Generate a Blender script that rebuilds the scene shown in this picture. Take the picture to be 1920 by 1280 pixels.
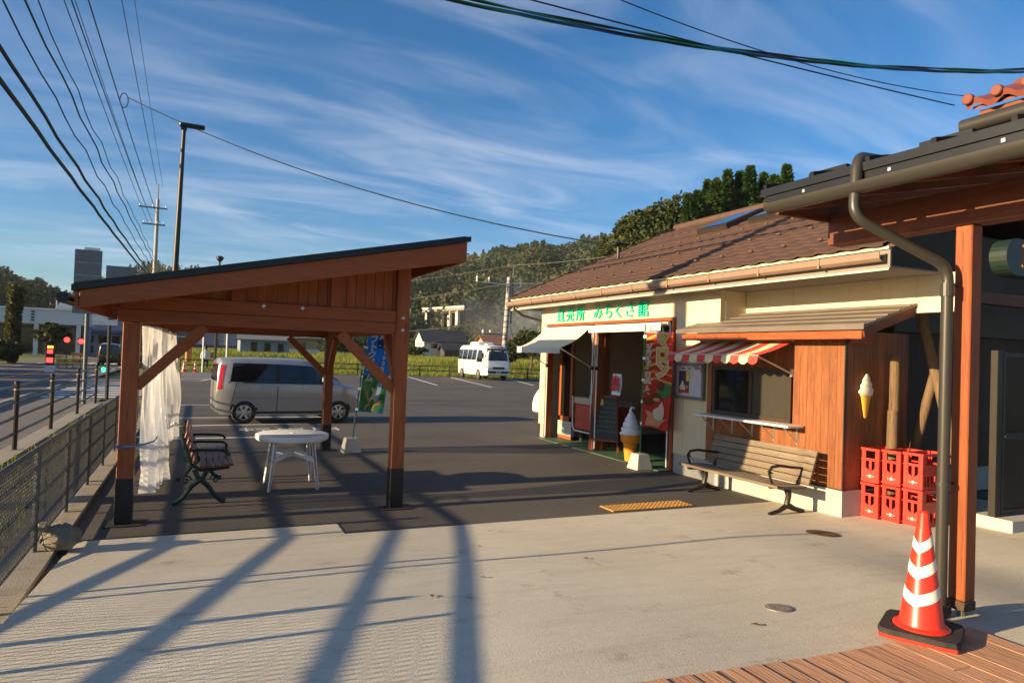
import bpy, bmesh, math, random
import numpy as np
from mathutils import Vector, Matrix, Euler
R = math.radians
SC = bpy.context.scene
COL = SC.collection
for o in list(bpy.data.objects): bpy.data.objects.remove(o)
rnd = random.Random(7)

# ------------------------------------------------------------------ camera
cam = bpy.data.cameras.new('camera'); camo = bpy.data.objects.new('camera', cam); COL.objects.link(camo)
cam.lens = 24.0; cam.sensor_width = 36.0; cam.clip_start = 0.05; cam.clip_end = 6000
_yaw, _pitch, _roll = R(-24.683), R(1.2076), 0.036
_f = Vector((0, math.cos(_pitch), math.sin(_pitch))); _r = Vector((1, 0, 0)); _u = _r.cross(_f)
_r2 = _r*math.cos(_roll)+_u*math.sin(_roll); _u2 = _u*math.cos(_roll)-_r*math.sin(_roll)
_Z = Matrix.Rotation(_yaw, 3, 'Z')
_r2, _u2, _f = _Z@_r2, _Z@_u2, _Z@_f
_m = Matrix.Identity(4)
for i in range(3): _m[i][0], _m[i][1], _m[i][2] = _r2[i], _u2[i], -_f[i]
_m[0][3], _m[1][3], _m[2][3] = 0, 0, 1.8
camo.matrix_world = _m
SC.camera = camo

# ------------------------------------------------------------------ sky, sun, exposure
SUN_EL = 13.2
w = bpy.data.worlds.new('World'); SC.world = w; w.use_nodes = True
nt = w.node_tree; nt.nodes.clear()
def N(t, **k):
    n = nt.nodes.new(t)
    for a, b in k.items(): setattr(n, a, b)
    return n
def L(a, b): nt.links.new(a, b)
sky = N('ShaderNodeTexSky', sky_type='NISHITA'); sky.sun_disc = False
sky.sun_elevation = R(SUN_EL); sky.sun_rotation = R(270); sky.altitude = 300; sky.air_density = 1.0; sky.dust_density = 0.8; sky.ozone_density = 4.0
bg = N('ShaderNodeBackground'); bg.inputs['Strength'].default_value = 0.075
out = N('ShaderNodeOutputWorld')
tc = N('ShaderNodeTexCoord'); sep = N('ShaderNodeSeparateXYZ'); L(tc.outputs['Generated'], sep.inputs[0])
mz = N('ShaderNodeMath', operation='MAXIMUM'); mz.inputs[1].default_value = 0.03; L(sep.outputs[2], mz.inputs[0])
az = N('ShaderNodeMath', operation='ADD'); az.inputs[1].default_value = 0.12; L(mz.outputs[0], az.inputs[0])
dx = N('ShaderNodeMath', operation='DIVIDE'); L(sep.outputs[0], dx.inputs[0]); L(az.outputs[0], dx.inputs[1])
dy = N('ShaderNodeMath', operation='DIVIDE'); L(sep.outputs[1], dy.inputs[0]); L(az.outputs[0], dy.inputs[1])
cmb = N('ShaderNodeCombineXYZ'); L(dx.outputs[0], cmb.inputs[0]); L(dy.outputs[0], cmb.inputs[1])
mp = N('ShaderNodeMapping'); mp.inputs['Rotation'].default_value = (0, 0, R(-28)); mp.inputs['Scale'].default_value = (0.75, 2.0, 1); L(cmb.outputs[0], mp.inputs[0])
n1 = N('ShaderNodeTexNoise'); n1.inputs['Scale'].default_value = 1.3; n1.inputs['Detail'].default_value = 11; n1.inputs['Roughness'].default_value = 0.54; n1.inputs['Distortion'].default_value = 1.2
L(mp.outputs[0], n1.inputs['Vector'])
n2 = N('ShaderNodeTexNoise'); n2.inputs['Scale'].default_value = 0.45; n2.inputs['Detail'].default_value = 3; L(cmb.outputs[0], n2.inputs['Vector'])
r1 = N('ShaderNodeMapRange', interpolation_type='SMOOTHSTEP'); r1.inputs[1].default_value = 0.34; r1.inputs[2].default_value = 0.86; L(n1.outputs[0], r1.inputs[0])
r2 = N('ShaderNodeMapRange', interpolation_type='SMOOTHSTEP'); r2.inputs[1].default_value = 0.30; r2.inputs[2].default_value = 0.62; L(n2.outputs[0], r2.inputs[0])
mu = N('ShaderNodeMath', operation='MULTIPLY'); L(r1.outputs[0], mu.inputs[0]); L(r2.outputs[0], mu.inputs[1])
mu2 = N('ShaderNodeMath', operation='MULTIPLY'); mu2.inputs[1].default_value = 0.40; L(mu.outputs[0], mu2.inputs[0])
hsv = N('ShaderNodeHueSaturation'); hsv.inputs['Saturation'].default_value = 1.22; L(sky.outputs[0], hsv.inputs['Color'])
mx = N('ShaderNodeMix', data_type='RGBA'); L(mu2.outputs[0], mx.inputs['Factor']); L(hsv.outputs[0], mx.inputs['A'])
mx.inputs['B'].default_value = (7.0, 6.9, 7.2, 1)
L(mx.outputs['Result'], bg.inputs['Color']); L(bg.outputs[0], out.inputs[0])
sl = bpy.data.lights.new('sun', 'SUN'); slo = bpy.data.objects.new('sun', sl); COL.objects.link(slo)
sl.energy = 5.0; sl.angle = R(0.53); sl.color = (1.0, 0.745, 0.43)
slo.rotation_euler = Vector((math.cos(R(SUN_EL)), 0.0, -math.sin(R(SUN_EL)))).to_track_quat('-Z', 'Y').to_euler()
slo.location = (-30, 0, 20)
SC.view_settings.view_transform = 'Standard'; SC.view_settings.look = 'None'; SC.view_settings.gamma = 1
SC.view_settings.use_curve_mapping = False
SC.view_settings.exposure = 1.2
SC.render.engine = 'CYCLES'
SC.cycles.max_bounces = 6; SC.cycles.diffuse_bounces = 3; SC.cycles.glossy_bounces = 3; SC.cycles.transmission_bounces = 4; SC.cycles.volume_bounces = 0; SC.cycles.transparent_max_bounces = 10

# ------------------------------------------------------------------ materials
MATS = {}
def mat(name, col, rough=0.7, metal=0.0, var=0.12, scale=6.0, bump=0.0, bscale=40.0, stretch=None, spec=0.5, rand=0.0, trans=0.0, alpha=1.0, emit=None, estr=1.0, coat=0.0, col2=None, streak=0.0):
    """principled material with noise-driven tone variation, optional second colour, bump and per-object variation"""
    if name in MATS: return MATS[name]
    m = bpy.data.materials.new(name); m.use_nodes = True; t = m.node_tree
    b = t.nodes['Principled BSDF']
    b.inputs['Roughness'].default_value = rough; b.inputs['Metallic'].default_value = metal
    b.inputs['Specular IOR Level'].default_value = spec
    if coat: b.inputs['Coat Weight'].default_value = coat; b.inputs['Coat Roughness'].default_value = 0.08
    if trans: b.inputs['Transmission Weight'].default_value = trans
    if alpha < 1: b.inputs['Alpha'].default_value = alpha
    if emit: b.inputs['Emission Color'].default_value = (*emit, 1); b.inputs['Emission Strength'].default_value = estr
    tcn = t.nodes.new('ShaderNodeTexCoord'); mpn = t.nodes.new('ShaderNodeMapping')
    if stretch: mpn.inputs['Scale'].default_value = stretch
    t.links.new(tcn.outputs['Object'], mpn.inputs[0])
    no = t.nodes.new('ShaderNodeTexNoise'); no.inputs['Scale'].default_value = scale; no.inputs['Detail'].default_value = 7; no.inputs['Roughness'].default_value = 0.62
    t.links.new(mpn.outputs[0], no.inputs['Vector'])
    mr = t.nodes.new('ShaderNodeMapRange'); mr.inputs[1].default_value = 0.28; mr.inputs[2].default_value = 0.72
    t.links.new(no.outputs[0], mr.inputs[0])
    mix = t.nodes.new('ShaderNodeMix'); mix.data_type = 'RGBA'
    c = Vector(col)
    a = [max(0, x*(1-var)) for x in c]; d = [min(1, x*(1+var)) for x in c] if col2 is None else list(col2)
    if col2 is not None: a = list(c)
    mix.inputs['A'].default_value = (*a, 1); mix.inputs['B'].default_value = (*d, 1)
    t.links.new(mr.outputs[0], mix.inputs['Factor'])
    last = mix.outputs['Result']
    if rand:
        oi = t.nodes.new('ShaderNodeObjectInfo'); hs = t.nodes.new('ShaderNodeHueSaturation')
        m2 = t.nodes.new('ShaderNodeMapRange'); m2.inputs[3].default_value = 1-rand; m2.inputs[4].default_value = 1+rand
        t.links.new(oi.outputs['Random'], m2.inputs[0]); t.links.new(m2.outputs[0], hs.inputs['Value']); t.links.new(last, hs.inputs['Color']); last = hs.outputs[0]
    if streak:      # dark checks, stain and knots running with the grain
        n3 = t.nodes.new('ShaderNodeTexNoise'); n3.inputs['Scale'].default_value = scale*2.6; n3.inputs['Detail'].default_value = 4; n3.inputs['Distortion'].default_value = 0.6
        t.links.new(mpn.outputs[0], n3.inputs['Vector']); m3 = t.nodes.new('ShaderNodeMapRange'); m3.inputs[1].default_value = 0.58; m3.inputs[2].default_value = 0.74; m3.inputs[4].default_value = streak; t.links.new(n3.outputs[0], m3.inputs[0])
        vo = t.nodes.new('ShaderNodeTexVoronoi'); vo.inputs['Scale'].default_value = scale*0.55; t.links.new(mpn.outputs[0], vo.inputs['Vector']); m4 = t.nodes.new('ShaderNodeMapRange'); m4.inputs[1].default_value = 0.16; m4.inputs[2].default_value = 0.05; m4.inputs[4].default_value = streak; t.links.new(vo.outputs['Distance'], m4.inputs[0])
        ma = t.nodes.new('ShaderNodeMath'); ma.operation = 'MAXIMUM'; t.links.new(m3.outputs[0], ma.inputs[0]); t.links.new(m4.outputs[0], ma.inputs[1])
        mk = t.nodes.new('ShaderNodeMix'); mk.data_type = 'RGBA'; t.links.new(ma.outputs[0], mk.inputs['Factor']); t.links.new(last, mk.inputs['A']); mk.inputs['B'].default_value = (a[0]*0.3, a[1]*0.3, a[2]*0.3, 1); last = mk.outputs['Result']
    t.links.new(last, b.inputs['Base Color'])
    if bump:
        n2 = t.nodes.new('ShaderNodeTexNoise'); n2.inputs['Scale'].default_value = bscale; n2.inputs['Detail'].default_value = 5
        t.links.new(mpn.outputs[0], n2.inputs['Vector'])
        bp = t.nodes.new('ShaderNodeBump'); bp.inputs['Strength'].default_value = min(1, bump); bp.inputs['Distance'].default_value = 0.01
        t.links.new(n2.outputs[0], bp.inputs['Height']); t.links.new(bp.outputs[0], b.inputs['Normal'])
    MATS[name] = m
    return m

WOODX, WOODY, WOODZ = (1.2, 14, 14), (14, 1.2, 14), (14, 14, 1.2)
def wood(name, col, col2, axis, rough=0.6, rand=0.12, bump=0.25, spec=0.4):
    return mat(name, col, rough, 0, col2=col2, scale=2.2, stretch=axis, bump=bump, bscale=6, rand=rand, spec=spec, streak=0.7)
M = {}
M['concrete'] = mat('concrete', (0.50, 0.46, 0.40), 0.9, scale=1.1, col2=(0.62, 0.58, 0.51), bump=0.35, bscale=120)
M['asphalt'] = mat('asphalt', (0.060, 0.056, 0.053), 0.88, scale=1.4, col2=(0.088, 0.081, 0.075), bump=0.8, bscale=160)
M['road'] = mat('road_asphalt', (0.075, 0.072, 0.070), 0.9, scale=0.6, col2=(0.105, 0.10, 0.095), bump=0.4, bscale=90)
M['paint'] = mat('road_paint', (0.62, 0.62, 0.60), 0.8, scale=9, col2=(0.8, 0.8, 0.78))
M['orange_paint'] = mat('orange_road_paint', (0.62, 0.25, 0.05), 0.8, scale=9)
M['grass'] = mat('grass', (0.075, 0.11, 0.016), 0.95, scale=0.25, col2=(0.15, 0.18, 0.03), bump=1, bscale=9)
M['earth'] = mat('earth', (0.075, 0.058, 0.042), 0.95, scale=3, col2=(0.13, 0.105, 0.075), bump=0.6, bscale=60)
M['sidewalk'] = mat('sidewalk', (0.11, 0.10, 0.09), 0.9, scale=1.5, col2=(0.17, 0.155, 0.14), bump=0.4, bscale=90)
M['kerb'] = mat('kerb', (0.24, 0.215, 0.18), 0.9, scale=4, col2=(0.34, 0.31, 0.26), bump=0.4, bscale=70)
for nme, ax in (('x', WOODX), ('y', WOODY), ('z', WOODZ)):
    M['timber_'+nme] = wood('orange_timber_'+nme, (0.22, 0.050, 0.012), (0.34, 0.092, 0.022), ax, 0.55)
    M['dark_timber_'+nme] = wood('brown_timber_'+nme, (0.125, 0.032, 0.014), (0.19, 0.052, 0.022), ax, 0.6)
    M['old_wood_'+nme] = wood('weathered_wood_'+nme, (0.15, 0.115, 0.08), (0.30, 0.235, 0.165), ax, 0.9, bump=0.8, rand=0.22)
    M['cedar_'+nme] = wood('cedar_board_'+nme, (0.165, 0.050, 0.016), (0.32, 0.112, 0.036), ax, 0.6, rand=0.16)
M['log'] = wood('rough_log', (0.10, 0.06, 0.03), (0.20, 0.13, 0.07), WOODZ, 0.85, bump=0.7)
M['black_metal'] = mat('black_metal', (0.018, 0.018, 0.02), 0.45, 0.3)
M['roof_black'] = mat('black_roof_sheet', (0.02, 0.021, 0.024), 0.35, 0.4)
M['green_iron'] = mat('dark_green_iron', (0.012, 0.035, 0.03), 0.4, 0.3, bump=0.2, bscale=60)
M['red_slat'] = wood('red_brown_slat', (0.15, 0.04, 0.025), (0.22, 0.065, 0.04), WOODY, 0.45, bump=0.15)
M['white_plastic'] = mat('white_plastic', (0.78, 0.78, 0.76), 0.35, var=0.04, scale=3)
M['galv'] = mat('galvanised_steel', (0.12, 0.122, 0.115), 0.55, 0.3, scale=12, var=0.2)
M['steel_grey'] = mat('grey_steel', (0.17, 0.17, 0.172), 0.55, 0.3, scale=8)
M['brown_post'] = mat('dark_brown_steel', (0.03, 0.022, 0.018), 0.45, 0.2)
M['orange_reflector'] = mat('orange_reflector', (0.75, 0.30, 0.02), 0.3)
M['cream'] = mat('cream_siding', (0.66, 0.56, 0.38), 0.75, var=0.03, scale=1.2, stretch=(1, 30, 0.6), bump=0.3, bscale=2.5)
M['cream_trim'] = mat('cream_trim', (0.68, 0.58, 0.42), 0.55, var=0.05)
M['gutter_tan'] = mat('tan_gutter', (0.25, 0.165, 0.115), 0.45, var=0.08)
M['soffit'] = mat('soffit_grey', (0.22, 0.19, 0.17), 0.7, var=0.06)
M['tile_brown'] = mat('brown_roof_tile', (0.066, 0.034, 0.023), 0.8, scale=5, col2=(0.098, 0.052, 0.035), bump=0.4, bscale=50, rand=0.10)
M['plinth'] = mat('plinth_concrete', (0.38, 0.37, 0.34), 0.85, scale=3, var=0.12, bump=0.2, bscale=60)
M['bronze'] = mat('bronze_aluminium', (0.075, 0.055, 0.042), 0.4, 0.5)
M['annex_roof'] = mat('grey_brown_sheet_roof', (0.17, 0.14, 0.115), 0.5, 0.2, scale=4, var=0.15)
M['glass_dark'] = mat('dark_window_glass', (0.012, 0.013, 0.014), 0.05, spec=0.6, var=0)
M['silver'] = mat('silver_metal', (0.55, 0.55, 0.54), 0.35, 0.6, var=0.06)
M['white_metal'] = mat('white_metal', (0.72, 0.72, 0.72), 0.4, var=0.04)
M['canvas'] = mat('cream_canvas', (0.70, 0.62, 0.50), 0.85, var=0.05, scale=2)
M['green_floor'] = mat('green_floor_mat', (0.055, 0.12, 0.065), 0.55, scale=3, var=0.25, bump=0.3, bscale=150)
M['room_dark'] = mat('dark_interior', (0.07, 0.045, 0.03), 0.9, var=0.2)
M['red_plastic'] = mat('red_plastic', (0.44, 0.022, 0.014), 0.45, scale=7, col2=(0.60, 0.05, 0.03), rand=0.12, bump=0.15, bscale=60)
M['red_cone'] = mat('red_cone_vinyl', (0.72, 0.035, 0.015), 0.35, var=0.08, scale=4)
M['reflect_white'] = mat('white_reflective_tape', (0.80, 0.78, 0.70), 0.45, var=0.05)
M['rubber'] = mat('black_rubber', (0.025, 0.022, 0.02), 0.8, var=0.3, scale=12, bump=0.3)
M['gutter_brown'] = mat('dark_brown_gutter', (0.042, 0.039, 0.033), 0.38, 0.1, var=0.08, scale=3)
M['red_tile'] = mat('glazed_red_tile', (0.20, 0.055, 0.032), 0.38, var=0.3, scale=5)
M['letter_green'] = mat('green_letter', (0.01, 0.66, 0.38), 0.45, var=0.03)
M['white'] = mat('white_paint', (0.80, 0.80, 0.79), 0.5, var=0.03)
M['black'] = mat('black_paint', (0.012, 0.012, 0.012), 0.5)
M['red'] = mat('red_print', (0.60, 0.03, 0.025), 0.6, var=0.08)
M['yellow'] = mat('yellow_print', (0.75, 0.50, 0.06), 0.6, var=0.08)
M['orange'] = mat('orange_print', (0.78, 0.27, 0.02), 0.5, var=0.06)
M['blue'] = mat('blue_print', (0.01, 0.16, 0.50), 0.6, var=0.08)
M['green'] = mat('green_print', (0.05, 0.27, 0.07), 0.6, var=0.1)
M['brown'] = mat('brown_print', (0.16, 0.05, 0.025), 0.6, var=0.1)
M['tan'] = mat('tan_print', (0.62, 0.36, 0.16), 0.6, var=0.1)
M['pale_blue'] = mat('pale_blue_print', (0.40, 0.55, 0.75), 0.6)
M['cream_print'] = mat('cream_print', (0.76, 0.68, 0.55), 0.6)
M['concrete_block'] = mat('concrete_block', (0.45, 0.43, 0.39), 0.85, scale=6, var=0.12, bump=0.3, bscale=80)
M['tactile'] = mat('orange_tactile_tile', (0.48, 0.25, 0.06), 0.8, scale=8, var=0.2)
M['iron'] = mat('rusty_iron_cover', (0.10, 0.065, 0.04), 0.65, 0.5, scale=15, var=0.35)
M['iron_grey'] = mat('grey_iron_cover', (0.30, 0.29, 0.28), 0.5, 0.6, scale=15, var=0.3)
M['brown_iron'] = mat('brown_black_iron', (0.03, 0.024, 0.02), 0.5, 0.4)

# ------------------------------------------------------------------ mesh building
class MB:
    def __init__(s): s.v = []; s.f = []
    def add(s, vs, fs):
        b = len(s.v); s.v += [tuple(v) for v in vs]; s.f += [tuple(i+b for i in f) for f in fs]; return s
    def box(s, x0, x1, y0, y1, z0, z1):
        return s.add([(x0,y0,z0),(x1,y0,z0),(x1,y1,z0),(x0,y1,z0),(x0,y0,z1),(x1,y0,z1),(x1,y1,z1),(x0,y1,z1)],
                     [(0,3,2,1),(4,5,6,7),(0,1,5,4),(1,2,6,5),(2,3,7,6),(3,0,4,7)])
    def beam(s, p, q, w, h, up=(0,0,1)):
        p, q = Vector(p), Vector(q); d = (q-p).normalized(); up = Vector(up)
        if abs(d.dot(up)) > 0.99: up = Vector((0,1,0))
        a = d.cross(up).normalized(); b = a.cross(d)
        vs = [e+a*(i*w/2)+b*(j*h/2) for e in (p, q) for i, j in ((-1,-1),(1,-1),(1,1),(-1,1))]
        return s.add(vs, [(0,1,2,3),(7,6,5,4),(0,4,5,1),(1,5,6,2),(2,6,7,3),(3,7,4,0)])
    def tube(s, pts, r, n=8, cap=True):
        pts = [Vector(p) for p in pts]; m = len(pts)
        rs = r if isinstance(r, (list, tuple)) else [r]*m
        ref = None; vs = []
        for i, p in enumerate(pts):
            d = (pts[min(i+1, m-1)]-pts[max(i-1, 0)]).normalized()
            if ref is None:
                ref = Vector((0,0,1)) if abs(d.z) < 0.9 else Vector((1,0,0))
            a = d.cross(ref).normalized(); b = a.cross(d).normalized(); ref = b
            vs += [p+(a*math.cos(2*math.pi*k/n)+b*math.sin(2*math.pi*k/n))*rs[i] for k in range(n)]
        fs = [(i*n+k, i*n+(k+1) % n, (i+1)*n+(k+1) % n, (i+1)*n+k) for i in range(m-1) for k in range(n)]
        if cap: fs += [tuple(range(n-1, -1, -1)), tuple(range((m-1)*n, m*n))]
        return s.add(vs, fs)
    def lathe(s, prof, c=(0,0,0), n=24, sx=1.0, sy=1.0, cap=True):
        vs = [(c[0]+r*math.cos(2*math.pi*k/n)*sx, c[1]+r*math.sin(2*math.pi*k/n)*sy, c[2]+z) for r, z in prof for k in range(n)]
        m = len(prof)
        fs = [(i*n+k, i*n+(k+1) % n, (i+1)*n+(k+1) % n, (i+1)*n+k) for i in range(m-1) for k in range(n)]
        if cap: fs += [tuple(range(n-1, -1, -1)), tuple(range((m-1)*n, m*n))]
        return s.add(vs, fs)
    def prism(s, poly, axis, a, b):
        """polygon in the two other axes (in xyz order), extruded along axis from a to b"""
        def P(u, v, t): return {'x': (t,u,v), 'y': (u,t,v), 'z': (u,v,t)}[axis]
        n = len(poly)
        vs = [P(u, v, a) for u, v in poly]+[P(u, v, b) for u, v in poly]
        return s.add(vs, [tuple(range(n))[::-1], tuple(range(n, 2*n))]+[(i, (i+1) % n, n+(i+1) % n, n+i) for i in range(n)])
    def grid(s, fn, nu, nv):
        vs = [fn(i/nu, j/nv) for j in range(nv+1) for i in range(nu+1)]
        return s.add(vs, [(j*(nu+1)+i, j*(nu+1)+i+1, (j+1)*(nu+1)+i+1, (j+1)*(nu+1)+i) for j in range(nv) for i in range(nu)])
    def mesh(s, name, m, smooth=False, off=(0,0,0), fixn=True, bevel=0):
        me = bpy.data.meshes.new(name); o = Vector(off)
        me.from_pydata([tuple(Vector(v)-o) for v in s.v], [], s.f)
        if fixn or bevel:
            bm = bmesh.new(); bm.from_mesh(me)
            if fixn: bmesh.ops.recalc_face_normals(bm, faces=bm.faces)
            if bevel: bmesh.ops.bevel(bm, geom=[e for e in bm.edges if e.is_manifold and e.calc_face_angle(0) > 0.6], offset=bevel, segments=1, affect='EDGES')
            bm.to_mesh(me); bm.free()
        if m is not None: me.materials.append(m)
        if smooth:
            me.shade_smooth()
            try: me.set_sharp_from_angle(angle=R(40))
            except Exception: pass
        return me
OFF = {}
def link(name, me, parent=None, loc=None):
    o = bpy.data.objects.new(name, me); COL.objects.link(o)
    if parent is not None: o.parent = parent
    if loc is not None: o.location = loc
    return o
def tag(o, label, cat, group=None):
    o['label'] = label; o['category'] = cat
    if group: o['group'] = group
    return o
def thing(name, label, cat, loc=(0,0,0), rz=0.0, group=None):
    o = bpy.data.objects.new(name, None); COL.objects.link(o); o.location = loc; o.rotation_euler = (0,0,rz); o.empty_display_size = 0.1
    OFF[o.name] = Vector(loc) if rz == 0 else Vector((0,0,0))
    return tag(o, label, cat, group)
def part(name, mb, m, parent, smooth=False, local=False, bevel=0, label=None):
    """a mesh given in world coordinates (or local to the thing), hung under its thing or part"""
    off = OFF.get(parent.name, Vector()) if not local else Vector()
    o = link(name, mb.mesh(name, m, smooth, off, bevel=bevel), parent)
    OFF[o.name] = off
    if label: o['label'] = label
    return o
def single(name, mb, m, label, cat, group=None, smooth=False, bevel=0, base=(0,0,0)):
    o = link(name, mb.mesh(name, m, smooth, base, bevel=bevel), loc=base)
    OFF[o.name] = Vector(base)
    return tag(o, label, cat, group)
def struct(name, mb, m, smooth=False, parent=None):
    o = link(name, mb.mesh(name, m, smooth), parent); OFF[o.name] = Vector()
    if parent is None: o['kind'] = 'structure'
    return o
def copy_tree(o, parent=None):
    c = o.copy(); COL.objects.link(c); c.parent = parent
    OFF[c.name] = OFF.get(o.name, Vector())
    for ch in list(o.children): copy_tree(ch, c)
    return c
def text_mesh(body, size, depth, m, bold=0.0, align='CENTER'):
    cu = bpy.data.curves.new('lettering', 'FONT'); cu.body = body; cu.size = size; cu.extrude = depth; cu.offset = bold; cu.align_x = align; cu.align_y = 'CENTER'; cu.resolution_u = 3
    o = bpy.data.objects.new('lettering', cu); COL.objects.link(o)
    dg = bpy.context.evaluated_depsgraph_get(); dg.update()
    me = bpy.data.meshes.new_from_object(o.evaluated_get(dg)); bpy.data.objects.remove(o); bpy.data.curves.remove(cu)
    me.materials.clear(); me.materials.append(m)
    return me
def smooth01(a, b, x):
    t = min(1, max(0, (x-a)/(b-a))); return t*t*(3-2*t)
def gz(x, y):
    """height of the ground: the concrete apron climbs towards the deck"""
    if x < -0.95: return 0.0
    t = min(1.0, max(0.0, (6.75-y)/4.1))*0.28
    return t*(1-0.65*smooth01(4.6, 6.6, x))*(1+0.26*(1-smooth01(1.2, 3.6, x)))

# ================================================================== the setting
def sheet(name, x0, x1, y0, y1, z, m, parent=None):
    mb = MB(); mb.add([(x0,y0,z),(x1,y0,z),(x1,y1,z),(x0,y1,z)], [(0,1,2,3)])
    return struct(name, mb, m, parent=parent)
sheet('ground', -900, 1200, -300, 1500, -0.16, M['grass'])
sheet('verge', -2.62, -0.9, -14, 60, -0.012, M['earth'])
sheet('car_park', -0.96, 46, 6.70, 50.2, 0.0, M['asphalt'])
sheet('shop_yard', 6.0, 46, -10, 6.7, -0.03, M['earth'])
mb = MB()
mb.grid(lambda u, v: (-0.94+u*11.0, -9+v*15.75, gz(-0.9+u*10.9, -9+v*15.75)+0.006), 60, 96)
mb.box(-0.945, -0.93, -9, 6.75, -0.1, 0.004)
mb.add([(-0.94,-9,-0.1),(-0.94,2.65,-0.1),(-0.94,6.75,-0.1),(-0.94,6.75,0.006),(-0.94,2.65,0.352),(-0.94,-9,0.352)], [(0,1,4,5),(1,2,3,4)])
# broom-finished concrete with stains
cm = bpy.data.materials.new('broomed_concrete'); cm.use_nodes = True; t = cm.node_tree; b = t.nodes['Principled BSDF']; b.inputs['Roughness'].default_value = 0.92; b.inputs['Specular IOR Level'].default_value = 0.25
tcn = t.nodes.new('ShaderNodeTexCoord')
def tnoise(t, vec, scale, detail=6, rough=0.6, dist=0.0):
    n = t.nodes.new('ShaderNodeTexNoise'); n.inputs['Scale'].default_value = scale; n.inputs['Detail'].default_value = detail; n.inputs['Roughness'].default_value = rough; n.inputs['Distortion'].default_value = dist
    t.links.new(vec, n.inputs['Vector']); return n.outputs[0]
def trange(t, v, a, b, c=0.0, d=1.0):
    n = t.nodes.new('ShaderNodeMapRange'); n.interpolation_type = 'SMOOTHSTEP'
    for i, x in zip((1,2,3,4), (a,b,c,d)): n.inputs[i].default_value = x
    t.links.new(v, n.inputs[0]); return n.outputs[0]
def tmix(t, f, a, b, mode='MIX'):
    n = t.nodes.new('ShaderNodeMix'); n.data_type = 'RGBA'; n.blend_type = mode
    if isinstance(f, float): n.inputs['Factor'].default_value = f
    else: t.links.new(f, n.inputs['Factor'])
    for k, x in (('A', a), ('B', b)):
        if isinstance(x, tuple): n.inputs[k].default_value = (*x, 1)
        else: t.links.new(x, n.inputs[k])
    return n.outputs['Result']
def tmap(t, vec, sc):
    n = t.nodes.new('ShaderNodeMapping'); n.inputs['Scale'].default_value = sc; t.links.new(vec, n.inputs[0]); return n.outputs[0]
ov = tcn.outputs['Object']
base = tmix(t, trange(t, tnoise(t, ov, 0.7, 5), 0.3, 0.7), (0.57,0.53,0.42), (0.67,0.625,0.51))
base = tmix(t, trange(t, tnoise(t, tmap(t, ov, (1.0, 7, 1)), 1.3, 8, 0.7), 0.45, 0.75, 0, 0.40), base, (0.38,0.355,0.27))
base = tmix(t, trange(t, tnoise(t, ov, 2.6, 9, 0.75), 0.57, 0.72, 0, 0.75), base, (0.29,0.24,0.175))
base = tmix(t, trange(t, tnoise(t, ov, 90, 3), 0.35, 0.7, 0, 0.35), base, (0.36,0.33,0.28))
t.links.new(base, b.inputs['Base Color'])
wv = t.nodes.new('ShaderNodeTexWave'); wv.bands_direction = 'Y'; wv.inputs['Scale'].default_value = 5.5; wv.inputs['Distortion'].default_value = 1.2; wv.inputs['Detail'].default_value = 3; wv.inputs['Detail Scale'].default_value = 2
t.links.new(ov, wv.inputs['Vector'])
bp = t.nodes.new('ShaderNodeBump'); bp.inputs['Strength'].default_value = 0.035; bp.inputs['Distance'].default_value = 0.01; t.links.new(wv.outputs[1], bp.inputs['Height'])
bp2 = t.nodes.new('ShaderNodeBump'); bp2.inputs['Strength'].default_value = 0.45; bp2.inputs['Distance'].default_value = 0.006; t.links.new(tnoise(t, ov, 130, 4), bp2.inputs['Height']); t.links.new(bp.outputs[0], bp2.inputs['Normal'])
t.links.new(bp2.outputs[0], b.inputs['Normal'])
M['apron'] = cm
struct('concrete_apron', mb, cm)
sheet('apron_patch', -0.93, 1.38, 6.745, 7.16, 0.007, cm)
# worn asphalt
am = bpy.data.materials.new('worn_asphalt'); am.use_nodes = True; t = am.node_tree; b = t.nodes['Principled BSDF']; b.inputs['Roughness'].default_value = 0.85; b.inputs['Specular IOR Level'].default_value = 0.35
tcn = t.nodes.new('ShaderNodeTexCoord'); ov = tcn.outputs['Object']
base = tmix(t, trange(t, tnoise(t, ov, 0.35, 5), 0.3, 0.7), (0.076,0.069,0.062), (0.108,0.099,0.089))
base = tmix(t, trange(t, tnoise(t, ov, 1.8, 8, 0.7), 0.5, 0.75, 0, 0.6), base, (0.135,0.12,0.10))
base = tmix(t, trange(t, tnoise(t, tmap(t, ov, (0.25,1.6,1)), 0.8, 6, 0.65), 0.55, 0.70, 0, 0.4), base, (0.045,0.041,0.037))
base = tmix(t, trange(t, tnoise(t, ov, 55, 3, 0.7), 0.5, 0.75, 0, 0.75), base, (0.20,0.185,0.165))
base = tmix(t, trange(t, tnoise(t, ov, 80, 2), 0.5, 0.3, 0, 0.6), base, (0.03,0.028,0.026))
t.links.new(base, b.inputs['Base Color'])
bp = t.nodes.new('ShaderNodeBump'); bp.inputs['Strength'].default_value = 0.8; bp.inputs['Distance'].default_value = 0.008; t.links.new(tnoise(t, ov, 75, 4), bp.inputs['Height']); t.links.new(bp.outputs[0], b.inputs['Normal'])
bpy.data.objects['car_park'].data.materials[0] = am

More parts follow.
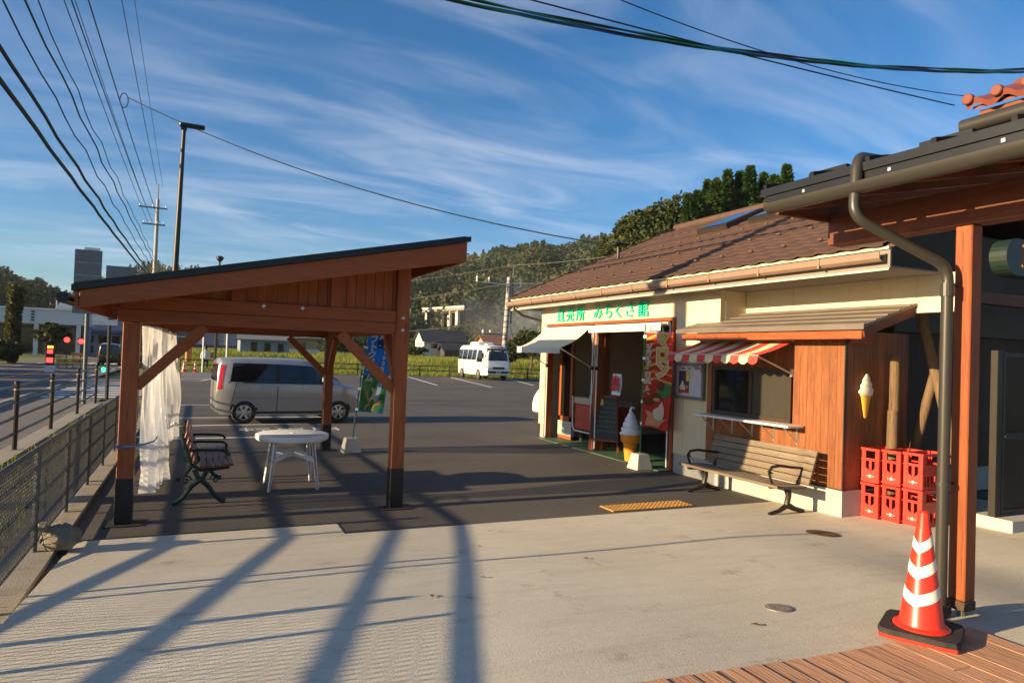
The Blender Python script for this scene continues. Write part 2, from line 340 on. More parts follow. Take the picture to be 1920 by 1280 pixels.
# stamped wood-plank paving of the deck
deck = bpy.data.objects.new('plank_paving', None); COL.objects.link(deck); deck['kind'] = 'structure'
dm = wood('terracotta_plank', (0.46,0.235,0.125), (0.60,0.35,0.21), (10, 0.8, 10), 0.85, rand=0.12, bump=0.5)
x = 0.62; k = 0
while x < 4.10:
    wd = 0.13+0.02*rnd.random(); y = 2.55
    first = 0.35+1.1*rnd.random()
    for ln in (first, 1.1, 1.2):
        y2 = y-ln
        me = MB().box(-wd/2+0.0015, wd/2-0.0015, -ln/2+0.002, ln/2-0.002, 0, 0.014+0.003*rnd.random()).mesh('plank', dm, bevel=0.004)
        o = link('plank', me, deck, (x+wd/2, (y+y2)/2, gz(x+wd/2, 2.6)+0.007)); y = y2
    x += wd
mb = MB(); mb.grid(lambda u, v: (0.6+3.52*u, -1+3.56*v, gz(0.6+3.52*u, 2.6)+0.0095), 40, 1); struct('deck_bedding', mb, M['earth'])

# road west of the yard
sheet('road', -11.2, -4.55, -20, 160, -0.006, M['road'])
sheet('sidewalk', -4.55, -2.62, -20, 24.6, 0.02, M['sidewalk'])
sheet('far_shoulder', -12.6, -11.2, -20, 160, -0.002, M['sidewalk'])
sheet('car_park_entrance', -4.55, -0.96, 24.6, 40.0, -0.002, M['road'])
mb = MB()
for y in np.arange(-18, 24.5, 2.0): mb.box(-4.72, -4.56, y, y+1.97, -0.05, 0.12)
struct('kerb', mb, M['kerb'])
mb = MB(); mb.box(-1.36, -1.02, -14, 24, -0.1, 0.03); struct('fence_footing', mb, M['kerb'])
mb = MB(); mb.box(-2.72, -2.40, -14, 22.8, -0.1, 0.05); struct('handrail_footing', mb, M['kerb'])
mb = MB()
def mark(x0, y0, x1, y1, wd, z=0.004):
    d = Vector((x1-x0, y1-y0, 0)); n = Vector((-d.y, d.x, 0)).normalized()*wd/2
    mb.add([(x0-n.x,y0-n.y,z),(x0+n.x,y0+n.y,z),(x1+n.x,y1+n.y,z),(x1-n.x,y1-n.y,z)], [(0,1,2,3)])
for y in np.arange(-10, 130, 5.0): mark(-4.95, y, -4.95, y+2.6, 0.15, 0.0)
mark(-10.7, -20, -10.7, 160, 0.15, 0.0)
struct('white_edge_line', mb, M['paint'])
mb = MB(); mark(-7.85, -20, -7.85, 160, 0.15, 0.0); struct('orange_centre_line', mb, M['orange_paint'])
mb = MB()
for k in range(9): mark(-4.4, 25.6+1.15*k, -1.7, 25.6+1.15*k, 0.45, 0.003)
for k in range(7): mark(-8.6+0.5*k, 62, -8.6+0.5*k, 65, 0.3, 0.0)
struct('crossing_stripes', mb, M['paint'])
mb = MB()
mark(-0.6, 18.5, 3.4, 18.55, 0.12); mark(-0.6, 16.65, 2.5, 16.95, 0.12); mark(-0.6, 14.45, 2.0, 14.45, 0.14)
mark(-0.6, 22.4, 3.2, 22.5, 0.12)
mark(14.10, 48.9, 12.32, 36.7, 0.16); mark(17.5, 48.9, 15.03, 35.2, 0.16); mark(22.2, 48.9, 19.2, 38.3, 0.16); mark(10.6, 48.9, 9.3, 37.2, 0.16)
# hatched island by the entrance
mark(-0.8, 48.3, 3.0, 49.0, 0.16); mark(-0.9, 37.6, 0.2, 37.4, 0.16); mark(0.2, 37.4, 3.0, 49.0, 0.16)
for k in range(6):
    y = 39.0+1.6*k; mark(-0.8, y, 0.2+(y-37.4)*0.24, y, 0.22)
struct('parking_line', mb, M['paint'])
def bay_number(x, y, body):
    me = text_mesh(body, 0.62, 0.0, M['paint']); o = link('painted_marking', me, bpy.data.objects['parking_line'], (x, y, 0.004)); o.rotation_euler = (0,0,0); o.scale = (1.2, 1.0, 1)
    OFF[o.name] = Vector()
bay_number(1.95, 15.75, '軽専用')

# field and bank behind the car park
def fieldz(x, y):
    t = smooth01(50.4, 60, y)*1.0
    return -0.05+t+0.12*math.sin(x*0.35)*math.cos(y*0.3)*smooth01(50, 56, y)+0.25*smooth01(60,110,y)
mb = MB(); mb.grid(lambda u, v: (-1.5+u*66, 50.2+v*95, fieldz(-1.5+u*66, 50.2+v*95)), 110, 90)
fm = bpy.data.materials.new('field_grass'); fm.use_nodes = True; t = fm.node_tree; b = t.nodes['Principled BSDF']; b.inputs['Roughness'].default_value = 0.95; b.inputs['Specular IOR Level'].default_value = 0.1
tcn = t.nodes.new('ShaderNodeTexCoord'); ov = tcn.outputs['Object']
base = tmix(t, trange(t, tnoise(t, ov, 0.12, 4), 0.35, 0.65), (0.15,0.20,0.022), (0.25,0.27,0.045))
base = tmix(t, trange(t, tnoise(t, ov, 0.5, 6), 0.55, 0.75, 0, 0.7), base, (0.26,0.20,0.08))
base = tmix(t, trange(t, tnoise(t, ov, 6, 4), 0.4, 0.7, 0, 0.6), base, (0.06,0.085,0.012))
t.links.new(base, b.inputs['Base Color'])
struct('field', mb, fm, smooth=True)
# a leaf-quad cloud: n faces spread through a volume given by a sampler
def quads_np(centres, size, rs, up=0.35, aspect=1.0):
    n = len(centres)
    a = rs.normal(size=(n,3)); a[:,2] *= up; a /= np.linalg.norm(a, axis=1)[:,None]
    b = rs.normal(size=(n,3)); b -= (b*a).sum(1)[:,None]*a; b /= np.linalg.norm(b, axis=1)[:,None]
    s = size*(0.6+0.8*rs.random(n))[:,None]
    a = a*s*aspect; b = b*s
    return np.stack([centres-a-b*0.5, centres+a*0.2-b, centres+a+b*0.4, centres-a*0.3+b], 1)   # n,4,3
def mesh_from_quads(name, q, m, cols=None):
    me = bpy.data.meshes.new(name); n = len(q)
    me.vertices.add(n*4); me.vertices.foreach_set('co', np.ascontiguousarray(q, dtype=np.float32).ravel())
    me.loops.add(n*4); me.loops.foreach_set('vertex_index', np.arange(n*4, dtype=np.int32))
    me.polygons.add(n); me.polygons.foreach_set('loop_start', np.arange(0, n*4, 4, dtype=np.int32))
    if cols is not None:
        at = me.color_attributes.new('tone', 'FLOAT_COLOR', 'POINT')
        at.data.foreach_set('color', np.repeat(np.concatenate([cols, np.ones((n,1))], 1), 4, axis=0).astype(np.float32).ravel())
    me.update(calc_edges=True); me.validate(); me.materials.append(m)
    return me
def leafmat(name, attr=False, col=(0.05,0.08,0.02), col2=(0.1,0.13,0.03), trans=0.3, scale=0.8):
    m = bpy.data.materials.new(name); m.use_nodes = True; t = m.node_tree; b = t.nodes['Principled BSDF']; b.inputs['Roughness'].default_value = 0.75; b.inputs['Specular IOR Level'].default_value = 0.2
    if attr:
        a = t.nodes.new('ShaderNodeAttribute'); a.attribute_name = 'tone'; src = a.outputs['Color']
    else:
        tcn = t.nodes.new('ShaderNodeTexCoord'); src = tmix(t, trange(t, tnoise(t, tcn.outputs['Object'], scale, 3), 0.35, 0.65), col, col2)
    t.links.new(src, b.inputs['Base Color'])
    tr = t.nodes.new('ShaderNodeBsdfTranslucent'); t.links.new(src, tr.inputs['Color'])
    ms = t.nodes.new('ShaderNodeMixShader'); ms.inputs[0].default_value = trans; t.links.new(b.outputs[0], ms.inputs[1]); t.links.new(tr.outputs[0], ms.inputs[2]); t.links.new(ms.outputs[0], t.nodes['Material Output'].inputs[0])
    return m
M['forest'] = leafmat('forest_leaf', True, trans=0.15)
rs = np.random.RandomState(5)
def blades(name, n, xr, yr, h, m, zf, label, cat, keep=None):
    x = xr[0]+rs.random(n)*(xr[1]-xr[0]); y = yr[0]+(rs.random(n)**1.6)*(yr[1]-yr[0])
    if keep is not None: k_ = keep(x, y); x = x[k_]; y = y[k_]; n = len(x)
    z = np.array([zf(a, c) for a, c in zip(x, y)])
    hh = h*(0.5+rs.random(n)); lx = (rs.random(n)-.5)*hh*0.7; ly = (rs.random(n)-.5)*hh*0.7; wd = hh*0.10
    an = rs.random(n)*6.28; cx, cy = np.cos(an)*wd, np.sin(an)*wd
    q = np.stack([np.stack([x-cx,y-cy,z-0.02],1), np.stack([x+cx,y+cy,z-0.02],1), np.stack([x+lx+cx*.3,y+ly+cy*.3,z+hh],1), np.stack([x+lx-cx*.3,y+ly-cy*.3,z+hh],1)], 1)
    o = link(name, mesh_from_quads(name, q, m)); o['kind'] = 'stuff'; tag(o, label, cat); return o
gm = leafmat('tall_grass_blade', False, (0.15,0.20,0.022), (0.28,0.27,0.06), 0.4, 0.3)
blades('meadow_grass', 30000, (-1, 60), (50.6, 92), 0.24, gm, fieldz, 'tall yellow green meadow grass on the bank behind the parking fence', 'grass')
blades('verge_weeds', 2600, (-2.38, -1.38), (-2, 24), 0.10, gm, lambda a, c: -0.01, 'low weeds on the strip between fence and handrail', 'weeds')

# wooded hills ------------------------------------------------------------
def hill(name, crest, foot_k, seed):
    """crest: points along the ridge; the slope runs down to the valley floor at foot_k of the distance"""
    rg = np.random.RandomState(seed); c = np.array(crest, float)
    s = np.linspace(0, len(c)-1, 90); cr = np.stack([np.interp(s, np.arange(len(c)), c[:,i]) for i in range(3)], 1)
    ph = rg.random(12)*6.28
    def P(u, v):
        i = u*89; a = int(min(i, 88)); f = i-a; p = cr[a]*(1-f)+cr[a+1]*f
        k = foot_k+(1-foot_k)*v if v <= 1 else 1+(v-1)*0.8
        prof = (v**0.85 if v <= 1 else 1-(v-1)*1.2)
        rid = 1+0.13*math.sin(u*23+ph[0]+v*2)*v*(1-v)*4*0.6+0.10*math.sin(u*51+ph[1]-v*3)*v*(1-v)*4*0.5
        return (p[0]*k, p[1]*k, max(-0.4, p[2]*prof*rid-0.4))
    mb = MB(); mb.grid(lambda u, v: P(u, v*1.25), 120, 40)
    struct(name, mb, M['earth_forest'], smooth=True)
    return P
M['earth_forest'] = mat('forest_floor', (0.03,0.035,0.015), 0.95, scale=0.05, var=0.3)
RIDGE = [(78,620,43),(125,580,48),(147,520,55),(174,480,63),(192,450,65),(212,430,68),(226,410,69),(239,390,71),(259,370,73),(287,340,74),(336,310,78),(418,280,83)]
MID = [(-130,700,20),(-107,700,30),(-76,700,46),(-60,700,55),(-39,700,63),(-21,700,62),(10,700,60),(43,700,58),(88,700,53),(130,700,53)]
LEFT = [(-150,320,26),(-118,340,26),(-104,370,26),(-88,400,25),(-78,420,23),(-72,450,18),(-70,480,11),(-64,500,5)]
PR = hill('wooded_hill', RIDGE, 0.42, 1); PM = hill('distant_hill', MID, 0.55, 2); PL = hill('shaded_hill', LEFT, 0.45, 3)
def tree_template(kind, rg, n):
    if kind == 'conifer':
        h = rg.random(n)**0.7; r = (1-h)*0.20+0.015; an = rg.random(n)*6.283
        rr = r*(0.6+0.5*rg.random(n)); c = np.stack([np.cos(an)*rr, np.sin(an)*rr, 0.12+h*0.9], 1)
        return quads_np(c, 0.042, rg, 0.8), 0.55+0.45*(rr/(r+1e-6))*0.8
    d = rg.normal(size=(n,3)); d /= np.linalg.norm(d, axis=1)[:,None]
    lob = 1+0.25*np.sin(d[:,0]*5+rg.random()*6)*np.cos(d[:,1]*4+rg.random()*6)
    rr = (0.75+0.3*rg.random(n))*lob
    c = np.stack([d[:,0]*rr*0.36, d[:,1]*rr*0.36, 0.58+d[:,2]*rr*0.40], 1)
    return quads_np(c, 0.052, rg, 0.9), np.ones(n)
def forest(name, P, n, ur, vr, hrange, seed, label, conif=0.4, faces=90, tint=1.0):
    rg = np.random.RandomState(seed)
    tp = [tree_template('conifer', rg, faces) for _ in range(3)]+[tree_template('broad', rg, faces) for _ in range(4)]
    Q = []; Cc = []
    for i in range(n):
        u = ur[0]+rg.random()*(ur[1]-ur[0]); v = vr[0]+rg.random()*(vr[1]-vr[0])
        p = P(u, v)
        low = 52 < p[0] < 100 and p[1] < 233
        patch = math.sin(u*31+2*math.sin(v*9))+0.8*math.sin(v*17+u*13)
        con = patch+rg.normal()*0.35 > (1.0-2*conif)
        q, sh = tp[rg.randint(3) if con else 3+rg.randint(4)]
        h = (hrange[0]+rg.random()*(hrange[1]-hrange[0]))*(1.2 if con else 1.0)
        if low: h = 3.5+2.5*rg.random()
        a = rg.random()*6.28; c, s_ = math.cos(a), math.sin(a)
        rot = np.array([[c,-s_,0],[s_,c,0],[0,0,1]])
        wq = 1.0 if con else 1.15
        Q.append((q@rot.T)*np.array([h*wq,h*wq,h])+np.array([p[0],p[1],p[2]-0.08*h]))
        if con: col = np.array([0.028,0.055,0.018])*(0.75+0.5*rg.random())
        else:
            k = rg.random()
            col = np.array([0.070,0.078,0.028]) if k < .45 else (np.array([0.086,0.076,0.034]) if k < .66 else np.array([0.050,0.075,0.024]))
            col = col*(0.82+0.36*rg.random())
        Cc.append(np.repeat(col[None,:]*tint, len(q), 0)*(0.92+0.16*rg.random((len(q),1))))
    o = link(name, mesh_from_quads(name, np.concatenate(Q), M['forest'], np.concatenate(Cc))); o['kind'] = 'stuff'
    return tag(o, label, 'forest')
forest('hillside_forest', PR, 4000, (0.0, 1.0), (0.0, 1.06), (9, 14), 11, 'mixed autumn forest covering the long sunlit hill behind the bridge', 0.36, 185)
forest('distant_forest', PM, 1400, (0.0, 1.0), (0.3, 1.05), (10, 15), 12, 'far forest on the low hill seen above the pavilion roof', 0.5, 40)
forest('shaded_forest', PL, 1500, (0.0, 1.0), (0.1, 1.06), (7, 11), 13, 'dark forest on the shaded hill beyond the white building at left', 0.5, 50)

# bridge half way up the wooded hill ---------------------------------------
bx0, by0, bz0, bx1, by1, bz1 = 73.5, 245, 16.9, 83.1, 222, 17.5
br = thing('viaduct', 'pale concrete viaduct on short piers halfway up the wooded hill', 'bridge', ((bx0+bx1)/2, by0, 14))
dd = Vector((bx1-bx0, by1-by0, bz1-bz0))
part('deck', MB().beam((bx0-0.6,by0+1.5,bz0-0.2), (bx1+0.9,by1-2.2,bz1-0.2), 4, 0.7), M['kerb'], br)
part('parapet', MB().beam((bx0-2.6,by0+0.2,bz0+0.55), (bx1-1.0,by1-3.4,bz1+0.55), 0.3, 0.8), M['concrete'], br)
for k in range(6):
    p = Vector((bx0,by0,bz0))+dd*(0.06+0.165*k)
    part('pier', MB().box(p.x-0.45, p.x+0.45, p.y-1.2, p.y+1.2, p.z-12, p.z-0.55).box(p.x-0.8, p.x+0.8, p.y-2.2, p.y+2.2, p.z-1.2, p.z-0.56), M['concrete'], br)
mp_ = Vector((bx0,by0,bz0))+dd*0.5
part('lamp_mast', MB().tube([(mp_.x,mp_.y-2.2,mp_.z), (mp_.x,mp_.y-2.2,mp_.z+4), (mp_.x+0.9,mp_.y-2.2,mp_.z+4.3)], 0.12, 6), M['galv'], br)

# ================================================================== pavilion
pv = thing('pavilion', 'orange timber shelter with a sloping black roof standing on the asphalt', 'shelter', (0.77, 10.1, 0))
PX0, PX1, PY0, PY1 = -0.60, 2.14, 7.76, 12.46
def rz_(x): return 2.215+(x+0.98)*0.2177           # underside of the roof deck
for (px, py, top) in ((PX0,PY0,1.995), (PX1,PY0,rz_(PX1)-0.002), (PX0,PY1,1.995), (PX1,PY1,rz_(PX1)-0.002)):
    o = part('post', MB().box(px-0.075, px+0.075, py-0.075, py+0.075, 0.02, top), M['timber_z'], pv, bevel=0.006)
    part('black_post_wrap', MB().box(px-0.079, px+0.079, py-0.079, py+0.079, 0.012, 0.46), M['black_metal'], o, bevel=0.004)
    part('base_plate', MB().box(px-0.17, px+0.17, py-0.15, py+0.15, 0.003, 0.011), M['rubber'], o)
for y in (PY0, PY1):
    part('beam', MB().box(PX0-0.13, PX1-0.077, y-0.058, y+0.058, 2.0, 2.128), M['timber_x'], pv, bevel=0.004)
    part('beam', MB().box(PX0-0.11, PX1-0.077, y-0.055, y+0.055, 2.131, 2.27), M['timber_x'], pv, bevel=0.004)
for x, z in ((PX0, 2.0), (PX1, 2.0)):
    part('beam', MB().box(x-0.055, x+0.055, PY0+0.08, PY1-0.08, z+0.004, z+0.236), M['timber_y'], pv, bevel=0.004)
part('beam', MB().box(PX1-0.06, PX1+0.06, PY0+0.08, PY1-0.08, rz_(PX1)-0.2, rz_(PX1)-0.03), M['timber_y'], pv, bevel=0.004)
for y in (PY0, PY1):                                 # vertical cladding boards over the front and back beams
    x = PX0+0.1
    while x < PX1-0.1:
        x2 = min(x+0.105, PX1-0.08)
        if rz_(x)-0.015 > 2.30:
            part('board', MB().add([(x+.003,y-.016,2.272),(x2-.003,y-.016,2.272),(x2-.003,y+.016,2.272),(x+.003,y+.016,2.272),(x+.003,y-.016,rz_(x)-.012),(x2-.003,y-.016,rz_(x2)-.012),(x2-.003,y+.016,rz_(x2)-.012),(x+.003,y+.016,rz_(x)-.012)],
                 [(0,3,2,1),(4,5,6,7),(0,1,5,4),(1,2,6,5),(2,3,7,6),(3,0,4,7)]), M['timber_z'], pv)
        x = x2
    part('strut', MB().box(1.32, 1.44, y-0.06, y+0.06, 2.272, rz_(1.32)-0.01), M['timber_z'], pv)
    part('strut', MB().box(0.30, 0.42, y-0.06, y+0.06, 2.272, rz_(0.30)-0.01), M['timber_z'], pv)
def brace(x0, y0, z0, x1, y1, z1): part('brace', MB().beam((x0,y0,z0), (x1,y1,z1), 0.085, 0.105), M['timber_x'], pv, bevel=0.003)
for y in (PY0, PY1):
    brace(PX0+0.06, y, 1.36, PX0+0.66, y, 1.985); brace(PX1-0.06, y, 1.36, PX1-0.70, y, 1.985)
for x in (PX0, PX1):
    brace(x, PY0+0.06, 1.40, x, PY0+0.62, 1.99); brace(x, PY1-0.06, 1.40, x, PY1-0.62, 1.99)
for k in range(7):                                   # rafters under the roof
    y = 7.32+k*0.93
    if 0 < k < 6: part('rafter', MB().beam((-0.93,y,rz_(-0.93)-0.05), (2.6,y,rz_(2.6)-0.05), 0.06, 0.098), M['timber_x'], pv)
nb = 0; y = 7.13
while y < 13.1:                                      # roof boards seen from below
    part('roof_board', MB().add([(-0.97,y+.002,rz_(-.97)),(2.63,y+.002,rz_(2.63)),(2.63,y+.178,rz_(2.63)),(-0.97,y+.178,rz_(-.97)),(-0.97,y+.002,rz_(-.97)+.02),(2.63,y+.002,rz_(2.63)+.02),(2.63,y+.178,rz_(2.63)+.02),(-0.97,y+.178,rz_(-.97)+.02)],
        [(0,3,2,1),(4,5,6,7),(0,1,5,4),(1,2,6,5),(2,3,7,6),(3,0,4,7)]), M['timber_x'], pv); y += 0.18
for y in (7.10, 13.13):
    part('barge_board', MB().add([(-0.97,y-.02,rz_(-.97)-.13),(2.64,y-.02,rz_(2.64)-.185),(2.64,y+.02,rz_(2.64)-.185),(-0.97,y+.02,rz_(-.97)-.13),(-0.97,y-.02,rz_(-.97)+.03),(2.64,y-.02,rz_(2.64)+.03),(2.64,y+.02,rz_(2.64)+.03),(-0.97,y+.02,rz_(-.97)+.03)],
        [(0,3,2,1),(4,5,6,7),(0,1,5,4),(1,2,6,5),(2,3,7,6),(3,0,4,7)]), M['timber_x'], pv, bevel=0.004)
part('fascia', MB().beam((2.655,7.09,rz_(2.655)-.08), (2.655,13.15,rz_(2.655)-.08), 0.028, 0.21), M['timber_y'], pv)
part('fascia', MB().beam((-0.99,7.09,rz_(-.99)-.05), (-0.99,13.15,rz_(-.99)-.05), 0.028, 0.15), M['timber_y'], pv)
def rs_(x, y0, y1, t0, t1): return [(x,y0,rz_(x)+t0),(x,y1,rz_(x)+t0),(x,y1,rz_(x)+t1),(x,y0,rz_(x)+t1)]
a_, b_ = rs_(-1.03, 7.05, 13.18, .032, .088), rs_(2.70, 7.05, 13.18, .032, .088)
rf = part('roof_sheet', MB().add(a_+b_, [(0,1,2,3),(7,6,5,4),(0,4,5,1),(1,5,6,2),(2,6,7,3),(3,7,4,0)]), M['roof_black'], pv)
for k in range(14):
    y = 7.2+k*0.455
    part('roof_seam', MB().beam((-1.03,y,rz_(-1.03)+.10), (2.70,y,rz_(2.70)+.10), 0.02, 0.024), M['roof_black'], rf)
gt = MB(); gt.tube([(-1.08,7.0,2.17), (-1.08,13.25,2.17)], 0.05, 10); part('gutter', gt, M['black_metal'], pv, smooth=True)
for (x, z) in ((PX0+0.12, 2.24), (0.62, 2.235), (1.02, 2.235)):
    part('bolt_plate', MB().lathe([(0.022,0),(0.022,0.006)], n=4), M['silver'], pv, local=True).matrix_local = Matrix.Translation(Vector((x, PY0-0.0585, z))-pv.location)@Matrix.Rotation(R(90), 4, 'X')
for z in (2.19, 2.05):
    part('bolt_plate', MB().lathe([(0.018,0),(0.018,0.006)], n=10), M['silver'], pv, local=True).matrix_local = Matrix.Translation(Vector((PX1, PY0-0.0755, z))-pv.location)@Matrix.Rotation(R(90), 4, 'X')

# vinyl curtains gathered at the left side
vm = bpy.data.materials.new('clear_vinyl'); vm.use_nodes = True; t = vm.node_tree; b = t.nodes['Principled BSDF']
b.inputs['Base Color'].default_value = (0.80,0.82,0.85,1); b.inputs['Roughness'].default_value = 0.14; b.inputs['Specular IOR Level'].default_value = 0.8
tl = t.nodes.new('ShaderNodeBsdfTranslucent'); tl.inputs[0].default_value = (0.72,0.74,0.78,1)
tp_ = t.nodes.new('ShaderNodeBsdfTransparent'); m1 = t.nodes.new('ShaderNodeMixShader'); m2 = t.nodes.new('ShaderNodeMixShader')
m1.inputs[0].default_value = 0.32; m2.inputs[0].default_value = 0.42
t.links.new(b.outputs[0], m1.inputs[1]); t.links.new(tl.outputs[0], m1.inputs[2]); t.links.new(m1.outputs[0], m2.inputs[1]); t.links.new(tp_.outputs[0], m2.inputs[2]); t.links.new(m2.outputs[0], t.nodes['Material Output'].inputs[0])
def curtain(name, label, y0, y1, ztie, zb, lean, seed, flip=1):
    rg = random.Random(seed); ph = [rg.random()*6.28 for _ in range(4)]
    c = thing(name, label, 'curtain', (PX0+0.1, (y0+y1)/2, 1.97), group='vinyl curtains of the shelter')
    ym = y0+0.16 if flip > 0 else y1-0.16
    def P(u, v):
        z = 1.97+(zb-1.97)*v; zt = (1.97-ztie)/(1.97-zb)
        sq = 1-0.62*math.exp(-((v-zt)/0.30)**2) if v < zt else 1-0.62*math.exp(-((v-zt)/0.16)**2)
        y = ym+(y0+(y1-y0)*u-ym)*sq*(0.72+0.28*math.cos(v*1.2))
        amp = 0.05+0.035*math.sin(v*3+ph[3])
        x = PX0+0.13+lean*v+amp*math.sin(u*44+ph[0]+0.6*math.sin(v*4))+0.03*math.sin(u*17+ph[1]+v*2)+0.012*math.sin(u*90+v*9)
        x += 0.16*u*(1 if v > zt else 0.5+0.5*v/zt)
        return (x, y, z+0.02*math.sin(u*20+ph[2])*v)
    mb = MB(); mb.grid(P, 110, 46)
    part('vinyl_sheet', mb, vm, c, smooth=True)
    part('curtain_rail', MB().tube([(PX0+0.1,y0-0.05,1.985), (PX0+0.1,y1+0.05,1.985)], 0.012, 6), M['steel_grey'], c)
    return c
c1 = curtain('vinyl_curtain', 'clear vinyl curtain tied to the front left post with blue cord', 7.9, 8.85, 0.80, 0.26, 0.02, 3)
part('tie_cord', MB().tube([(PX0-0.085,PY0-0.085,0.77), (PX0+0.085,PY0-0.085,0.775), (PX0+0.24,PY0+0.06,0.805), (PX0+0.25,PY0+0.40,0.81), (PX0+0.02,PY0+0.45,0.80), (PX0-0.085,PY0+0.08,0.775), (PX0-0.085,PY0-0.085,0.77)], 0.008, 6), M['blue'], c1)
curtain('vinyl_curtain', 'clear vinyl curtain gathered at the back left post', 11.2, 12.4, 0.9, 0.3, 0.02, 5, -1)

# iron bench with red-brown slats
bn = thing('park_bench', 'green cast iron bench with red brown slats inside the shelter', 'bench', (0.1, 9.25, 0))
prof = [(-0.20,0.80),(-0.17,0.66),(-0.12,0.52),(-0.07,0.43),(0.0,0.385),(0.12,0.385),(0.24,0.40),(0.31,0.41)]
for y in (8.52, 9.28, 10.03):
    e = part('end_frame', MB().tube([(p[0]+0.08,y,p[1]) for p in prof], 0.022, 8), M['green_iron'], bn, smooth=True)
    if y != 9.28:
        part('leg', MB().tube([(0.16,y,0.39),(0.12,y,0.30),(0.0,y,0.20),(-0.09,y,0.07),(-0.15,y,0.025),(-0.19,y,0.02)], [.026,.026,.028,.024,.026,.03], 8), M['green_iron'], bn, smooth=True)
        part('leg', MB().tube([(0.02,y,0.39),(0.06,y,0.30),(0.17,y,0.20),(0.26,y,0.07),(0.32,y,0.025),(0.36,y,0.02)], [.026,.026,.028,.024,.026,.03], 8), M['green_iron'], bn, smooth=True)
        for cx, sg in ((-0.06, 1), (0.24, -1)):
            part('scroll', MB().tube([(cx+sg*(0.055-0.0035*k)*math.cos(k*0.62), y, 0.275+(0.055-0.0035*k)*math.sin(k*0.62)) for k in range(15)], 0.009, 6), M['green_iron'], e)
    part('armrest', MB().tube([(-0.07,y,0.60),(0.08,y,0.605),(0.28,y,0.60),(0.36,y,0.585),(0.385,y,0.555),(0.37,y,0.535)] if y != 9.28 else [(-0.07,y,0.60),(0.1,y,0.605),(0.34,y,0.595),(0.375,y,0.57),(0.38,y,0.42)], 0.016, 8), M['green_iron'], bn, smooth=True)
def slat(p, ang, wd=0.062):
    o = part('slat', MB().box(-wd/2, wd/2, 8.47-9.25, 10.08-9.25, -0.013, 0.013), M['red_slat'], bn, local=True, bevel=0.004)
    o.location = (p[0], 0, p[1]); o.rotation_euler = (0, ang, 0)
for k in range(5): slat((0.01+k*0.072, 0.418+0.004*k), R(-3))
for k in range(5): slat((-0.080-0.023*k, 0.49+0.072*k), R(-72))

# white plastic table
tb = thing('plastic_table', 'round white plastic table in front of the iron bench', 'table', (1.17, 9.30, 0))
part('table_top', MB().lathe([(0.0,0.655),(0.40,0.655),(0.425,0.615),(0.445,0.615),(0.46,0.645),(0.455,0.685),(0.43,0.694),(0,0.694)], (1.17,9.30,0), 40, 1.0, 1.0), M['white_plastic'], tb, smooth=True)
part('umbrella_hole_cap', MB().lathe([(0.028,0.6945),(0.028,0.699),(0.0,0.700)], (1.17,9.30,0), 16), M['white_plastic'], tb)
for sx, sy in ((-1,-1),(1,-1),(1,1),(-1,1)):
    mb = MB()
    for a, c_ in (((0.055,0.0),(0.0,0.055)),):
        def leg(u, v, sx=sx, sy=sy):
            z = 0.655*(1-v)+0.0*v; off = 0.225+0.085*v; wd = 0.085*(1-v)+0.045*v
            ang = math.radians(-60+120*u)
            return (1.17+sx*(off+wd*0.55*math.cos(ang)-0.02), 9.30+sy*(off+wd*0.9*math.sin(ang)), z)
        mb.grid(leg, 6, 8)
        mb.grid(lambda u, v: tuple(Vector(leg(u, v))-Vector((sx*0.022, 0, 0))), 6, 8)
    part('leg', mb, M['white_plastic'], tb, smooth=True)
for s1, s2 in (((-1,-1),(1,1)), ((-1,1),(1,-1))):
    part('stretcher', MB().grid(lambda u, v: (1.17+(s1[0]+(s2[0]-s1[0])*u)*0.25, 9.30+(s1[1]+(s2[1]-s1[1])*u)*0.25+(v-0.5)*0.05, 0.36+0.055*math.sin(u*math.pi)+(0.04 if 0.1 < v < 0.9 else -0.02)), 14, 4), M['white_plastic'], tb, smooth=True)

def cloth_mat(name, col):
    m = mat(name, col, 0.7, var=0.06); t = m.node_tree; b = t.nodes['Principled BSDF']; src = b.inputs['Base Color'].links[0].from_socket
    tl = t.nodes.new('ShaderNodeBsdfTranslucent'); t.links.new(src, tl.inputs[0]); ms = t.nodes.new('ShaderNodeMixShader'); ms.inputs[0].default_value = 0.45
    t.links.new(b.outputs[0], ms.inputs[1]); t.links.new(tl.outputs[0], ms.inputs[2]); t.links.new(ms.outputs[0], t.nodes['Material Output'].inputs[0]); return m
for k_, c_ in dict(white=(0.8,0.8,0.79), red=(0.62,0.035,0.025), yellow=(0.78,0.55,0.08), orange=(0.80,0.30,0.03), blue=(0.01,0.20,0.62), green=(0.05,0.30,0.08), brown=(0.18,0.05,0.025), tan=(0.72,0.42,0.18), pale_blue=(0.42,0.60,0.85), cream_print=(0.80,0.72,0.58)).items(): M['c_'+k_] = cloth_mat('cloth_'+k_, c_)
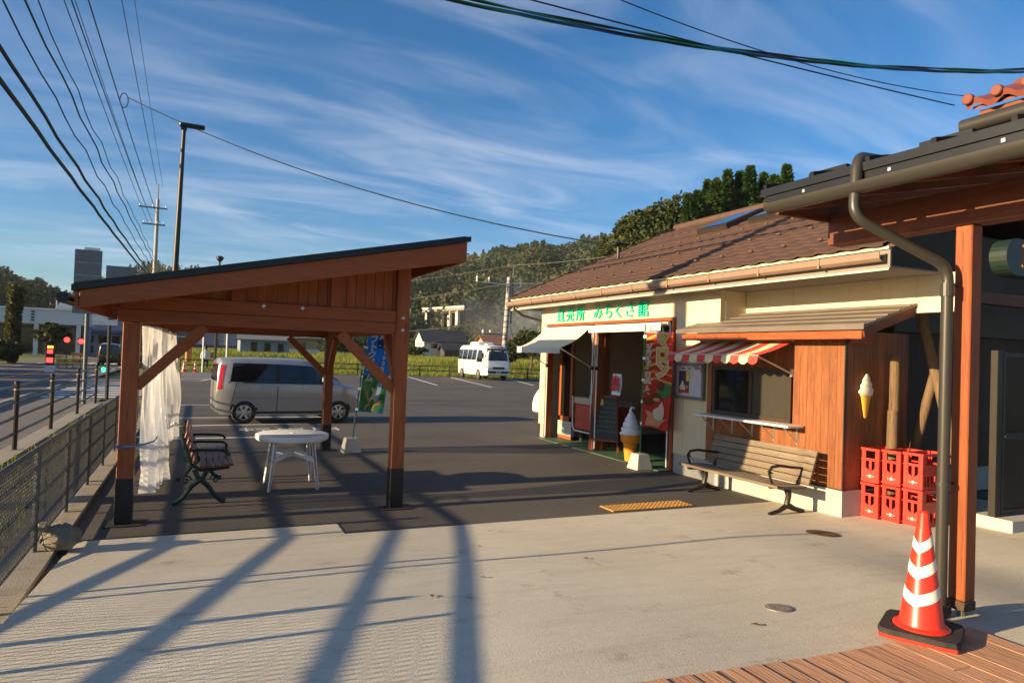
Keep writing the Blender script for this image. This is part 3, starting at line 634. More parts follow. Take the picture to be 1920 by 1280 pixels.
# tall banners: cloth with print on a pole in a concrete foot
def banner(name, label, base, polecol, top, cloth_x0, wd, z0, z1, ground, prints, pole_h, lean=0.0, dirv=(1,0)):
    bx, by = base; bz = gz(bx, by)
    t_ = thing(name, label, 'banner', (bx, by, bz))
    part('concrete_foot', MB().add([(s*a+bx, u*a+by, z+bz) for a, z in ((0.155,0.004),(0.105,0.26)) for s, u in ((-1,-1),(1,-1),(1,1),(-1,1))], [(0,3,2,1),(4,5,6,7),(0,1,5,4),(1,2,6,5),(2,3,7,6),(3,0,4,7)]), M['concrete_block'], t_, bevel=0.008)
    def pp(z): return (bx+lean*dirv[0]*z/2.3, by+lean*dirv[1]*z/2.3)
    part('pole', MB().tube([(*pp(0.2), bz+0.2), (*pp(pole_h), bz+pole_h)], 0.013, 8), polecol, t_)
    a = pp(z1-0.02); part('cross_arm', MB().tube([(a[0],a[1],bz+z1+0.015), (a[0]+dirv[0]*wd,a[1]+dirv[1]*wd,bz+z1+0.0)], 0.007, 6), M['white_metal'], t_)
    n = (dirv[1], -dirv[0])
    def cl(u, v, o=0.0):
        z = z1+(z0-z1)*v; p = pp(z); k = wd*(1-0.06*v)
        wob = 0.035*math.sin(v*5+u*2.2)*u+0.02*math.sin(u*7+v*2)*(0.3+v)+o
        return (p[0]+dirv[0]*(0.03+u*k)+n[0]*wob, p[1]+dirv[1]*(0.03+u*k)+n[1]*wob, bz+z-0.03*u*v)
    cloth = part('cloth', MB().grid(lambda u, v: cl(u, v), 14, 40), ground, t_, smooth=True)
    for k in range(5):
        z = z1-0.06-(z1-z0-0.1)*k/4; p = pp(z); part('loop', MB().beam((p[0]-dirv[0]*0.02,p[1]-dirv[1]*0.02,bz+z), (p[0]+dirv[0]*0.05,p[1]+dirv[1]*0.05,bz+z), 0.03, 0.045), M['white'], t_)
    for side in (1, -1):
        for i, (kind, data, m_) in enumerate(prints):
            o_ = side*(0.004+0.0015*i)
            if kind == 'poly':       # polygon in cloth coordinates, fan-filled on a small grid
                bm = bmesh.new(); f = bm.faces.new([bm.verts.new((u if side > 0 else u, v, 0)) for u, v in data])
                bmesh.ops.triangulate(bm, faces=[f]); bmesh.ops.subdivide_edges(bm, edges=bm.edges[:], cuts=3, use_grid_fill=True)
            else:                    # lettering: (body, u, v, size)
                body, u0, v0, size = data; me = text_mesh(body, size, 0, m_, 0.010*size/0.2 if kind == 'bold' else (0.022*size/0.2 if kind == 'halo' else 0))
                bm = bmesh.new(); bm.from_mesh(me); bpy.data.meshes.remove(me)
                for vtx in bm.verts:
                    vtx.co = (u0+vtx.co.x/wd, v0-vtx.co.y/(z1-z0), 0)
            me = bpy.data.meshes.new('print'); off = OFF[t_.name]
            for vtx in bm.verts: vtx.co = Vector(cl(min(0.99,max(0.01,vtx.co.x)), min(0.995,max(0.005,vtx.co.y)), o_))-off
            bm.to_mesh(me); bm.free(); me.materials.append(m_)
            OFF[link('print', me, cloth).name] = off
    return t_
def circ(u, v, r, ry, n=14, a0=0, a1=360): return [(u+r*math.cos(R(a0+(a1-a0)*k/n)), v+ry*math.sin(R(a0+(a1-a0)*k/n))) for k in range(n)]
def column(kind, s, u, v0, dv, size, m_): return [(kind, (ch, u, v0+dv*i, size), m_) for i, ch in enumerate(s)]
pr = [('poly', [(0.01,0.60),(0.25,0.56),(0.55,0.60),(0.8,0.57),(0.99,0.60),(0.99,0.99),(0.01,0.99)], M['c_green']),
      ('poly', circ(0.33,0.70,0.26,0.10), cloth_mat('cloth_light_green', (0.18,0.46,0.13))),
      ('poly', [(0.2,0.97),(0.28,0.85),(0.16,0.79),(0.3,0.75),(0.45,0.79),(0.72,0.86),(0.9,0.85),(0.8,0.90),(0.62,0.92),(0.58,0.98)], M['c_tan']),
      ('poly', [(0.32,0.80),(0.42,0.73),(0.6,0.68),(0.74,0.60),(0.82,0.63),(0.80,0.76),(0.72,0.86),(0.5,0.88),(0.38,0.85)], M['c_cream_print']),
      ('poly', [(0.62,0.68),(0.74,0.60),(0.82,0.63),(0.80,0.76),(0.72,0.86),(0.6,0.86)], M['c_pale_blue'])]
pr += column('halo', '生乳', 0.70, 0.06, 0.135, 0.26, cloth_mat('cloth_navy', (0.01,0.05,0.22)))+column('bold', '生乳', 0.70, 0.06, 0.135, 0.26, M['c_white'])
pr += column('bold', '100%', 0.72, 0.32, 0.062, 0.10, M['c_white'])
pr += column('bold', 'ソフトクリーム', 0.24, 0.09, 0.088, 0.155, M['c_white'])
banner('blue_banner', 'blue soft cream banner with green foot on a pole beside the shelter', (2.52,12.12), mat('teal_pole', (0.01,0.10,0.16), 0.4), 2.3, 0, 0.46, 0.72, 2.28, M['c_blue'], pr, 2.45, 0.22, (0.985,-0.17))
pr = []
for k in range(7): pr.append(('poly', [(0.02,0.06+0.075*k),(0.35,0.015+0.075*k),(0.98,0.03+0.08*k),(0.98,0.05+0.08*k),(0.4,0.035+0.075*k),(0.02,0.095+0.075*k)], (M['c_yellow'], M['c_orange'])[k % 2]))
pr += [('poly', [(0.45,0.60),(0.7,0.52),(0.98,0.53),(0.97,0.62),(0.8,0.68),(0.5,0.66)], M['c_green']),
       ('poly', circ(0.60,0.56,0.15,0.045), M['c_brown']), ('poly', circ(0.45,0.68,0.2,0.05), M['c_brown']), ('poly', circ(0.20,0.73,0.17,0.05), M['c_brown']),
       ('poly', circ(0.47,0.70,0.12,0.02), M['c_tan']),
       ('poly', [(0.12,0.98),(0.2,0.88),(0.12,0.82),(0.35,0.84),(0.6,0.90),(0.95,0.88),(0.75,0.94),(0.62,0.98)], M['c_tan']),
       ('poly', [(0.36,0.86),(0.36,0.81),(0.55,0.77),(0.68,0.71),(0.80,0.77),(0.84,0.84),(0.8,0.89),(0.55,0.91),(0.42,0.90)], M['c_cream_print'])]
pr += column('halo', 'マロン', 0.66, 0.085, 0.155, 0.29, M['c_cream_print'])+column('bold', 'マロン', 0.66, 0.085, 0.155, 0.27, M['c_yellow'])
pr += column('halo', 'ソフトクリーム', 0.20, 0.16, 0.075, 0.135, M['c_white'])+column('text', 'ソフトクリーム', 0.20, 0.16, 0.075, 0.125, M['c_green'])
banner('red_banner', 'red chestnut soft cream banner on a green pole before the shop door', (6.74,9.42), mat('green_pole', (0.01,0.16,0.06), 0.4), 2.4, 0, 0.60, 0.72, 2.26, M['c_red'], pr, 2.40, 0.03, (0.20,-0.98))

# ================================================================== the farm shop
sh = thing('shop_building', 'cream walled farm shop with a brown tiled roof and two open doors', 'shop', (7.1, 10.9, 0))
WX = 7.1
def RZ(x): return 3.15+(x-6.67)*0.455
def panel(x0, x1, y0, y1, z0, z1, m=None, nm='siding_panel'): return part(nm, MB().box(x0, x1, y0, y1, z0, z1), m or M['cream'], sh, bevel=0.003)
# siding panels of the front wall
y = 13.80
segs = []
while y > 8.02:
    y2 = max(8.0, y-0.455); segs.append((y2, y)); y = y2
for y0, y1 in segs:
    lo = 2.53
    if y0 >= 13.30: 
        panel(WX, WX+0.1, 13.56, y1-0.002, 0.30, 2.53); panel(WX, WX+0.1, y0+0.002, y1-0.002, 2.534, 2.90); continue
    if y0 < 9.02:
        panel(WX, WX+0.1, y0+0.002, min(y1, 9.03)-0.002, 0.32, 2.90)
        if y1 > 9.03: panel(WX, WX+0.1, 9.03, y1-0.002, 2.534, 2.90)
        continue
    panel(WX, WX+0.1, y0+0.002, y1-0.002, 2.534, 2.90)
panel(WX+0.1, WX+0.5, 8.001, 8.10, 2.38, 2.90)                               # side of the step in the wall
for k in range(7):                                                          # recessed upper wall
    y1 = 8.0-0.455*k; panel(7.60, 7.70, y1-0.453, y1, 2.47, 2.91)
part('trim_strip', MB().box(7.585, 7.60, 4.82, 7.99, 2.47, 2.52), M['cream_trim'], sh)
part('plinth', MB().box(WX+0.02, WX+0.12, 13.57, 13.80, 0.0, 0.30), M['plinth'], sh)
part('plinth', MB().box(WX+0.02, WX+0.12, 8.05, 9.03, 0.0, 0.318), M['plinth'], sh)
part('gable_wall', MB().box(WX+0.1, 15.8, 13.72, 13.80, 0.0, 2.9), M['cream'], sh)
part('corner_trim', MB().box(WX-0.012, WX+0.05, 13.79, 13.83, 0.3, 2.9), M['cream_trim'], sh)
# eaves
part('shade_grey_fascia', MB().box(6.70, 6.725, 4.95, 14.66, 2.87, 3.11), M['soffit'], sh)  # grey puts the gutter's shade into the colour of a cream fascia
part('eave_trim_and_lit_edge', MB().box(6.672, 6.699, 4.95, 14.67, 3.092, 3.122), M['cream_trim'], sh)
part('eave_trim_and_lit_edge', MB().box(6.676, 6.699, 4.95, 14.66, 2.866, 2.888), M['cream_trim'], sh)  # cream strip stands for the fascia's sunlit lower edge
part('soffit', MB().box(6.725, 7.6, 4.95, 14.6, 2.895, 2.915), M['soffit'], sh)
gm_ = MB(); gp = [(6.575,3.055),(6.565,3.05),(6.568,2.985),(6.60,2.955),(6.655,2.955),(6.672,2.985),(6.672,3.05),(6.664,3.05),(6.662,2.99),(6.65,2.965),(6.605,2.965),(6.578,2.99)]
gm_.prism([(a, b_) for a, b_ in gp], 'y', 4.98, 14.72)
gut = part('gutter', gm_, M['gutter_tan'], sh)
for k in range(10): part('bracket', MB().box(6.56, 6.676, 14.3-k*0.95, 14.33-k*0.95, 2.948, 2.957).box(6.558, 6.566, 14.3-k*0.95, 14.33-k*0.95, 2.95, 3.06), M['gutter_tan'], gut)
part('downpipe', MB().tube([(6.62,14.35,2.95),(6.62,14.35,2.88),(6.80,14.25,2.74),(7.12,13.90,2.62),(7.14,13.88,2.5),(7.14,13.88,0.1)], 0.03, 8), M['brown_post'], sh, smooth=True)
# roof: deck with interlocking tiles
part('roof_deck', MB().add([(6.70,4.9,RZ(6.70)-.05),(11.46,4.9,RZ(11.46)-.05),(11.46,14.66,RZ(11.46)-.05),(6.70,14.66,RZ(6.70)-.05),(6.70,4.9,RZ(6.70)-.02),(11.46,4.9,RZ(11.46)-.02),(11.46,14.66,RZ(11.46)-.02),(6.70,14.66,RZ(6.70)-.02)],
    [(0,3,2,1),(4,5,6,7),(0,1,5,4),(1,2,6,5),(2,3,7,6),(3,0,4,7)]), M['tile_brown'], sh)
part('rear_roof', MB().add([(11.46,4.9,RZ(11.46)-.03),(16.3,4.9,3.1),(16.3,14.7,3.1),(11.46,14.7,RZ(11.46)-.03),(11.46,4.9,RZ(11.46)+.02),(16.3,4.9,3.15),(16.3,14.7,3.15),(11.46,14.7,RZ(11.46)+.02)],
    [(0,3,2,1),(4,5,6,7),(0,1,5,4),(1,2,6,5),(2,3,7,6),(3,0,4,7)]), M['tile_brown'], sh)
SL = math.atan(0.455); cs, sn = math.cos(SL), math.sin(SL)
TW, TL = 0.303, 0.262
def tile_mb():
    mb = MB(); prof_ = [(0,0.012),(0.03,0.026),(0.07,0.030),(0.11,0.022),(0.17,0.010),(0.24,0.008),(0.285,0.014),(0.301,0.012)]
    n = len(prof_)
    for s_, dz in ((0.0, 0.016), (TL+0.03, -0.004)): mb.add([(s_, -p, h+dz) for p, h in prof_], [])
    mb.add([(0.0, -p, h-0.010) for p, h in prof_], [])
    mb.f += [(i, i+1, n+i+1, n+i) for i in range(n-1)]+[(2*n+i, 2*n+i+1, i+1, i) for i in range(n-1)]
    return mb
tmesh = tile_mb().mesh('roof_tile', M['tile_brown'])
rows = 19; ny = 42; tiles = []
for j in range(rows):
    for i in range(ny):
        y = 14.68-i*TW+(0.0 if j % 2 == 0 else 0.0); s_ = -0.03+j*TL
        if y < 5.1: continue
        tiles.append((math.hypot(6.67+s_*cs, y), (6.66+s_*cs, y, RZ(6.66+s_*cs)-0.012+rnd.uniform(-.002,.002)), j))
vis = [t_ for t_ in tiles if t_[1][1] > 4.6]; vis.sort(key=lambda t_: t_[0]+0.25*t_[2]); near = set(id(t_) for t_ in vis[:290])
far = MB(); rotm = Matrix.Rotation(-SL, 4, 'Y'); base_t = tile_mb()
for t_ in tiles:
    if id(t_) in near:
        o = link('roof_tile', tmesh, sh, Vector(t_[1])-sh.location); o.rotation_euler = (0, -SL, 0)
    else:
        mt = Matrix.Translation(t_[1])@rotm; far.add([mt@Vector(v) for v in base_t.v], base_t.f)
o = part('roof_tile_field', far, M['tile_brown'], sh); o['kind'] = 'stuff'
part('verge_cap', MB().beam((6.66,14.68,RZ(6.66)+.012), (11.46,14.68,RZ(11.46)+.012), 0.05, 0.07), M['tile_brown'], sh)
part('ridge_cap', MB().tube([(11.46,4.9,RZ(11.46)+.02), (11.46,14.72,RZ(11.46)+.02)], 0.10, 10), M['tile_brown'], sh, smooth=True)
smesh = MB().box(-0.02, 0.015, -0.035, 0.035, 0.0, 0.035).mesh('snow_guard', mat('light_brown_guard', (0.11,0.06,0.042), 0.75), bevel=0.008)
for row, (s_, st) in enumerate(((0.62,0), (1.55,0.3), (2.75,0.15))):
    for i in range(15):
        x_ = 6.66+s_*cs; o = link('snow_guard', smesh, sh, Vector((x_, 14.2-st-i*0.606, RZ(x_)+0.022))-sh.location); o.rotation_euler = (0,-SL,0)
def skylight(y0, y1, s0, s1):
    f = MB(); x0_, x1_ = 6.66+s0*cs, 6.66+s1*cs
    def q(x, y, h): return (x-sn*h, y, RZ(x)+cs*h)
    f.add([q(x0_,y0,0),q(x1_,y0,0),q(x1_,y1,0),q(x0_,y1,0),q(x0_,y0,.13),q(x1_,y0,.13),q(x1_,y1,.13),q(x0_,y1,.13)], [(0,3,2,1),(4,5,6,7),(0,1,5,4),(1,2,6,5),(2,3,7,6),(3,0,4,7)])
    o_ = part('skylight', f, M['bronze'], sh, bevel=0.008); d = 0.05
    g = MB(); g.add([q(x0_+d,y0+d,.134),q(x1_-d,y0+d,.134),q(x1_-d,y1-d,.134),q(x0_+d,y1-d,.134),q(x0_+d,y0+d,.14),q(x1_-d,y0+d,.14),q(x1_-d,y1-d,.14),q(x0_+d,y1-d,.14)], [(0,3,2,1),(4,5,6,7),(0,1,5,4),(1,2,6,5),(2,3,7,6),(3,0,4,7)])
    part('pane', g, M['glass_dark'], o_)
skylight(10.75, 11.65, 3.3, 4.4); skylight(9.2, 10.15, 3.3, 4.4)
vp = part('vent_pipe', MB().tube([(8.9,13.55,RZ(8.9)-.05), (8.9,13.55,RZ(8.9)+0.32)], 0.035, 8), M['brown_post'], sh)
part('vent_cap', MB().box(8.74, 9.06, 13.42, 13.68, RZ(8.9)+0.32, RZ(8.9)+0.36).add([(8.72,13.40,RZ(8.9)+.36),(9.08,13.40,RZ(8.9)+.36),(9.08,13.70,RZ(8.9)+.36),(8.72,13.70,RZ(8.9)+.36),(8.9,13.55,RZ(8.9)+.43)], [(0,3,2,1),(0,1,4),(1,2,4),(2,3,4),(3,0,4)]), M['brown_post'], vp)
# door frames, interior
for y0, y1 in ((13.47,13.56), (11.40,11.53), (9.03,9.11)):
    part('door_jamb', MB().box(WX-0.02, WX+0.12, y0, y1, 0.02, 2.47), M['timber_z'], sh)
part('door_head', MB().box(WX-0.022, WX+0.12, 9.025, 13.565, 2.472, 2.53), M['timber_y'], sh, bevel=0.004)
part('inner_post', MB().box(WX+0.13, WX+0.25, 11.36, 11.48, 0.02, 2.5), M['dark_timber_z'], sh)
part('floor_mat', MB().box(6.90, 8.2, 9.12, 13.46, 0.004, 0.02), M['green_floor'], sh)
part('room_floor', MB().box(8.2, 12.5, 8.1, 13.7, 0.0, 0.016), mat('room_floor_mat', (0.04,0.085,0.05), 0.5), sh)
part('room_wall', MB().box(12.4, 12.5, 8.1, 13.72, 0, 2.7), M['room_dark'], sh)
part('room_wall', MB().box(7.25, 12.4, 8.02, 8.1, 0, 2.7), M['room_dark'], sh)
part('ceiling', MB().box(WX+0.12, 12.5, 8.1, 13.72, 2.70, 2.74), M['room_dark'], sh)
k = 0; y = 9.2
while y < 13.6:
    part('wall_board', MB().box(11.20, 11.25, y, y+0.19, 0.02, 2.68), M['cedar_z'], sh); y += 0.2
part('shelf_board', MB().box(10.6, 11.19, 9.3, 13.4, 0.8, 0.84), M['cedar_y'], sh); part('shelf_board', MB().box(10.6, 11.19, 9.3, 13.4, 1.45, 1.48), M['cedar_y'], sh)
rw = part('rear_window', MB().box(11.12, 11.19, 9.55, 10.6, 1.2, 2.05), M['bronze'], sh)
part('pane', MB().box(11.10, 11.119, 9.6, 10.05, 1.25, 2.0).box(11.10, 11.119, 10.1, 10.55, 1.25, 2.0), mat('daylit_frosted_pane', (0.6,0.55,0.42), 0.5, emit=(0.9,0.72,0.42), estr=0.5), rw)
sd = part('sliding_door', MB().box(WX+0.28, WX+0.33, 12.86, 13.44, 0.03, 0.10).box(WX+0.28, WX+0.33, 12.86, 13.44, 0.42, 0.52).box(WX+0.28, WX+0.33, 12.86, 13.44, 2.3, 2.42).box(WX+0.28, WX+0.33, 12.86, 12.95, 0.101, 2.299).box(WX+0.28, WX+0.33, 13.35, 13.44, 0.101, 2.299), M['timber_z'], sh)
part('pane', MB().box(WX+0.30, WX+0.31, 12.95, 13.35, 0.52, 2.3), M['glass_dark'], sd)
part('kick_panel', MB().box(WX+0.27, WX+0.345, 12.84, 13.45, 0.105, 0.415), M['plinth'], sd)
# things in the doorway
fz = thing('chest_freezer', 'red chest freezer with a white rail frame in the left doorway', 'freezer', (7.6, 12.1, 0.02))
part('body', MB().box(7.40, 8.05, 11.62, 12.75, 0.30, 0.83), mat('freezer_red', (0.42,0.06,0.03), 0.45), fz, bevel=0.02)
part('lid', MB().box(7.38, 8.07, 11.60, 12.77, 0.834, 0.98), mat('freezer_lid', (0.42,0.36,0.27), 0.5), fz, bevel=0.015)
part('rail_frame', MB().tube([(7.36,12.80,0.99),(7.36,12.78,0.94),(7.36,12.76,0.36),(7.36,12.68,0.27),(7.36,11.62,0.27),(7.36,11.60,0.30)], 0.016, 6), M['white_metal'], fz, smooth=True)
for y_ in (12.6, 11.75): part('castor', MB().lathe([(0.03,0.03),(0.05,0.05),(0.05,0.28),(0.02,0.29)], (7.5,y_,0.0), 8), M['rubber'], fz)
mbd = thing('menu_board', 'black chalk menu board on an easel frame leaning in the doorway', 'sign', (7.28, 11.2, 0.02))
def easel(u, v, o=0.0):  # a plane leaning back, u across, v up
    return (6.98+0.34*u+0.10*v+0.02*o, 11.42-0.48*u+0.18*v-0.03*o, 0.03+1.05*v)
fr = MB(); 
for a, c_ in (((0,0),(0.06,1)), ((1,0),(0.94,1)), ((0.03,0.20),(0.97,0.20)), ((0.06,1.0),(0.94,1.0))): fr.beam(easel(*a), easel(*c_), 0.03, 0.035)
part('frame', fr, mat('red_brown_frame', (0.22,0.035,0.02), 0.5), mbd)
part('board', MB().add([easel(0.05,0.22,0),easel(0.95,0.22,0),easel(0.92,0.98,0),easel(0.08,0.98,0),easel(0.05,0.22,.6),easel(0.95,0.22,.6),easel(0.92,0.98,.6),easel(0.08,0.98,.6)], [(0,3,2,1),(4,5,6,7),(0,1,5,4),(1,2,6,5),(2,3,7,6),(3,0,4,7)]), mat('chalkboard', (0.02,0.028,0.028), 0.6), mbd)
ch = MB()
for r_ in range(7):
    v = 0.86-0.085*r_; u = 0.2
    while u < 0.85:
        du = 0.03+0.07*rnd.random(); ch.add([easel(u,v,.66),easel(u+du,v,.66),easel(u+du,v+0.035,.66),easel(u,v+0.035,.66)], [(0,1,2,3)]); u += du+0.04
part('chalk_writing', ch, mat('chalk', (0.08,0.11,0.10), 0.9), mbd)
part('sticker', MB().add([easel(0.2,0.83,.7),easel(0.42,0.83,.7),easel(0.42,0.93,.7),easel(0.31,0.97,.7),easel(0.2,0.93,.7)], [(0,1,2,3,4)]), M['yellow'], mbd)
part('back_leg', MB().beam((7.45,11.35,1.05), (7.95,11.55,0.03), 0.03, 0.04).beam((7.20,11.62,1.05), (7.65,11.75,0.03), 0.03, 0.04), M['dark_timber_z'], mbd)
kp = single('ice_flag', MB().grid(lambda u, v: (7.25+0.02*math.sin(v*4), 11.10-0.30*u, 1.53-0.40*v), 6, 8), M['white'], 'small white shaved ice flag hanging in the right doorway', 'flag', base=(7.25,10.95,1.33))
for bd, m_, xo in ((0.02, M['red'], 0.004),):
    me = text_mesh('氷', 0.28, 0, m_, bd); o = link('lettering', me, kp, (-0.03-xo, 0.0, 0.0)); o.rotation_euler = (R(90), 0, R(-90))
for (cy, cz_) in ((0.09,0.13),(-0.09,0.12),(0.1,-0.1),(-0.1,-0.12),(0.12,0.02),(-0.12,0.0)):
    me = MB().lathe([(0.0,0),(0.028,0.001),(0.0,0.002)], n=8).mesh('print', M['blue']); o = link('print', me, kp, (-0.028, cy, cz_)); o.rotation_euler = (0, R(-90), 0)
# soft cream display model
sc = thing('soft_cream_model', 'tall white soft cream model on an orange cone before the shop', 'display', (6.98, 10.05, 0.004))
def swirl():
    mb = MB(); n = 26; pr_ = []
    zz = np.linspace(0, 1, 60)
    for v in zz:
        r = 0.185*(1-v)**0.62*(0.86+0.14*abs(math.sin(v*math.pi*4.6+0.3)))+0.004
        pr_.append((r, 0.50+0.40*v))
    vs = []
    for i, (r, z) in enumerate(pr_):
        for k_ in range(n):
            a = 2*math.pi*k_/n; v = zz[i]
            rr = 0.195*(1-v)**0.60*(0.84+0.16*abs(math.sin(v*math.pi*4.6+a*0.5)))+0.004
            vs.append((6.98+rr*math.cos(a), 10.05+rr*math.sin(a), z))
    m_ = len(pr_); mb.add(vs, [(i*n+k_, i*n+(k_+1) % n, (i+1)*n+(k_+1) % n, (i+1)*n+k_) for i in range(m_-1) for k_ in range(n)]+[tuple(range(n-1,-1,-1))])
    return mb
part('swirl', swirl(), M['white_plastic'], sc, smooth=True)
part('curl_tip', MB().tube([(6.98,10.05,0.87),(6.965,10.05,0.93),(6.985,10.04,0.972),(7.015,10.02,0.965),(7.02,10.015,0.935)], [.035,.026,.02,.016,.008], 8), M['white_plastic'], sc, smooth=True)
part('cone', MB().lathe([(0.09,0.03),(0.125,0.33),(0.128,0.345),(0.155,0.36),(0.17,0.385),(0.185,0.505),(0.17,0.51),(0.0,0.512)], (6.98,10.05,0), 28), M['orange'], sc, smooth=True)
part('base', MB().lathe([(0.10,0.004),(0.105,0.012),(0.10,0.032)], (6.98,10.05,0), 24), M['rubber'], sc)
# wall lettering
wl = thing('wall_lettering', 'large green raised shop name letters above the shop doors', 'sign', (WX-0.01, 11.4, 2.69))
yy = [12.93,12.52,12.10, 11.42,11.05,10.70,10.34,9.93]
for ch_, y_ in zip('直売所みちくさ館', yy):
    me = text_mesh(ch_, 0.40 if ch_ in '直売所館' else 0.38, 0.012, M['letter_green'], 0.003); o = link('letter', me, wl, (-0.012, y_-11.4, 0.0)); o.rotation_euler = (R(90), 0, R(-90)); o.scale = (0.88, 0.78, 1)
# door awnings
def awning(label, y0, y1, out, drop, rolled):
    a = thing('door_awning', label, 'awning', (WX-0.05, (y0+y1)/2, 2.4))
    part('roller_case', MB().tube([(WX-0.07,y0,2.42), (WX-0.07,y1,2.42)], 0.035, 10), M['white_metal'], a, smooth=True)
    xf = WX-0.07-out
    def cl(u, v): return (WX-0.09+(xf-WX+0.09)*v, y0+0.02+(y1-y0-0.04)*u, 2.44-drop*v-0.09*out*math.sin(v*math.pi))
    part('fabric', MB().grid(cl, 10, 12), M['canvas'], a, smooth=True)
    part('front_bar', MB().box(xf-0.03, xf+0.01, y0, y1, 2.43-drop-0.03, 2.43-drop+0.02), M['white_metal'], a)
    part('valance', MB().grid(lambda u, v: (xf-0.034-0.006*math.sin(u*30)*v, y0+(y1-y0)*u, 2.43-drop-0.01-0.10*v), 20, 3), M['canvas'], a)
    for y_ in (y0+0.02, y1-0.02):
        part('wall_rail', MB().tube([(WX-0.035,y_,0.06), (WX-0.035,y_,2.40)], 0.014, 8), M['white_metal'], a)
        if not rolled: part('arm', MB().tube([(xf,y_,2.43-drop-0.02), (WX-0.035,y_,1.62)], 0.012, 6), M['silver'], a)
        else: part('arm', MB().tube([(xf+0.02,y_,2.36), (WX-0.04,y_,1.60)], 0.012, 6), M['silver'], a)
        part('clamp', MB().box(WX-0.07, WX-0.02, y_-0.03, y_+0.03, 1.58, 1.65), M['black_metal'], a)
    return a
awning('cream canvas awning stretched out over the left shop door', 11.53, 13.47, 0.68, 0.44, False)
aw2 = awning('cream canvas awning rolled up over the right shop door', 9.12, 11.40, 0.14, 0.02, True)
part('pull_cord', MB().tube([(WX-0.05,11.42,2.4),(WX-0.06,11.44,1.4),(WX-0.07,11.50,1.0),(WX-0.06,11.56,0.98),(WX-0.05,11.58,1.1)], 0.005, 5), M['white'], aw2)
# notice case
nc = thing('notice_case', 'grey framed glass notice case with a poster on the cream wall', 'notice board', (WX-0.03, 8.63, 1.5))
y0, y1, z0, z1 = 8.27, 9.0, 1.22, 1.79
part('backing', MB().box(WX-0.030, WX-0.004, y0+0.03, y1-0.03, z0+0.03, z1-0.03), mat('pale_backing', (0.50,0.52,0.54), 0.6), nc)
part('frame', MB().box(WX-0.06, WX-0.002, y0, y1, z0, z0+0.045).box(WX-0.06, WX-0.002, y0, y1, z1-0.045, z1).box(WX-0.06, WX-0.002, y0, y0+0.045, z0+0.0455, z1-0.0455).box(WX-0.06, WX-0.002, y1-0.045, y1, z0+0.0455, z1-0.0455), M['steel_grey'], nc)
po = part('poster', MB().box(WX-0.034, WX-0.031, 8.63, 8.88, z0+0.09, z1-0.13), mat('dark_poster', (0.03,0.035,0.075), 0.5, col2=(0.09,0.06,0.10), scale=9), nc)
part('print', MB().box(WX-0.0365, WX-0.0345, 8.632, 8.878, z0+0.092, z0+0.125), M['red'], po); part('print', MB().box(WX-0.0365, WX-0.0345, 8.632, 8.70, z0+0.28, z1-0.135), M['yellow'], po)
part('print', MB().prism([(8.86,z0+0.14),(8.85,z0+0.20),(8.81,z0+0.24),(8.80,z0+0.28),(8.77,z0+0.28),(8.76,z0+0.23),(8.72,z0+0.20),(8.72,z0+0.14)], 'x', WX-0.0365, WX-0.0345), M['cream_print'], po)
part('print', MB().box(WX-0.0365, WX-0.0345, 8.65, 8.70, z0+0.17, z0+0.21), M['orange'], po)
for y_, wd, m_ in ((8.80,0.05,'brown'),(8.66,0.06,'green'),(8.50,0.13,'red')): part('heading', MB().box(WX-0.034, WX-0.031, y_-wd, y_, z1-0.10, z1-0.075), M[m_], nc)
part('handle', MB().box(WX-0.07, WX-0.0605, 8.56, 8.585, 1.56, 1.585), M['silver'], nc)

# ---------------------------------------------------------------- serving annex
ax = thing('serving_annex', 'brown cedar serving hut with a sliding window built against the shop', 'hut', (7.1, 6.9, 0))
AX = 7.02; AY0, AY1 = 5.74, 8.15
WY0, WY1, WZ0, WZ1 = 6.52, 8.0, 1.06, 1.76
y = AY0
while y < AY1-0.02:
    y2 = min(AY1, y+0.11)
    if y2 <= WY0+0.03 or y >= WY1-0.03:
        part('board', MB().box(AX, AX+0.03, y+.0015, y2-.0015, 0.35, 2.14), M['cedar_z'], ax)
    else:
        part('board', MB().box(AX, AX+0.03, y+.0015, y2-.0015, 0.35, WZ0), M['cedar_z'], ax); part('board', MB().box(AX, AX+0.03, y+.0015, y2-.0015, WZ1, 2.14), M['cedar_z'], ax)
    y = y2
x = AX+0.032
while x < 8.1:
    part('board', MB().box(x+.0015, x+0.1085, AY0, AY0+0.03, 0.35, 2.25), M['cedar_z'], ax); x += 0.11
part('corner_trim', MB().box(AX-0.012, AX+0.03, AY0-0.014, AY0-0.0005, 0.33, 2.13), M['bronze'], ax)
part('plinth', MB().box(AX-0.02, AX+0.05, AY0-0.02, AY1, -0.05, 0.34), M['plinth'], ax); part('plinth', MB().box(AX+0.05, 8.1, AY0-0.02, AY0+0.05, -0.05, 0.34), M['plinth'], ax)
part('plinth_cap', MB().box(AX-0.03, AX+0.05, AY0-0.03, AY1, 0.341, 0.349), M['bronze'], ax)
part('back_wall', MB().box(AX+0.9, AX+0.95, AY0+0.03, AY1, 0, 2.4), M['room_dark'], ax); part('inner_wall', MB().box(AX+0.03, AX+0.9, AY1-0.05, AY1, 0.1, 2.3), M['room_dark'], ax); part('inner_floor', MB().box(AX+0.05, AX+0.9, AY0+0.05, AY1-0.05, 0.3, 0.33), M['room_dark'], ax)
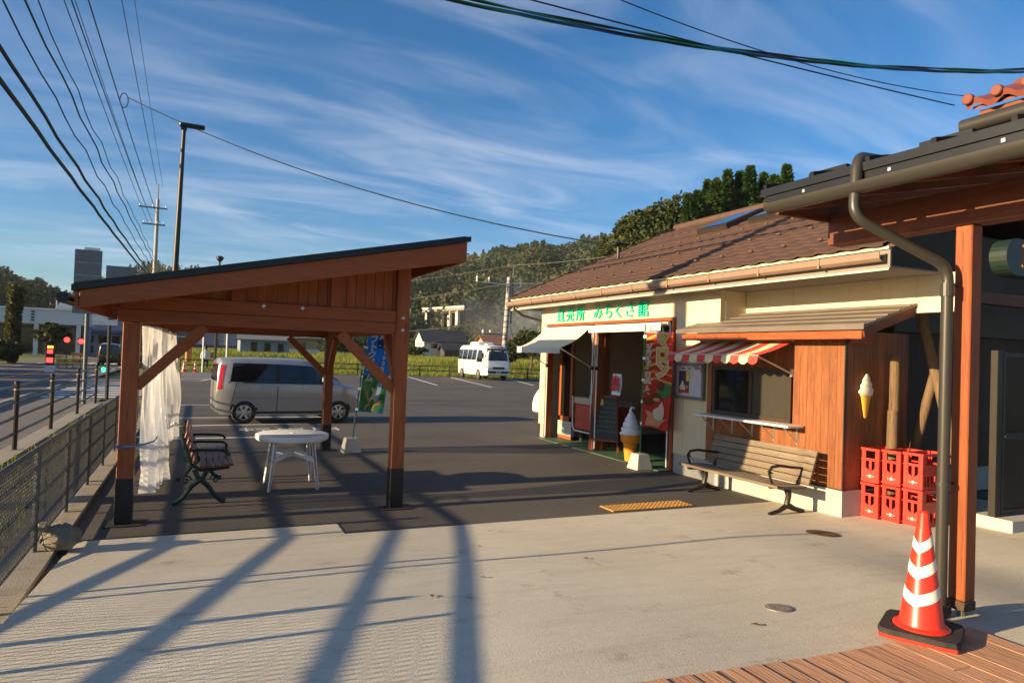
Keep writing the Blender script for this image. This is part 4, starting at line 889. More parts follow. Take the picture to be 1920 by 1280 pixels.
wn = part('window_frame', MB().box(AX-0.03, AX+0.05, WY0, WY1, WZ0-0.0, WZ0+0.05).box(AX-0.03, AX+0.05, WY0, WY1, WZ1-0.05, WZ1).box(AX-0.03, AX+0.05, WY0, WY0+0.05, WZ0+.0505, WZ1-.0505).box(AX-0.03, AX+0.05, WY1-0.05, WY1, WZ0+.0505, WZ1-.0505).box(AX-0.02, AX+0.04, 7.22, 7.28, WZ0+.0505, WZ1-.0505), M['bronze'], ax)
part('pane', MB().box(AX-0.005, AX+0.001, WY0+.05, 7.22, WZ0+.05, WZ1-.05), mat('screened_glass', (0.045,0.04,0.032), 0.25), wn); part('pane', MB().box(AX+0.015, AX+0.021, 7.28, WY1-.05, WZ0+.05, WZ1-.05), M['glass_dark'], wn)
# lean-to roof of the annex
def lr(x): return 2.255+(x-6.70)*0.335
lf = MB(); lf.add([(6.70,5.25,lr(6.70)),(7.585,5.25,lr(7.585)),(7.585,7.998,lr(7.585)),(6.70,7.998,lr(6.70)),(6.70,5.25,lr(6.70)+.03),(7.585,5.25,lr(7.585)+.03),(7.585,7.998,lr(7.585)+.03),(6.70,7.998,lr(6.70)+.03)], [(0,3,2,1),(4,5,6,7),(0,1,5,4),(1,2,6,5),(2,3,7,6),(3,0,4,7)])
lf.add([(6.70,7.999,lr(6.70)),(7.09,7.999,lr(7.09)),(7.09,8.5,lr(7.09)),(6.70,8.5,lr(6.70)),(6.70,7.999,lr(6.70)+.03),(7.09,7.999,lr(7.09)+.03),(7.09,8.5,lr(7.09)+.03),(6.70,8.5,lr(6.70)+.03)], [(0,3,2,1),(4,5,6,7),(0,1,5,4),(1,2,6,5),(2,3,7,6),(3,0,4,7)])
ro = part('roof_sheet', lf, M['annex_roof'], ax)
for k in range(5):
    x = 6.72+k*0.19; part('roof_step', MB().box(x-0.01, x+0.01, 5.25, 7.997 if x > 7.08 else 8.5, lr(x)+.022, lr(x)+.042), M['annex_roof'], ro)
part('roof_edge', MB().box(6.685, 6.70, 5.24, 8.51, 2.235, 2.295), M['annex_roof'], ro)
part('fascia_board', MB().box(6.73, 6.77, 5.30, 8.42, 2.13, 2.232), M['timber_y'], ax, bevel=0.004)
part('rafter_end', MB().box(7.05, 7.42, AY0-0.06, AY0-0.015, 2.10, 2.20), M['timber_x'], ax)
part('barge_board', MB().beam((6.74,5.29,lr(6.74)-.06), (7.58,5.29,lr(7.58)-.06), 0.03, 0.11), M['dark_timber_x'], ax)
# counter shelf
cs_ = thing('counter_shelf', 'narrow white counter shelf on metal brackets under the serving window', 'shelf', (6.86, 7.15, 1.03))
part('board', MB().box(6.72, AX-0.031, 6.30, 8.10, 1.022, 1.05), M['white_metal'], cs_, bevel=0.004)
for k in range(5):
    y_ = 6.42+k*0.39; part('bracket', MB().box(AX-0.012, AX-0.001, y_-0.012, y_+0.012, 0.80, 1.02).beam((AX-0.01,y_,0.82), (6.78,y_,1.012), 0.012, 0.012), M['silver'], cs_)
# striped awning
sa = thing('striped_awning', 'red and cream striped awning with scalloped edge over the serving window', 'awning', (6.7, 7.4, 2.0))
ns = 11; ya0, ya1 = 6.50, 8.30
m_r = mat('awning_red', (0.62,0.05,0.035), 0.8); m_c = mat('awning_cream', (0.70,0.58,0.34), 0.8)
for k in range(ns):
    a, c_ = ya0+(ya1-ya0)*k/ns, ya0+(ya1-ya0)*(k+1)/ns
    mm = m_r if k % 2 == 0 else m_c
    part('stripe', MB().grid(lambda u, v: (AX-0.02-0.60*v, a+(c_-a)*u, 2.12-0.20*v-0.015*math.sin(v*3.14)), 2, 8), mm, sa, smooth=True)
    part('valance_scallop', MB().grid(lambda u, v: (AX-0.622-0.02*v, a+(c_-a)*u, 1.919-(0.085+0.035*math.sin(u*math.pi))*v), 6, 2), mm, sa)
part('front_bar', MB().tube([(AX-0.615,ya0,1.915), (AX-0.615,ya1,1.915)], 0.012, 6), M['silver'], sa); part('wall_bar', MB().tube([(AX-0.02,ya0,2.125), (AX-0.02,ya1,2.125)], 0.02, 6), M['silver'], sa)
for y_ in (ya0+0.02, ya1-0.02): part('arm', MB().tube([(AX-0.61,y_,1.905), (AX-0.03,y_,1.70)], 0.011, 6), M['silver'], sa); part('arm_mount', MB().box(AX-0.04, AX-0.001, y_-0.015, y_+0.015, 1.66, 1.76), M['silver'], sa)
# ice cream sign on the side wall
ic = thing('ice_cream_sign', 'flat relief ice cream cone sign on the dark annex side wall', 'sign', (7.36, 5.72, 1.46))
part('cone', MB().lathe([(0.012,-0.26),(0.03,-0.24),(0.075,-0.02),(0.088,0.02),(0.06,0.03)], (7.36,5.715,1.46), 20, 1, 0.4), mat('wafer_yellow', (0.72,0.40,0.04), 0.5), ic, smooth=True)
mb = MB(); n = 28; vs = []; zz = np.linspace(0, 1, 40)
for v in zz:
    for k in range(n):
        a = 2*math.pi*k/n; r = 0.135*(1-v)**0.62*(0.80+0.20*abs(math.sin(v*math.pi*3.6+a*0.8+0.4)))+0.003
        if v < 0.12: r *= 0.75+2.0*v
        vs.append((7.36+r*math.cos(a)+0.012*v, 5.715+r*math.sin(a)*0.42, 1.475+0.265*v))
mb.add(vs, [(i*n+k, i*n+(k+1) % n, (i+1)*n+(k+1) % n, (i+1)*n+k) for i in range(39) for k in range(n)]+[tuple(range(n-1,-1,-1))])
part('soft_cream', mb, mat('relief_cream', (0.76,0.70,0.56), 0.45), ic, smooth=True)

# weathered bench before the annex
wb = thing('wooden_bench', 'weathered grey plank bench with black iron arms before the serving hut', 'bench', (6.5, 6.8, 0))
BY0, BY1 = 5.95, 7.75
def plank(x, z, ang, wd):
    o = part('plank', MB().box(-wd/2, wd/2, (BY0-6.8), (BY1-6.8), -0.017, 0.017), M['old_wood_y'], wb, local=True, bevel=0.005)
    o.location = (x-6.5, 0, z); o.rotation_euler = (0, ang, 0)
for k in range(5): plank(6.25+0.098*k, 0.375-0.006*k+gz(6.4,6.8), R(3), 0.092)
for k in range(5): plank(6.735+0.028*k, 0.415+0.082*k+gz(6.4,6.8), R(-71), 0.078)
for y_ in (6.10, 7.58):
    g0 = gz(6.5, y_)
    e = part('end_frame', MB().tube([(6.70,y_,g0+0.36),(6.76,y_,g0+0.46),(6.83,y_,g0+0.62),(6.86,y_,g0+0.74)], [.03,.026,.022,.018], 8).tube([(6.24,y_,g0+0.345),(6.45,y_,g0+0.33),(6.70,y_,g0+0.34)], 0.026, 8), M['brown_iron'], wb, smooth=True)
    part('leg', MB().tube([(6.52,y_,g0+0.34),(6.55,y_,g0+0.22),(6.52,y_,g0+0.10),(6.40,y_,g0+0.045),(6.24,y_,g0+0.02)], [.05,.034,.034,.026,.02], 8).tube([(6.53,y_,g0+0.11),(6.66,y_,g0+0.055),(6.80,y_,g0+0.02)], [.04,.03,.024], 8), M['brown_iron'], wb, smooth=True)
    part('armrest', MB().tube([(6.28,y_,g0+0.37),(6.25,y_,g0+0.44),(6.22,y_,g0+0.52),(6.27,y_,g0+0.575),(6.40,y_,g0+0.585),(6.58,y_,g0+0.56),(6.80,y_,g0+0.54)], [.016,.015,.015,.018,.018,.017,.014], 8).tube([(6.26,y_,g0+0.555),(6.235,y_,g0+0.52),(6.27,y_,g0+0.50)], 0.014, 6), M['brown_iron'], wb, smooth=True)

# red bottle crates
def crate():
    c = thing('bottle_crate', 'red plastic bottle crate', 'crate', (0,0,0))
    Lx, Wy, Hz = 0.46, 0.225, 0.405
    for sx in (0, 1):
        for sy in (0, 1):
            x0, y0 = (0 if sx == 0 else Lx-0.04), (0 if sy == 0 else Wy-0.04)
            part('corner_post', MB().box(x0, x0+0.04, y0, y0+0.04, 0, Hz-0.001), M['red_plastic'], c, local=True, bevel=0.004)
    part('rim', MB().box(-0.008, Lx+0.008, -0.008, 0.012, Hz-0.03, Hz).box(-0.008, Lx+0.008, Wy-0.012, Wy+0.008, Hz-0.03, Hz).box(-0.008, 0.012, 0.0125, Wy-0.0125, Hz-0.03, Hz).box(Lx-0.012, Lx+0.008, 0.0125, Wy-0.0125, Hz-0.03, Hz), M['red_plastic'], c, local=True, bevel=0.003)
    def endwall(x, nm):
        e = MB(); t_ = 0.012
        e.box(x, x+t_, 0.04, Wy-0.04, 0.0, 0.13); e.box(x, x+t_, 0.04, Wy-0.04, 0.255, 0.285)
        e.box(x, x+t_, 0.04, 0.055, 0.13, 0.255); e.box(x, x+t_, Wy-0.055, Wy-0.04, 0.13, 0.255); e.box(x, x+t_, Wy/2-0.016, Wy/2+0.016, 0.13, 0.255)
        e.prism([(0.055,0.13),(0.105,0.13),(0.055,0.17)], 'x', x, x+t_); e.prism([(Wy-0.055,0.13),(Wy-0.055,0.17),(Wy-0.105,0.13)], 'x', x, x+t_)
        e.box(x, x+t_, 0.04, 0.052, 0.285, 0.375); e.box(x, x+t_, Wy-0.052, Wy-0.04, 0.285, 0.375)
        return part(nm, e, M['red_plastic'], c, local=True)
    e0 = endwall(0.004, 'end_wall'); endwall(Lx-0.016, 'end_wall')
    for z in (0.265, 0.02):
        part('rib', MB().box(-0.006, 0.0, -0.006, Wy+0.006, z, z+0.012).box(0.0, Lx, -0.006, 0.0, z, z+0.012), M['red_plastic'], c, local=True)
    for y in (0.003, Wy-0.015):
        s_ = MB(); s_.box(0.04, Lx-0.04, y, y+0.012, 0.0, 0.04); s_.box(0.04, Lx-0.04, y, y+0.012, 0.15, 0.275)
        for k in range(6): s_.box(0.07+0.062*k, 0.09+0.062*k, y, y+0.012, 0.04, 0.15)
        s_.box(0.04, 0.075, y, y+0.012, 0.275, 0.375); s_.box(Lx-0.075, Lx-0.04, y, y+0.012, 0.275, 0.375)
        part('side_wall', s_, M['red_plastic'], c, local=True)
    part('floor', MB().box(0.02, Lx-0.02, 0.02, Wy-0.02, 0.01, 0.025), M['red_plastic'], c, local=True)
    lg = MB(); 
    lg.add([(0.0025, Wy/2+0.017*math.cos(a), 0.075+0.017*math.sin(a)) for a in np.arange(0, 6.28, 0.393)], [tuple(range(16))]); lg.add([(0.0025, Wy/2+dy_+0.006*math.cos(a), 0.075+0.006*math.sin(a)) for dy_ in (0.04,-0.04) for a in np.arange(0, 6.28, 0.785)], [tuple(range(8)), tuple(range(8, 16))])
    part('emblem', lg, M['white'], e0, local=True)
    return c
c0 = crate(); first = True
spots = [((7.32,5.49),1,'left'), ((7.36,5.25),-1,'middle'), ((7.40,5.01),0.5,'right')]
for (xy, rot, nm) in spots:
    for lev in (0, 1):
        c = c0 if first else copy_tree(c0); first = False
        c.location = (xy[0]+(0.012 if lev else 0), xy[1]+(0.008 if lev else 0), gz(*xy)+0.008+lev*0.412); c.rotation_euler = (0,0,R(rot+(1.5 if lev else 0)))
        pos = {'left': 'nearest the ice cream sign wall', 'middle': 'in the middle column', 'right': 'nearest the downpipe, long side showing'}[nm]
        tag(c, 'red bottle crate %s, %s of its stack' % (pos, 'top' if lev else 'bottom'), 'crate', 'stacked red bottle crates')

# ================================================================== canopy at right
cp = thing('entrance_canopy', 'brown timber canopy with black sheet roof on a post at the right edge', 'canopy', (4.28, 2.65, 0.28))
CX = 4.40
part('eave_beam', MB().box(CX-0.075, CX+0.075, -3.5, 3.72, 2.725, 2.95), M['dark_timber_y'], cp, bevel=0.005)
po = part('post', MB().box(CX-0.0525, CX+0.0525, 2.6595, 2.7645, 0.385, 2.723), M['timber_z'], cp, bevel=0.006)
part('foot_bracket', MB().box(CX-0.057, CX+0.057, 2.655, 2.769, 0.325, 0.384), M['iron'], po, bevel=0.004)
part('foot_stub', MB().tube([(CX,2.712,0.275), (CX,2.712,0.33)], 0.022, 8), M['galv'], po)
part('post', MB().box(CX-0.065, CX+0.065, -1.1, -0.97, 0.29, 2.723), M['timber_z'], cp, bevel=0.006)
def cz(x): return 3.00+(x-3.72)*0.20
for k in range(14):
    y = 3.60-k*0.47
    part('rafter', MB().beam((3.80,y,cz(3.80)-.055), (12.0,y,cz(12)-.055), 0.055, 0.10), M['dark_timber_x'], cp)
y = 3.72
while y > -3:
    part('roof_board', MB().add([(3.76,y-.178,cz(3.76)),(7.4,y-.178,cz(7.4)),(7.4,y-.002,cz(7.4)),(3.76,y-.002,cz(3.76)),(3.76,y-.178,cz(3.76)+.018),(7.4,y-.178,cz(7.4)+.018),(7.4,y-.002,cz(7.4)+.018),(3.76,y-.002,cz(3.76)+.018)], [(0,3,2,1),(4,5,6,7),(0,1,5,4),(1,2,6,5),(2,3,7,6),(3,0,4,7)]), M['dark_timber_x'], cp); y -= 0.18
rf = part('roof_sheet', MB().add([(3.72,-3.2,cz(3.72)+.03),(12,-3.2,cz(12)+.03),(12,3.80,cz(12)+.03),(3.72,3.80,cz(3.72)+.03),(3.72,-3.2,cz(3.72)+.085),(12,-3.2,cz(12)+.085),(12,3.80,cz(12)+.085),(3.72,3.80,cz(3.72)+.085)], [(0,3,2,1),(4,5,6,7),(0,1,5,4),(1,2,6,5),(2,3,7,6),(3,0,4,7)]), M['roof_black'], cp)  # sheet run on unseen past the boards to darken the hall below
for k in range(15):
    y = 3.76-k*0.42; part('roof_seam', MB().beam((3.72,y,cz(3.72)+.10), (7.5,y,cz(7.5)+.10), 0.03, 0.03), M['roof_black'], rf)
for k in range(6): part('snow_stop', MB().box(4.0, 4.04, 3.3-k*0.84, 3.62-k*0.84, cz(4.0)+.085, cz(4.0)+.15), M['roof_black'], rf)
gm_ = MB(); n = 12
pts = [(3.68+0.062*math.cos(R(180+180*k/n)), 2.945+0.066*math.sin(R(180+180*k/n))) for k in range(n+1)]; pin = [(3.68+0.055*math.cos(R(360-180*k/n)), 2.945+0.059*math.sin(R(360-180*k/n))) for k in range(n+1)]
part('fascia', MB().box(3.735, 3.758, -3.2, 3.76, 2.955, 3.034), M['roof_black'], cp); gm_.prism(pts+pin, 'y', -3.4, 3.66); gu = part('gutter', gm_, M['gutter_brown'], cp, smooth=True)
part('gutter_end', MB().prism(pts, 'y', 3.661, 3.668), M['gutter_brown'], gu)
for k in range(7): part('hanger', MB().box(3.612, 3.63, 3.3-k*0.62, 3.32-k*0.62, 2.955, 2.975), M['silver'], gu)
part('end_board', MB().add([(3.80,3.70,2.90),(4.6,3.70,2.90),(7.4,3.70,3.35),(7.4,3.70,cz(7.4)-.003),(3.80,3.70,cz(3.80)-.003),(3.80,3.73,2.90),(4.6,3.73,2.90),(7.4,3.73,3.35),(7.4,3.73,cz(7.4)-.003),(3.80,3.73,cz(3.80)-.003)], [(0,1,2,3,4),(9,8,7,6,5),(0,5,6,1),(1,6,7,2),(2,7,8,3),(3,8,9,4),(4,9,5,0)]), M['dark_timber_x'], cp)
dp = thing('downpipe', 'dark bronze downpipe bending from the canopy gutter down the brown post', 'pipe', (4.12, 2.60, 0.28))
def arc(path, rad=0.09, n=5):
    out_ = [Vector(path[0])]
    for i in range(1, len(path)-1):
        p, a, c_ = Vector(path[i]), Vector(path[i-1]), Vector(path[i+1]); u, v = (a-p).normalized(), (c_-p).normalized()
        for k in range(n+1):
            t_ = k/n; out_.append((p+u*rad*(1-t_))*(1-t_)+(p+v*rad*t_)*t_ if False else (p+u*rad)*(1-t_)**2+p*2*t_*(1-t_)+(p+v*rad)*t_**2)
    out_.append(Vector(path[-1])); return out_
part('pipe', MB().tube(arc([(4.75,3.30,3.30),(3.72,2.99,3.13),(3.66,2.96,2.74),(4.25,2.745,2.455),(4.25,2.745,0.275)]), 0.034, 14), M['gutter_brown'], dp, smooth=True)
for z in (2.34, 1.10): part('strap', MB().lathe([(0.037,-0.012),(0.040,-0.012),(0.040,0.012),(0.037,0.012)], (4.25,2.745,z), 16).box(4.28, 4.347, 2.742, 2.748, z-0.008, z+0.008), M['gutter_brown'], dp)
for z in (2.30,): part('socket', MB().lathe([(0.036,-0.03),(0.0395,-0.03),(0.0395,0.03),(0.036,0.03)], (4.25,2.745,z+0.0), 16), M['gutter_brown'], dp)
part('boot', MB().box(4.20, 4.30, 2.70, 2.80, 0.28, 0.36), M['black_metal'], dp, bevel=0.01)

# tiled hall roof behind the canopy
ht = thing('tiled_hall_roof', 'glazed red tile eave of the hall above the black canopy roof', 'roof', (4.7, 2.6, 3.3))
part('eave_board', MB().box(4.66, 6.4, -2.5, 2.82, 3.50, 3.54), M['dark_timber_y'], ht); part('wall', MB().box(4.78, 6.4, -2.5, 2.62, 3.14, 3.50), M['dark_timber_y'], ht)
part('gutter', MB().tube([(4.58,-2.5,3.44), (4.58,2.88,3.43)], 0.05, 10), M['gutter_brown'], ht, smooth=True)
tl_ = MB()
def tz(x): return 3.575+(x-4.6)*0.42
for r_ in range(5): pass
def ptile():
    mb = MB(); n = 10
    mb.grid(lambda u, v: (-0.02+v*0.30, -u*0.18, 0.022*math.sin(u*math.pi*2-0.6)+0.02*(1-v)), 10, 2)
    mb.grid(lambda u, v: (-0.02, -u*0.18, 0.022*math.sin(u*math.pi*2-0.6)+0.02-0.04*v), 10, 1)
    return mb
pm = ptile().mesh('pan_tile', M['red_tile'], smooth=True); cm_ = MB().lathe([(0.0,0),(0.034,0.0),(0.038,0.008),(0.036,0.03),(0.03,0.035)], n=16).mesh('round_end', M['red_tile'], smooth=True)
SA = math.atan(0.42)
for r_ in range(4):
    for k in range(18):
        x_ = 4.60+r_*0.26*math.cos(SA); o = link('pan_tile', pm, ht, Vector((x_, 2.86-0.18*k, tz(x_)+0.01*r_))-ht.location); o.rotation_euler = (0,-SA,0)
        if r_ == 0:
            o = link('round_end', cm_, ht, Vector((4.585, 2.86-0.18*k-0.02, tz(4.6)+0.03))-ht.location); o.rotation_euler = (0, R(-90), 0)
part('roof_deck', MB().add([(4.62,-2.5,tz(4.62)-.04),(6.4,-2.5,tz(6.4)-.04),(6.4,2.84,tz(6.4)-.04),(4.62,2.84,tz(4.62)-.04),(4.62,-2.5,tz(4.62)-.02),(6.4,-2.5,tz(6.4)-.02),(6.4,2.84,tz(6.4)-.02),(4.62,2.84,tz(4.62)-.02)], [(0,3,2,1),(4,5,6,7),(0,1,5,4),(1,2,6,5),(2,3,7,6),(3,0,4,7)]), M['red_tile'], ht)

# hall wall, gate, logs and meter under the canopy
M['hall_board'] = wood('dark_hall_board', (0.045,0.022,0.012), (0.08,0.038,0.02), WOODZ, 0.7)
hw = thing('hall_wall', 'dark brown boarded hall wall in the shade behind the canopy post', 'wall', (10, 6.6, 0))
x = 8.12
while x < 14.0:
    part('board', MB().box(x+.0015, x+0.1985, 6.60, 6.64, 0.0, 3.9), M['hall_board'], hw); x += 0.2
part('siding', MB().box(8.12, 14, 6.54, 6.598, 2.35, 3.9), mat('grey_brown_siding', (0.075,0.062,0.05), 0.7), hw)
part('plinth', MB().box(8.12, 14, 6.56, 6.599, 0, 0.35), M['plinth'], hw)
part('conduit', MB().tube([(8.92,5.45,3.3),(8.92,5.45,2.62)], 0.014, 6), M['white_metal'], hw); part('conduit_box', MB().box(8.89, 8.95, 5.42, 5.48, 2.50, 2.62), M['white'], hw)
xb = thing('log_cross_brace', 'crossed rough log braces under the canopy behind the crates', 'brace', (8.5, 5.7, 0))
part('log', MB().tube([(8.10,5.59,2.66),(8.10,5.44,2.1),(8.10,5.27,1.50),(8.11,5.08,0.70),(8.12,4.95,0.05)], [.062,.06,.063,.06,.064], 10), M['log'], xb, smooth=True)
part('log', MB().tube([(8.23,5.24,2.55),(8.22,5.35,2.1),(8.21,5.50,1.50),(8.20,5.66,0.85),(8.19,5.69,0.05)], [.055,.06,.058,.062,.06], 10), M['log'], xb, smooth=True)
single('log_post', MB().tube([(7.72,5.62,0.02),(7.73,5.625,0.9),(7.74,5.63,1.30)], [.068,.066,.062], 12).tube([(7.755,5.63,1.302),(7.76,5.63,1.97)], [.060,.058], 12), M['log'], 'upright rough log post standing between hut and crossed logs', 'post', smooth=True, base=(7.73,5.62,0))
hb = thing('beam_tie', 'dark horizontal timber carrying the crossed logs under the canopy', 'beam', (9.2, 5.8, 2.8))
part('beam', MB().box(8.3, 13, 5.72, 5.86, 2.74, 2.90), M['dark_timber_x'], hb)
mt = thing('gas_meter', 'grey rounded meter box on the dark wall behind the logs', 'meter', (8.75, 6.3, 1.8))
part('case', MB().box(8.58, 8.86, 6.28, 6.50, 1.50, 2.05), mat('meter_grey', (0.36,0.37,0.36), 0.4), mt, bevel=0.05); part('window', MB().box(8.72, 8.82, 6.27, 6.279, 1.75, 1.98), M['black'], mt); part('mount', MB().box(8.66, 8.78, 6.50, 6.56, 1.42, 1.9), M['steel_grey'], mt)
part('valve', MB().tube([(8.60,6.38,1.50),(8.60,6.38,1.40),(8.56,6.30,1.38)], 0.018, 6), M['silver'], mt)
st = single('concrete_step', MB().box(8.16, 9.6, 4.50, 4.98, -0.02, 0.19), M['concrete_block'], 'low pale concrete step below the black mesh gate', 'step', bevel=0.008, base=(8.8,4.7,0))
gt = thing('mesh_gate', 'black steel mesh gate standing on the concrete step at right', 'gate', (8.9, 4.72, 0.19))
fr = MB(); X0, X1, Z0, Z1 = 8.30, 9.70, 0.21, 2.04
part('gate_post', MB().box(8.16, 8.26, 4.68, 4.76, 0.192, 2.06), M['brown_iron'], gt, bevel=0.004)
part('frame', MB().box(X0, X1, 4.70, 4.74, Z0, Z0+0.05).box(X0, X1, 4.70, 4.74, Z1-0.05, Z1).box(X0, X0+0.05, 4.70, 4.74, Z0+.0505, Z1-.0505).box(X1-0.05, X1, 4.70, 4.74, Z0+.0505, Z1-.0505).box(X0+.0505, X1-.0505, 4.70, 4.74, 1.05, 1.13), M['brown_iron'], gt)
ms = MB()
def diag(ms, x0, x1, z0, z1, y, pitch, wd, k=1.0):
    h = z1-z0; t_ = x0-h/k
    while t_ < x1:
        for sg in (1, -1):
            a = (t_, z0); bq = (t_+h/k, z1)
            if sg < 0: a, bq = (t_, z1), (t_+h/k, z0)
            lo, hi = max(x0, a[0]), min(x1, bq[0])
            if hi-lo > 0.01:
                f = lambda xx: a[1]+(bq[1]-a[1])*(xx-a[0])/(bq[0]-a[0])
                ms.beam((lo, y+sg*wd*0.3, f(lo)), (hi, y+sg*wd*0.3, f(hi)), wd, wd)
        t_ += pitch
diag(ms, X0+.05, X1-.05, Z0+.05, Z1-.05, 4.72, 0.05, 0.008, 0.55)
part('expanded_mesh', ms, mat('dark_brown_mesh', (0.07,0.055,0.045), 0.5, 0.4), gt)
part('back_sheet', MB().box(X0+.05, X1-.05, 4.745, 4.75, Z0+.05, Z1-.05), M['brown_iron'], gt)
part('bolt', MB().lathe([(0.012,0),(0.012,0.01)], n=8), M['silver'], gt, local=True).matrix_local = Matrix.Translation((8.34-8.9, -0.022, 0.9))@Matrix.Rotation(R(90), 4, 'X')
hs = thing('hanging_sign', 'dark green rounded hanging sign with gold lettering under the canopy', 'sign', (8.6, 4.45, 3.06))
prof2 = [(7.98+0.20*math.cos(R(a)), 3.06+0.20*math.sin(R(a))) for a in range(90, 271, 15)]+[(9.6+0.20*math.cos(R(a)), 3.06+0.20*math.sin(R(a))) for a in range(-90, 91, 15)]
part('board', MB().prism(prof2, 'y', 4.40, 4.58), mat('dark_green_sign', (0.010,0.022,0.015), 0.45), hs)
for i, ch_ in enumerate('直売所'):
    me = text_mesh(ch_, 0.30, 0.004, mat('gold_letter', (0.36,0.18,0.05), 0.5), 0.004); o = link('letter', me, hs, (8.19+0.36*i-8.6, 4.393-4.45, 0.0)); o.rotation_euler = (R(90), 0, 0)

# traffic cone
cn = thing('traffic_cone', 'red traffic cone with three white bands in a black weight beside the post', 'cone', (3.80, 2.56, 0.302), R(28))
part('base', MB().box(-0.19, 0.19, -0.19, 0.19, 0.0, 0.022), M['red_cone'], cn, local=True, bevel=0.006)
def weight():
    mb = MB(); n = 32; o_, i_ = [], []
    for k in range(n):
        a = 2*math.pi*k/n; c_, s_ = math.cos(a), math.sin(a); f = 0.20/max(abs(c_), abs(s_)); f = min(f, 0.262)
        o_.append((c_*f, s_*f)); i_.append((c_*0.150, s_*0.150))
    vs = [(x, y, z) for ring, z in ((o_,0.023),(o_,0.043),([(x*.97,y*.97) for x, y in o_],0.052),(i_,0.052),(i_,0.023)) for x, y in ring]
    mb.add(vs, [(j*n+k, j*n+(k+1) % n, ((j+1) % 5)*n+(k+1) % n, ((j+1) % 5)*n+k) for j in range(5) for k in range(n)]); return mb
part('rubber_weight', weight(), M['rubber'], cn, local=True)
part('cone_body', MB().lathe([(0.145,0.022),(0.145,0.055),(0.135,0.062),(0.118,0.066),(0.112,0.08),(0.030,0.66),(0.028,0.69),(0.018,0.70),(0,0.70)], n=40), M['red_cone'], cn, local=True, smooth=True)
def cr(z): return 0.112+(0.030-0.112)*(z-0.08)/0.58+0.0012
for zb in (0.235, 0.385, 0.525):       # bands with a V point facing the viewer
    mb = MB(); n = 48; h = 0.062 if zb < 0.5 else 0.055
    def V(k, up):
        a = 2*math.pi*k/n; d = abs(((a-R(165)+math.pi) % (2*math.pi))-math.pi)
        z = zb+up*h-0.060*max(0, 1-d/1.7); return (cr(z)*math.cos(a), cr(z)*math.sin(a), z)
    vs = [V(k, 0) for k in range(n)]+[V(k, 1) for k in range(n)]
    mb.add(vs, [(k, (k+1) % n, n+(k+1) % n, n+k) for k in range(n)])
    part('reflective_band', mb, M['reflect_white'], cn, local=True, smooth=True)

# manhole covers, tactile strip, sandbag, leaves
def cover(label, x, y, r, m_, nm):
    z = gz(x, y); sx = (gz(x+0.1,y)-gz(x-0.1,y))/0.2; sy = (gz(x,y+0.1)-gz(x,y-0.1))/0.2
    t_ = thing('drain_cover', label, 'cover', (x, y, z+0.008)); t_.rotation_euler = (math.atan(sy), -math.atan(sx), 0); OFF[t_.name] = Vector()
    part('ring', MB().lathe([(r*0.90,0.0),(r,0.0),(r,0.006),(r*0.92,0.007)], n=32), m_, t_, local=True)
    part('plate', MB().lathe([(r*0.905,-0.002),(r*0.905,0.004),(0,0.0045)], n=32), m_, t_, local=True)
    st_ = MB()
    for i in range(-8, 9):
        for j in range(-8, 9):
            px, py = i*r*0.105+(j % 2)*r*0.05, j*r*0.105
            if math.hypot(px, py) < r*0.84: st_.box(px-r*0.03, px+r*0.03, py-r*0.03, py+r*0.03, 0.004, 0.0085)
    part('studs', st_, m_, t_, local=True)
cover('dark round iron drain cover in the concrete near the crates', 6.02, 5.14, 0.165, M['iron'], 'a')
cover('small grey round drain cover in the middle of the concrete', 3.45, 3.27, 0.085, M['iron_grey'], 'b')
tp = thing('tactile_strip', 'orange tactile paving strip with raised dots along the asphalt edge', 'tactile paving', (5.1, 6.95, 0))
for i in range(4):
    for j in range(1):
        x0 = 4.53+i*0.302; t_ = part('tile', MB().box(x0+.002, x0+.298, 6.83, 7.128, 0.004, 0.014), M['tactile'], tp)
        d_ = MB()
        for a in range(5):
            for c_ in range(5): d_.lathe([(0.018,0.0145),(0.012,0.020),(0,0.0205)], (x0+0.03+0.06*a, 6.86+0.06*c_, 0), 8)
        part('dots', d_, M['tactile'], t_)['kind'] = 'stuff'
def bag(u, v):
    th, ph = v*math.pi, u*2*math.pi; x = math.sin(th)*math.cos(ph); y = math.sin(th)*math.sin(ph); z = math.cos(th)
    k = 1+0.10*math.sin(x*7+y*5)+0.07*math.sin(z*9+x*4)+0.05*math.sin(x*17+y*13+z*11)
    pz = (0.085+0.125*z*k if z > -0.4 else 0.085-0.085*min(1, -z*1.3))
    return (-0.99+0.145*x*k, 6.86+0.12*y*k, max(0.034, pz+0.034))
sb = thing('sandbag', 'crumpled tan sandbag lying at the foot of the wire fence', 'sandbag', (-1.0, 6.85, 0.03))
bm_ = mat('bag_cloth', (0.19,0.165,0.13), 0.9, scale=9, var=0.25, bump=0.7, bscale=25)
part('sack', MB().grid(bag, 28, 18), bm_, sb, smooth=True)
part('tied_neck', MB().tube([(-1.07,6.84,0.17),(-1.10,6.82,0.215),(-1.115,6.80,0.25),(-1.14,6.79,0.255)], [.06,.03,.045,.02], 9), bm_, sb, smooth=True)
lm = mat('dead_leaf', (0.14,0.07,0.03), 0.9)
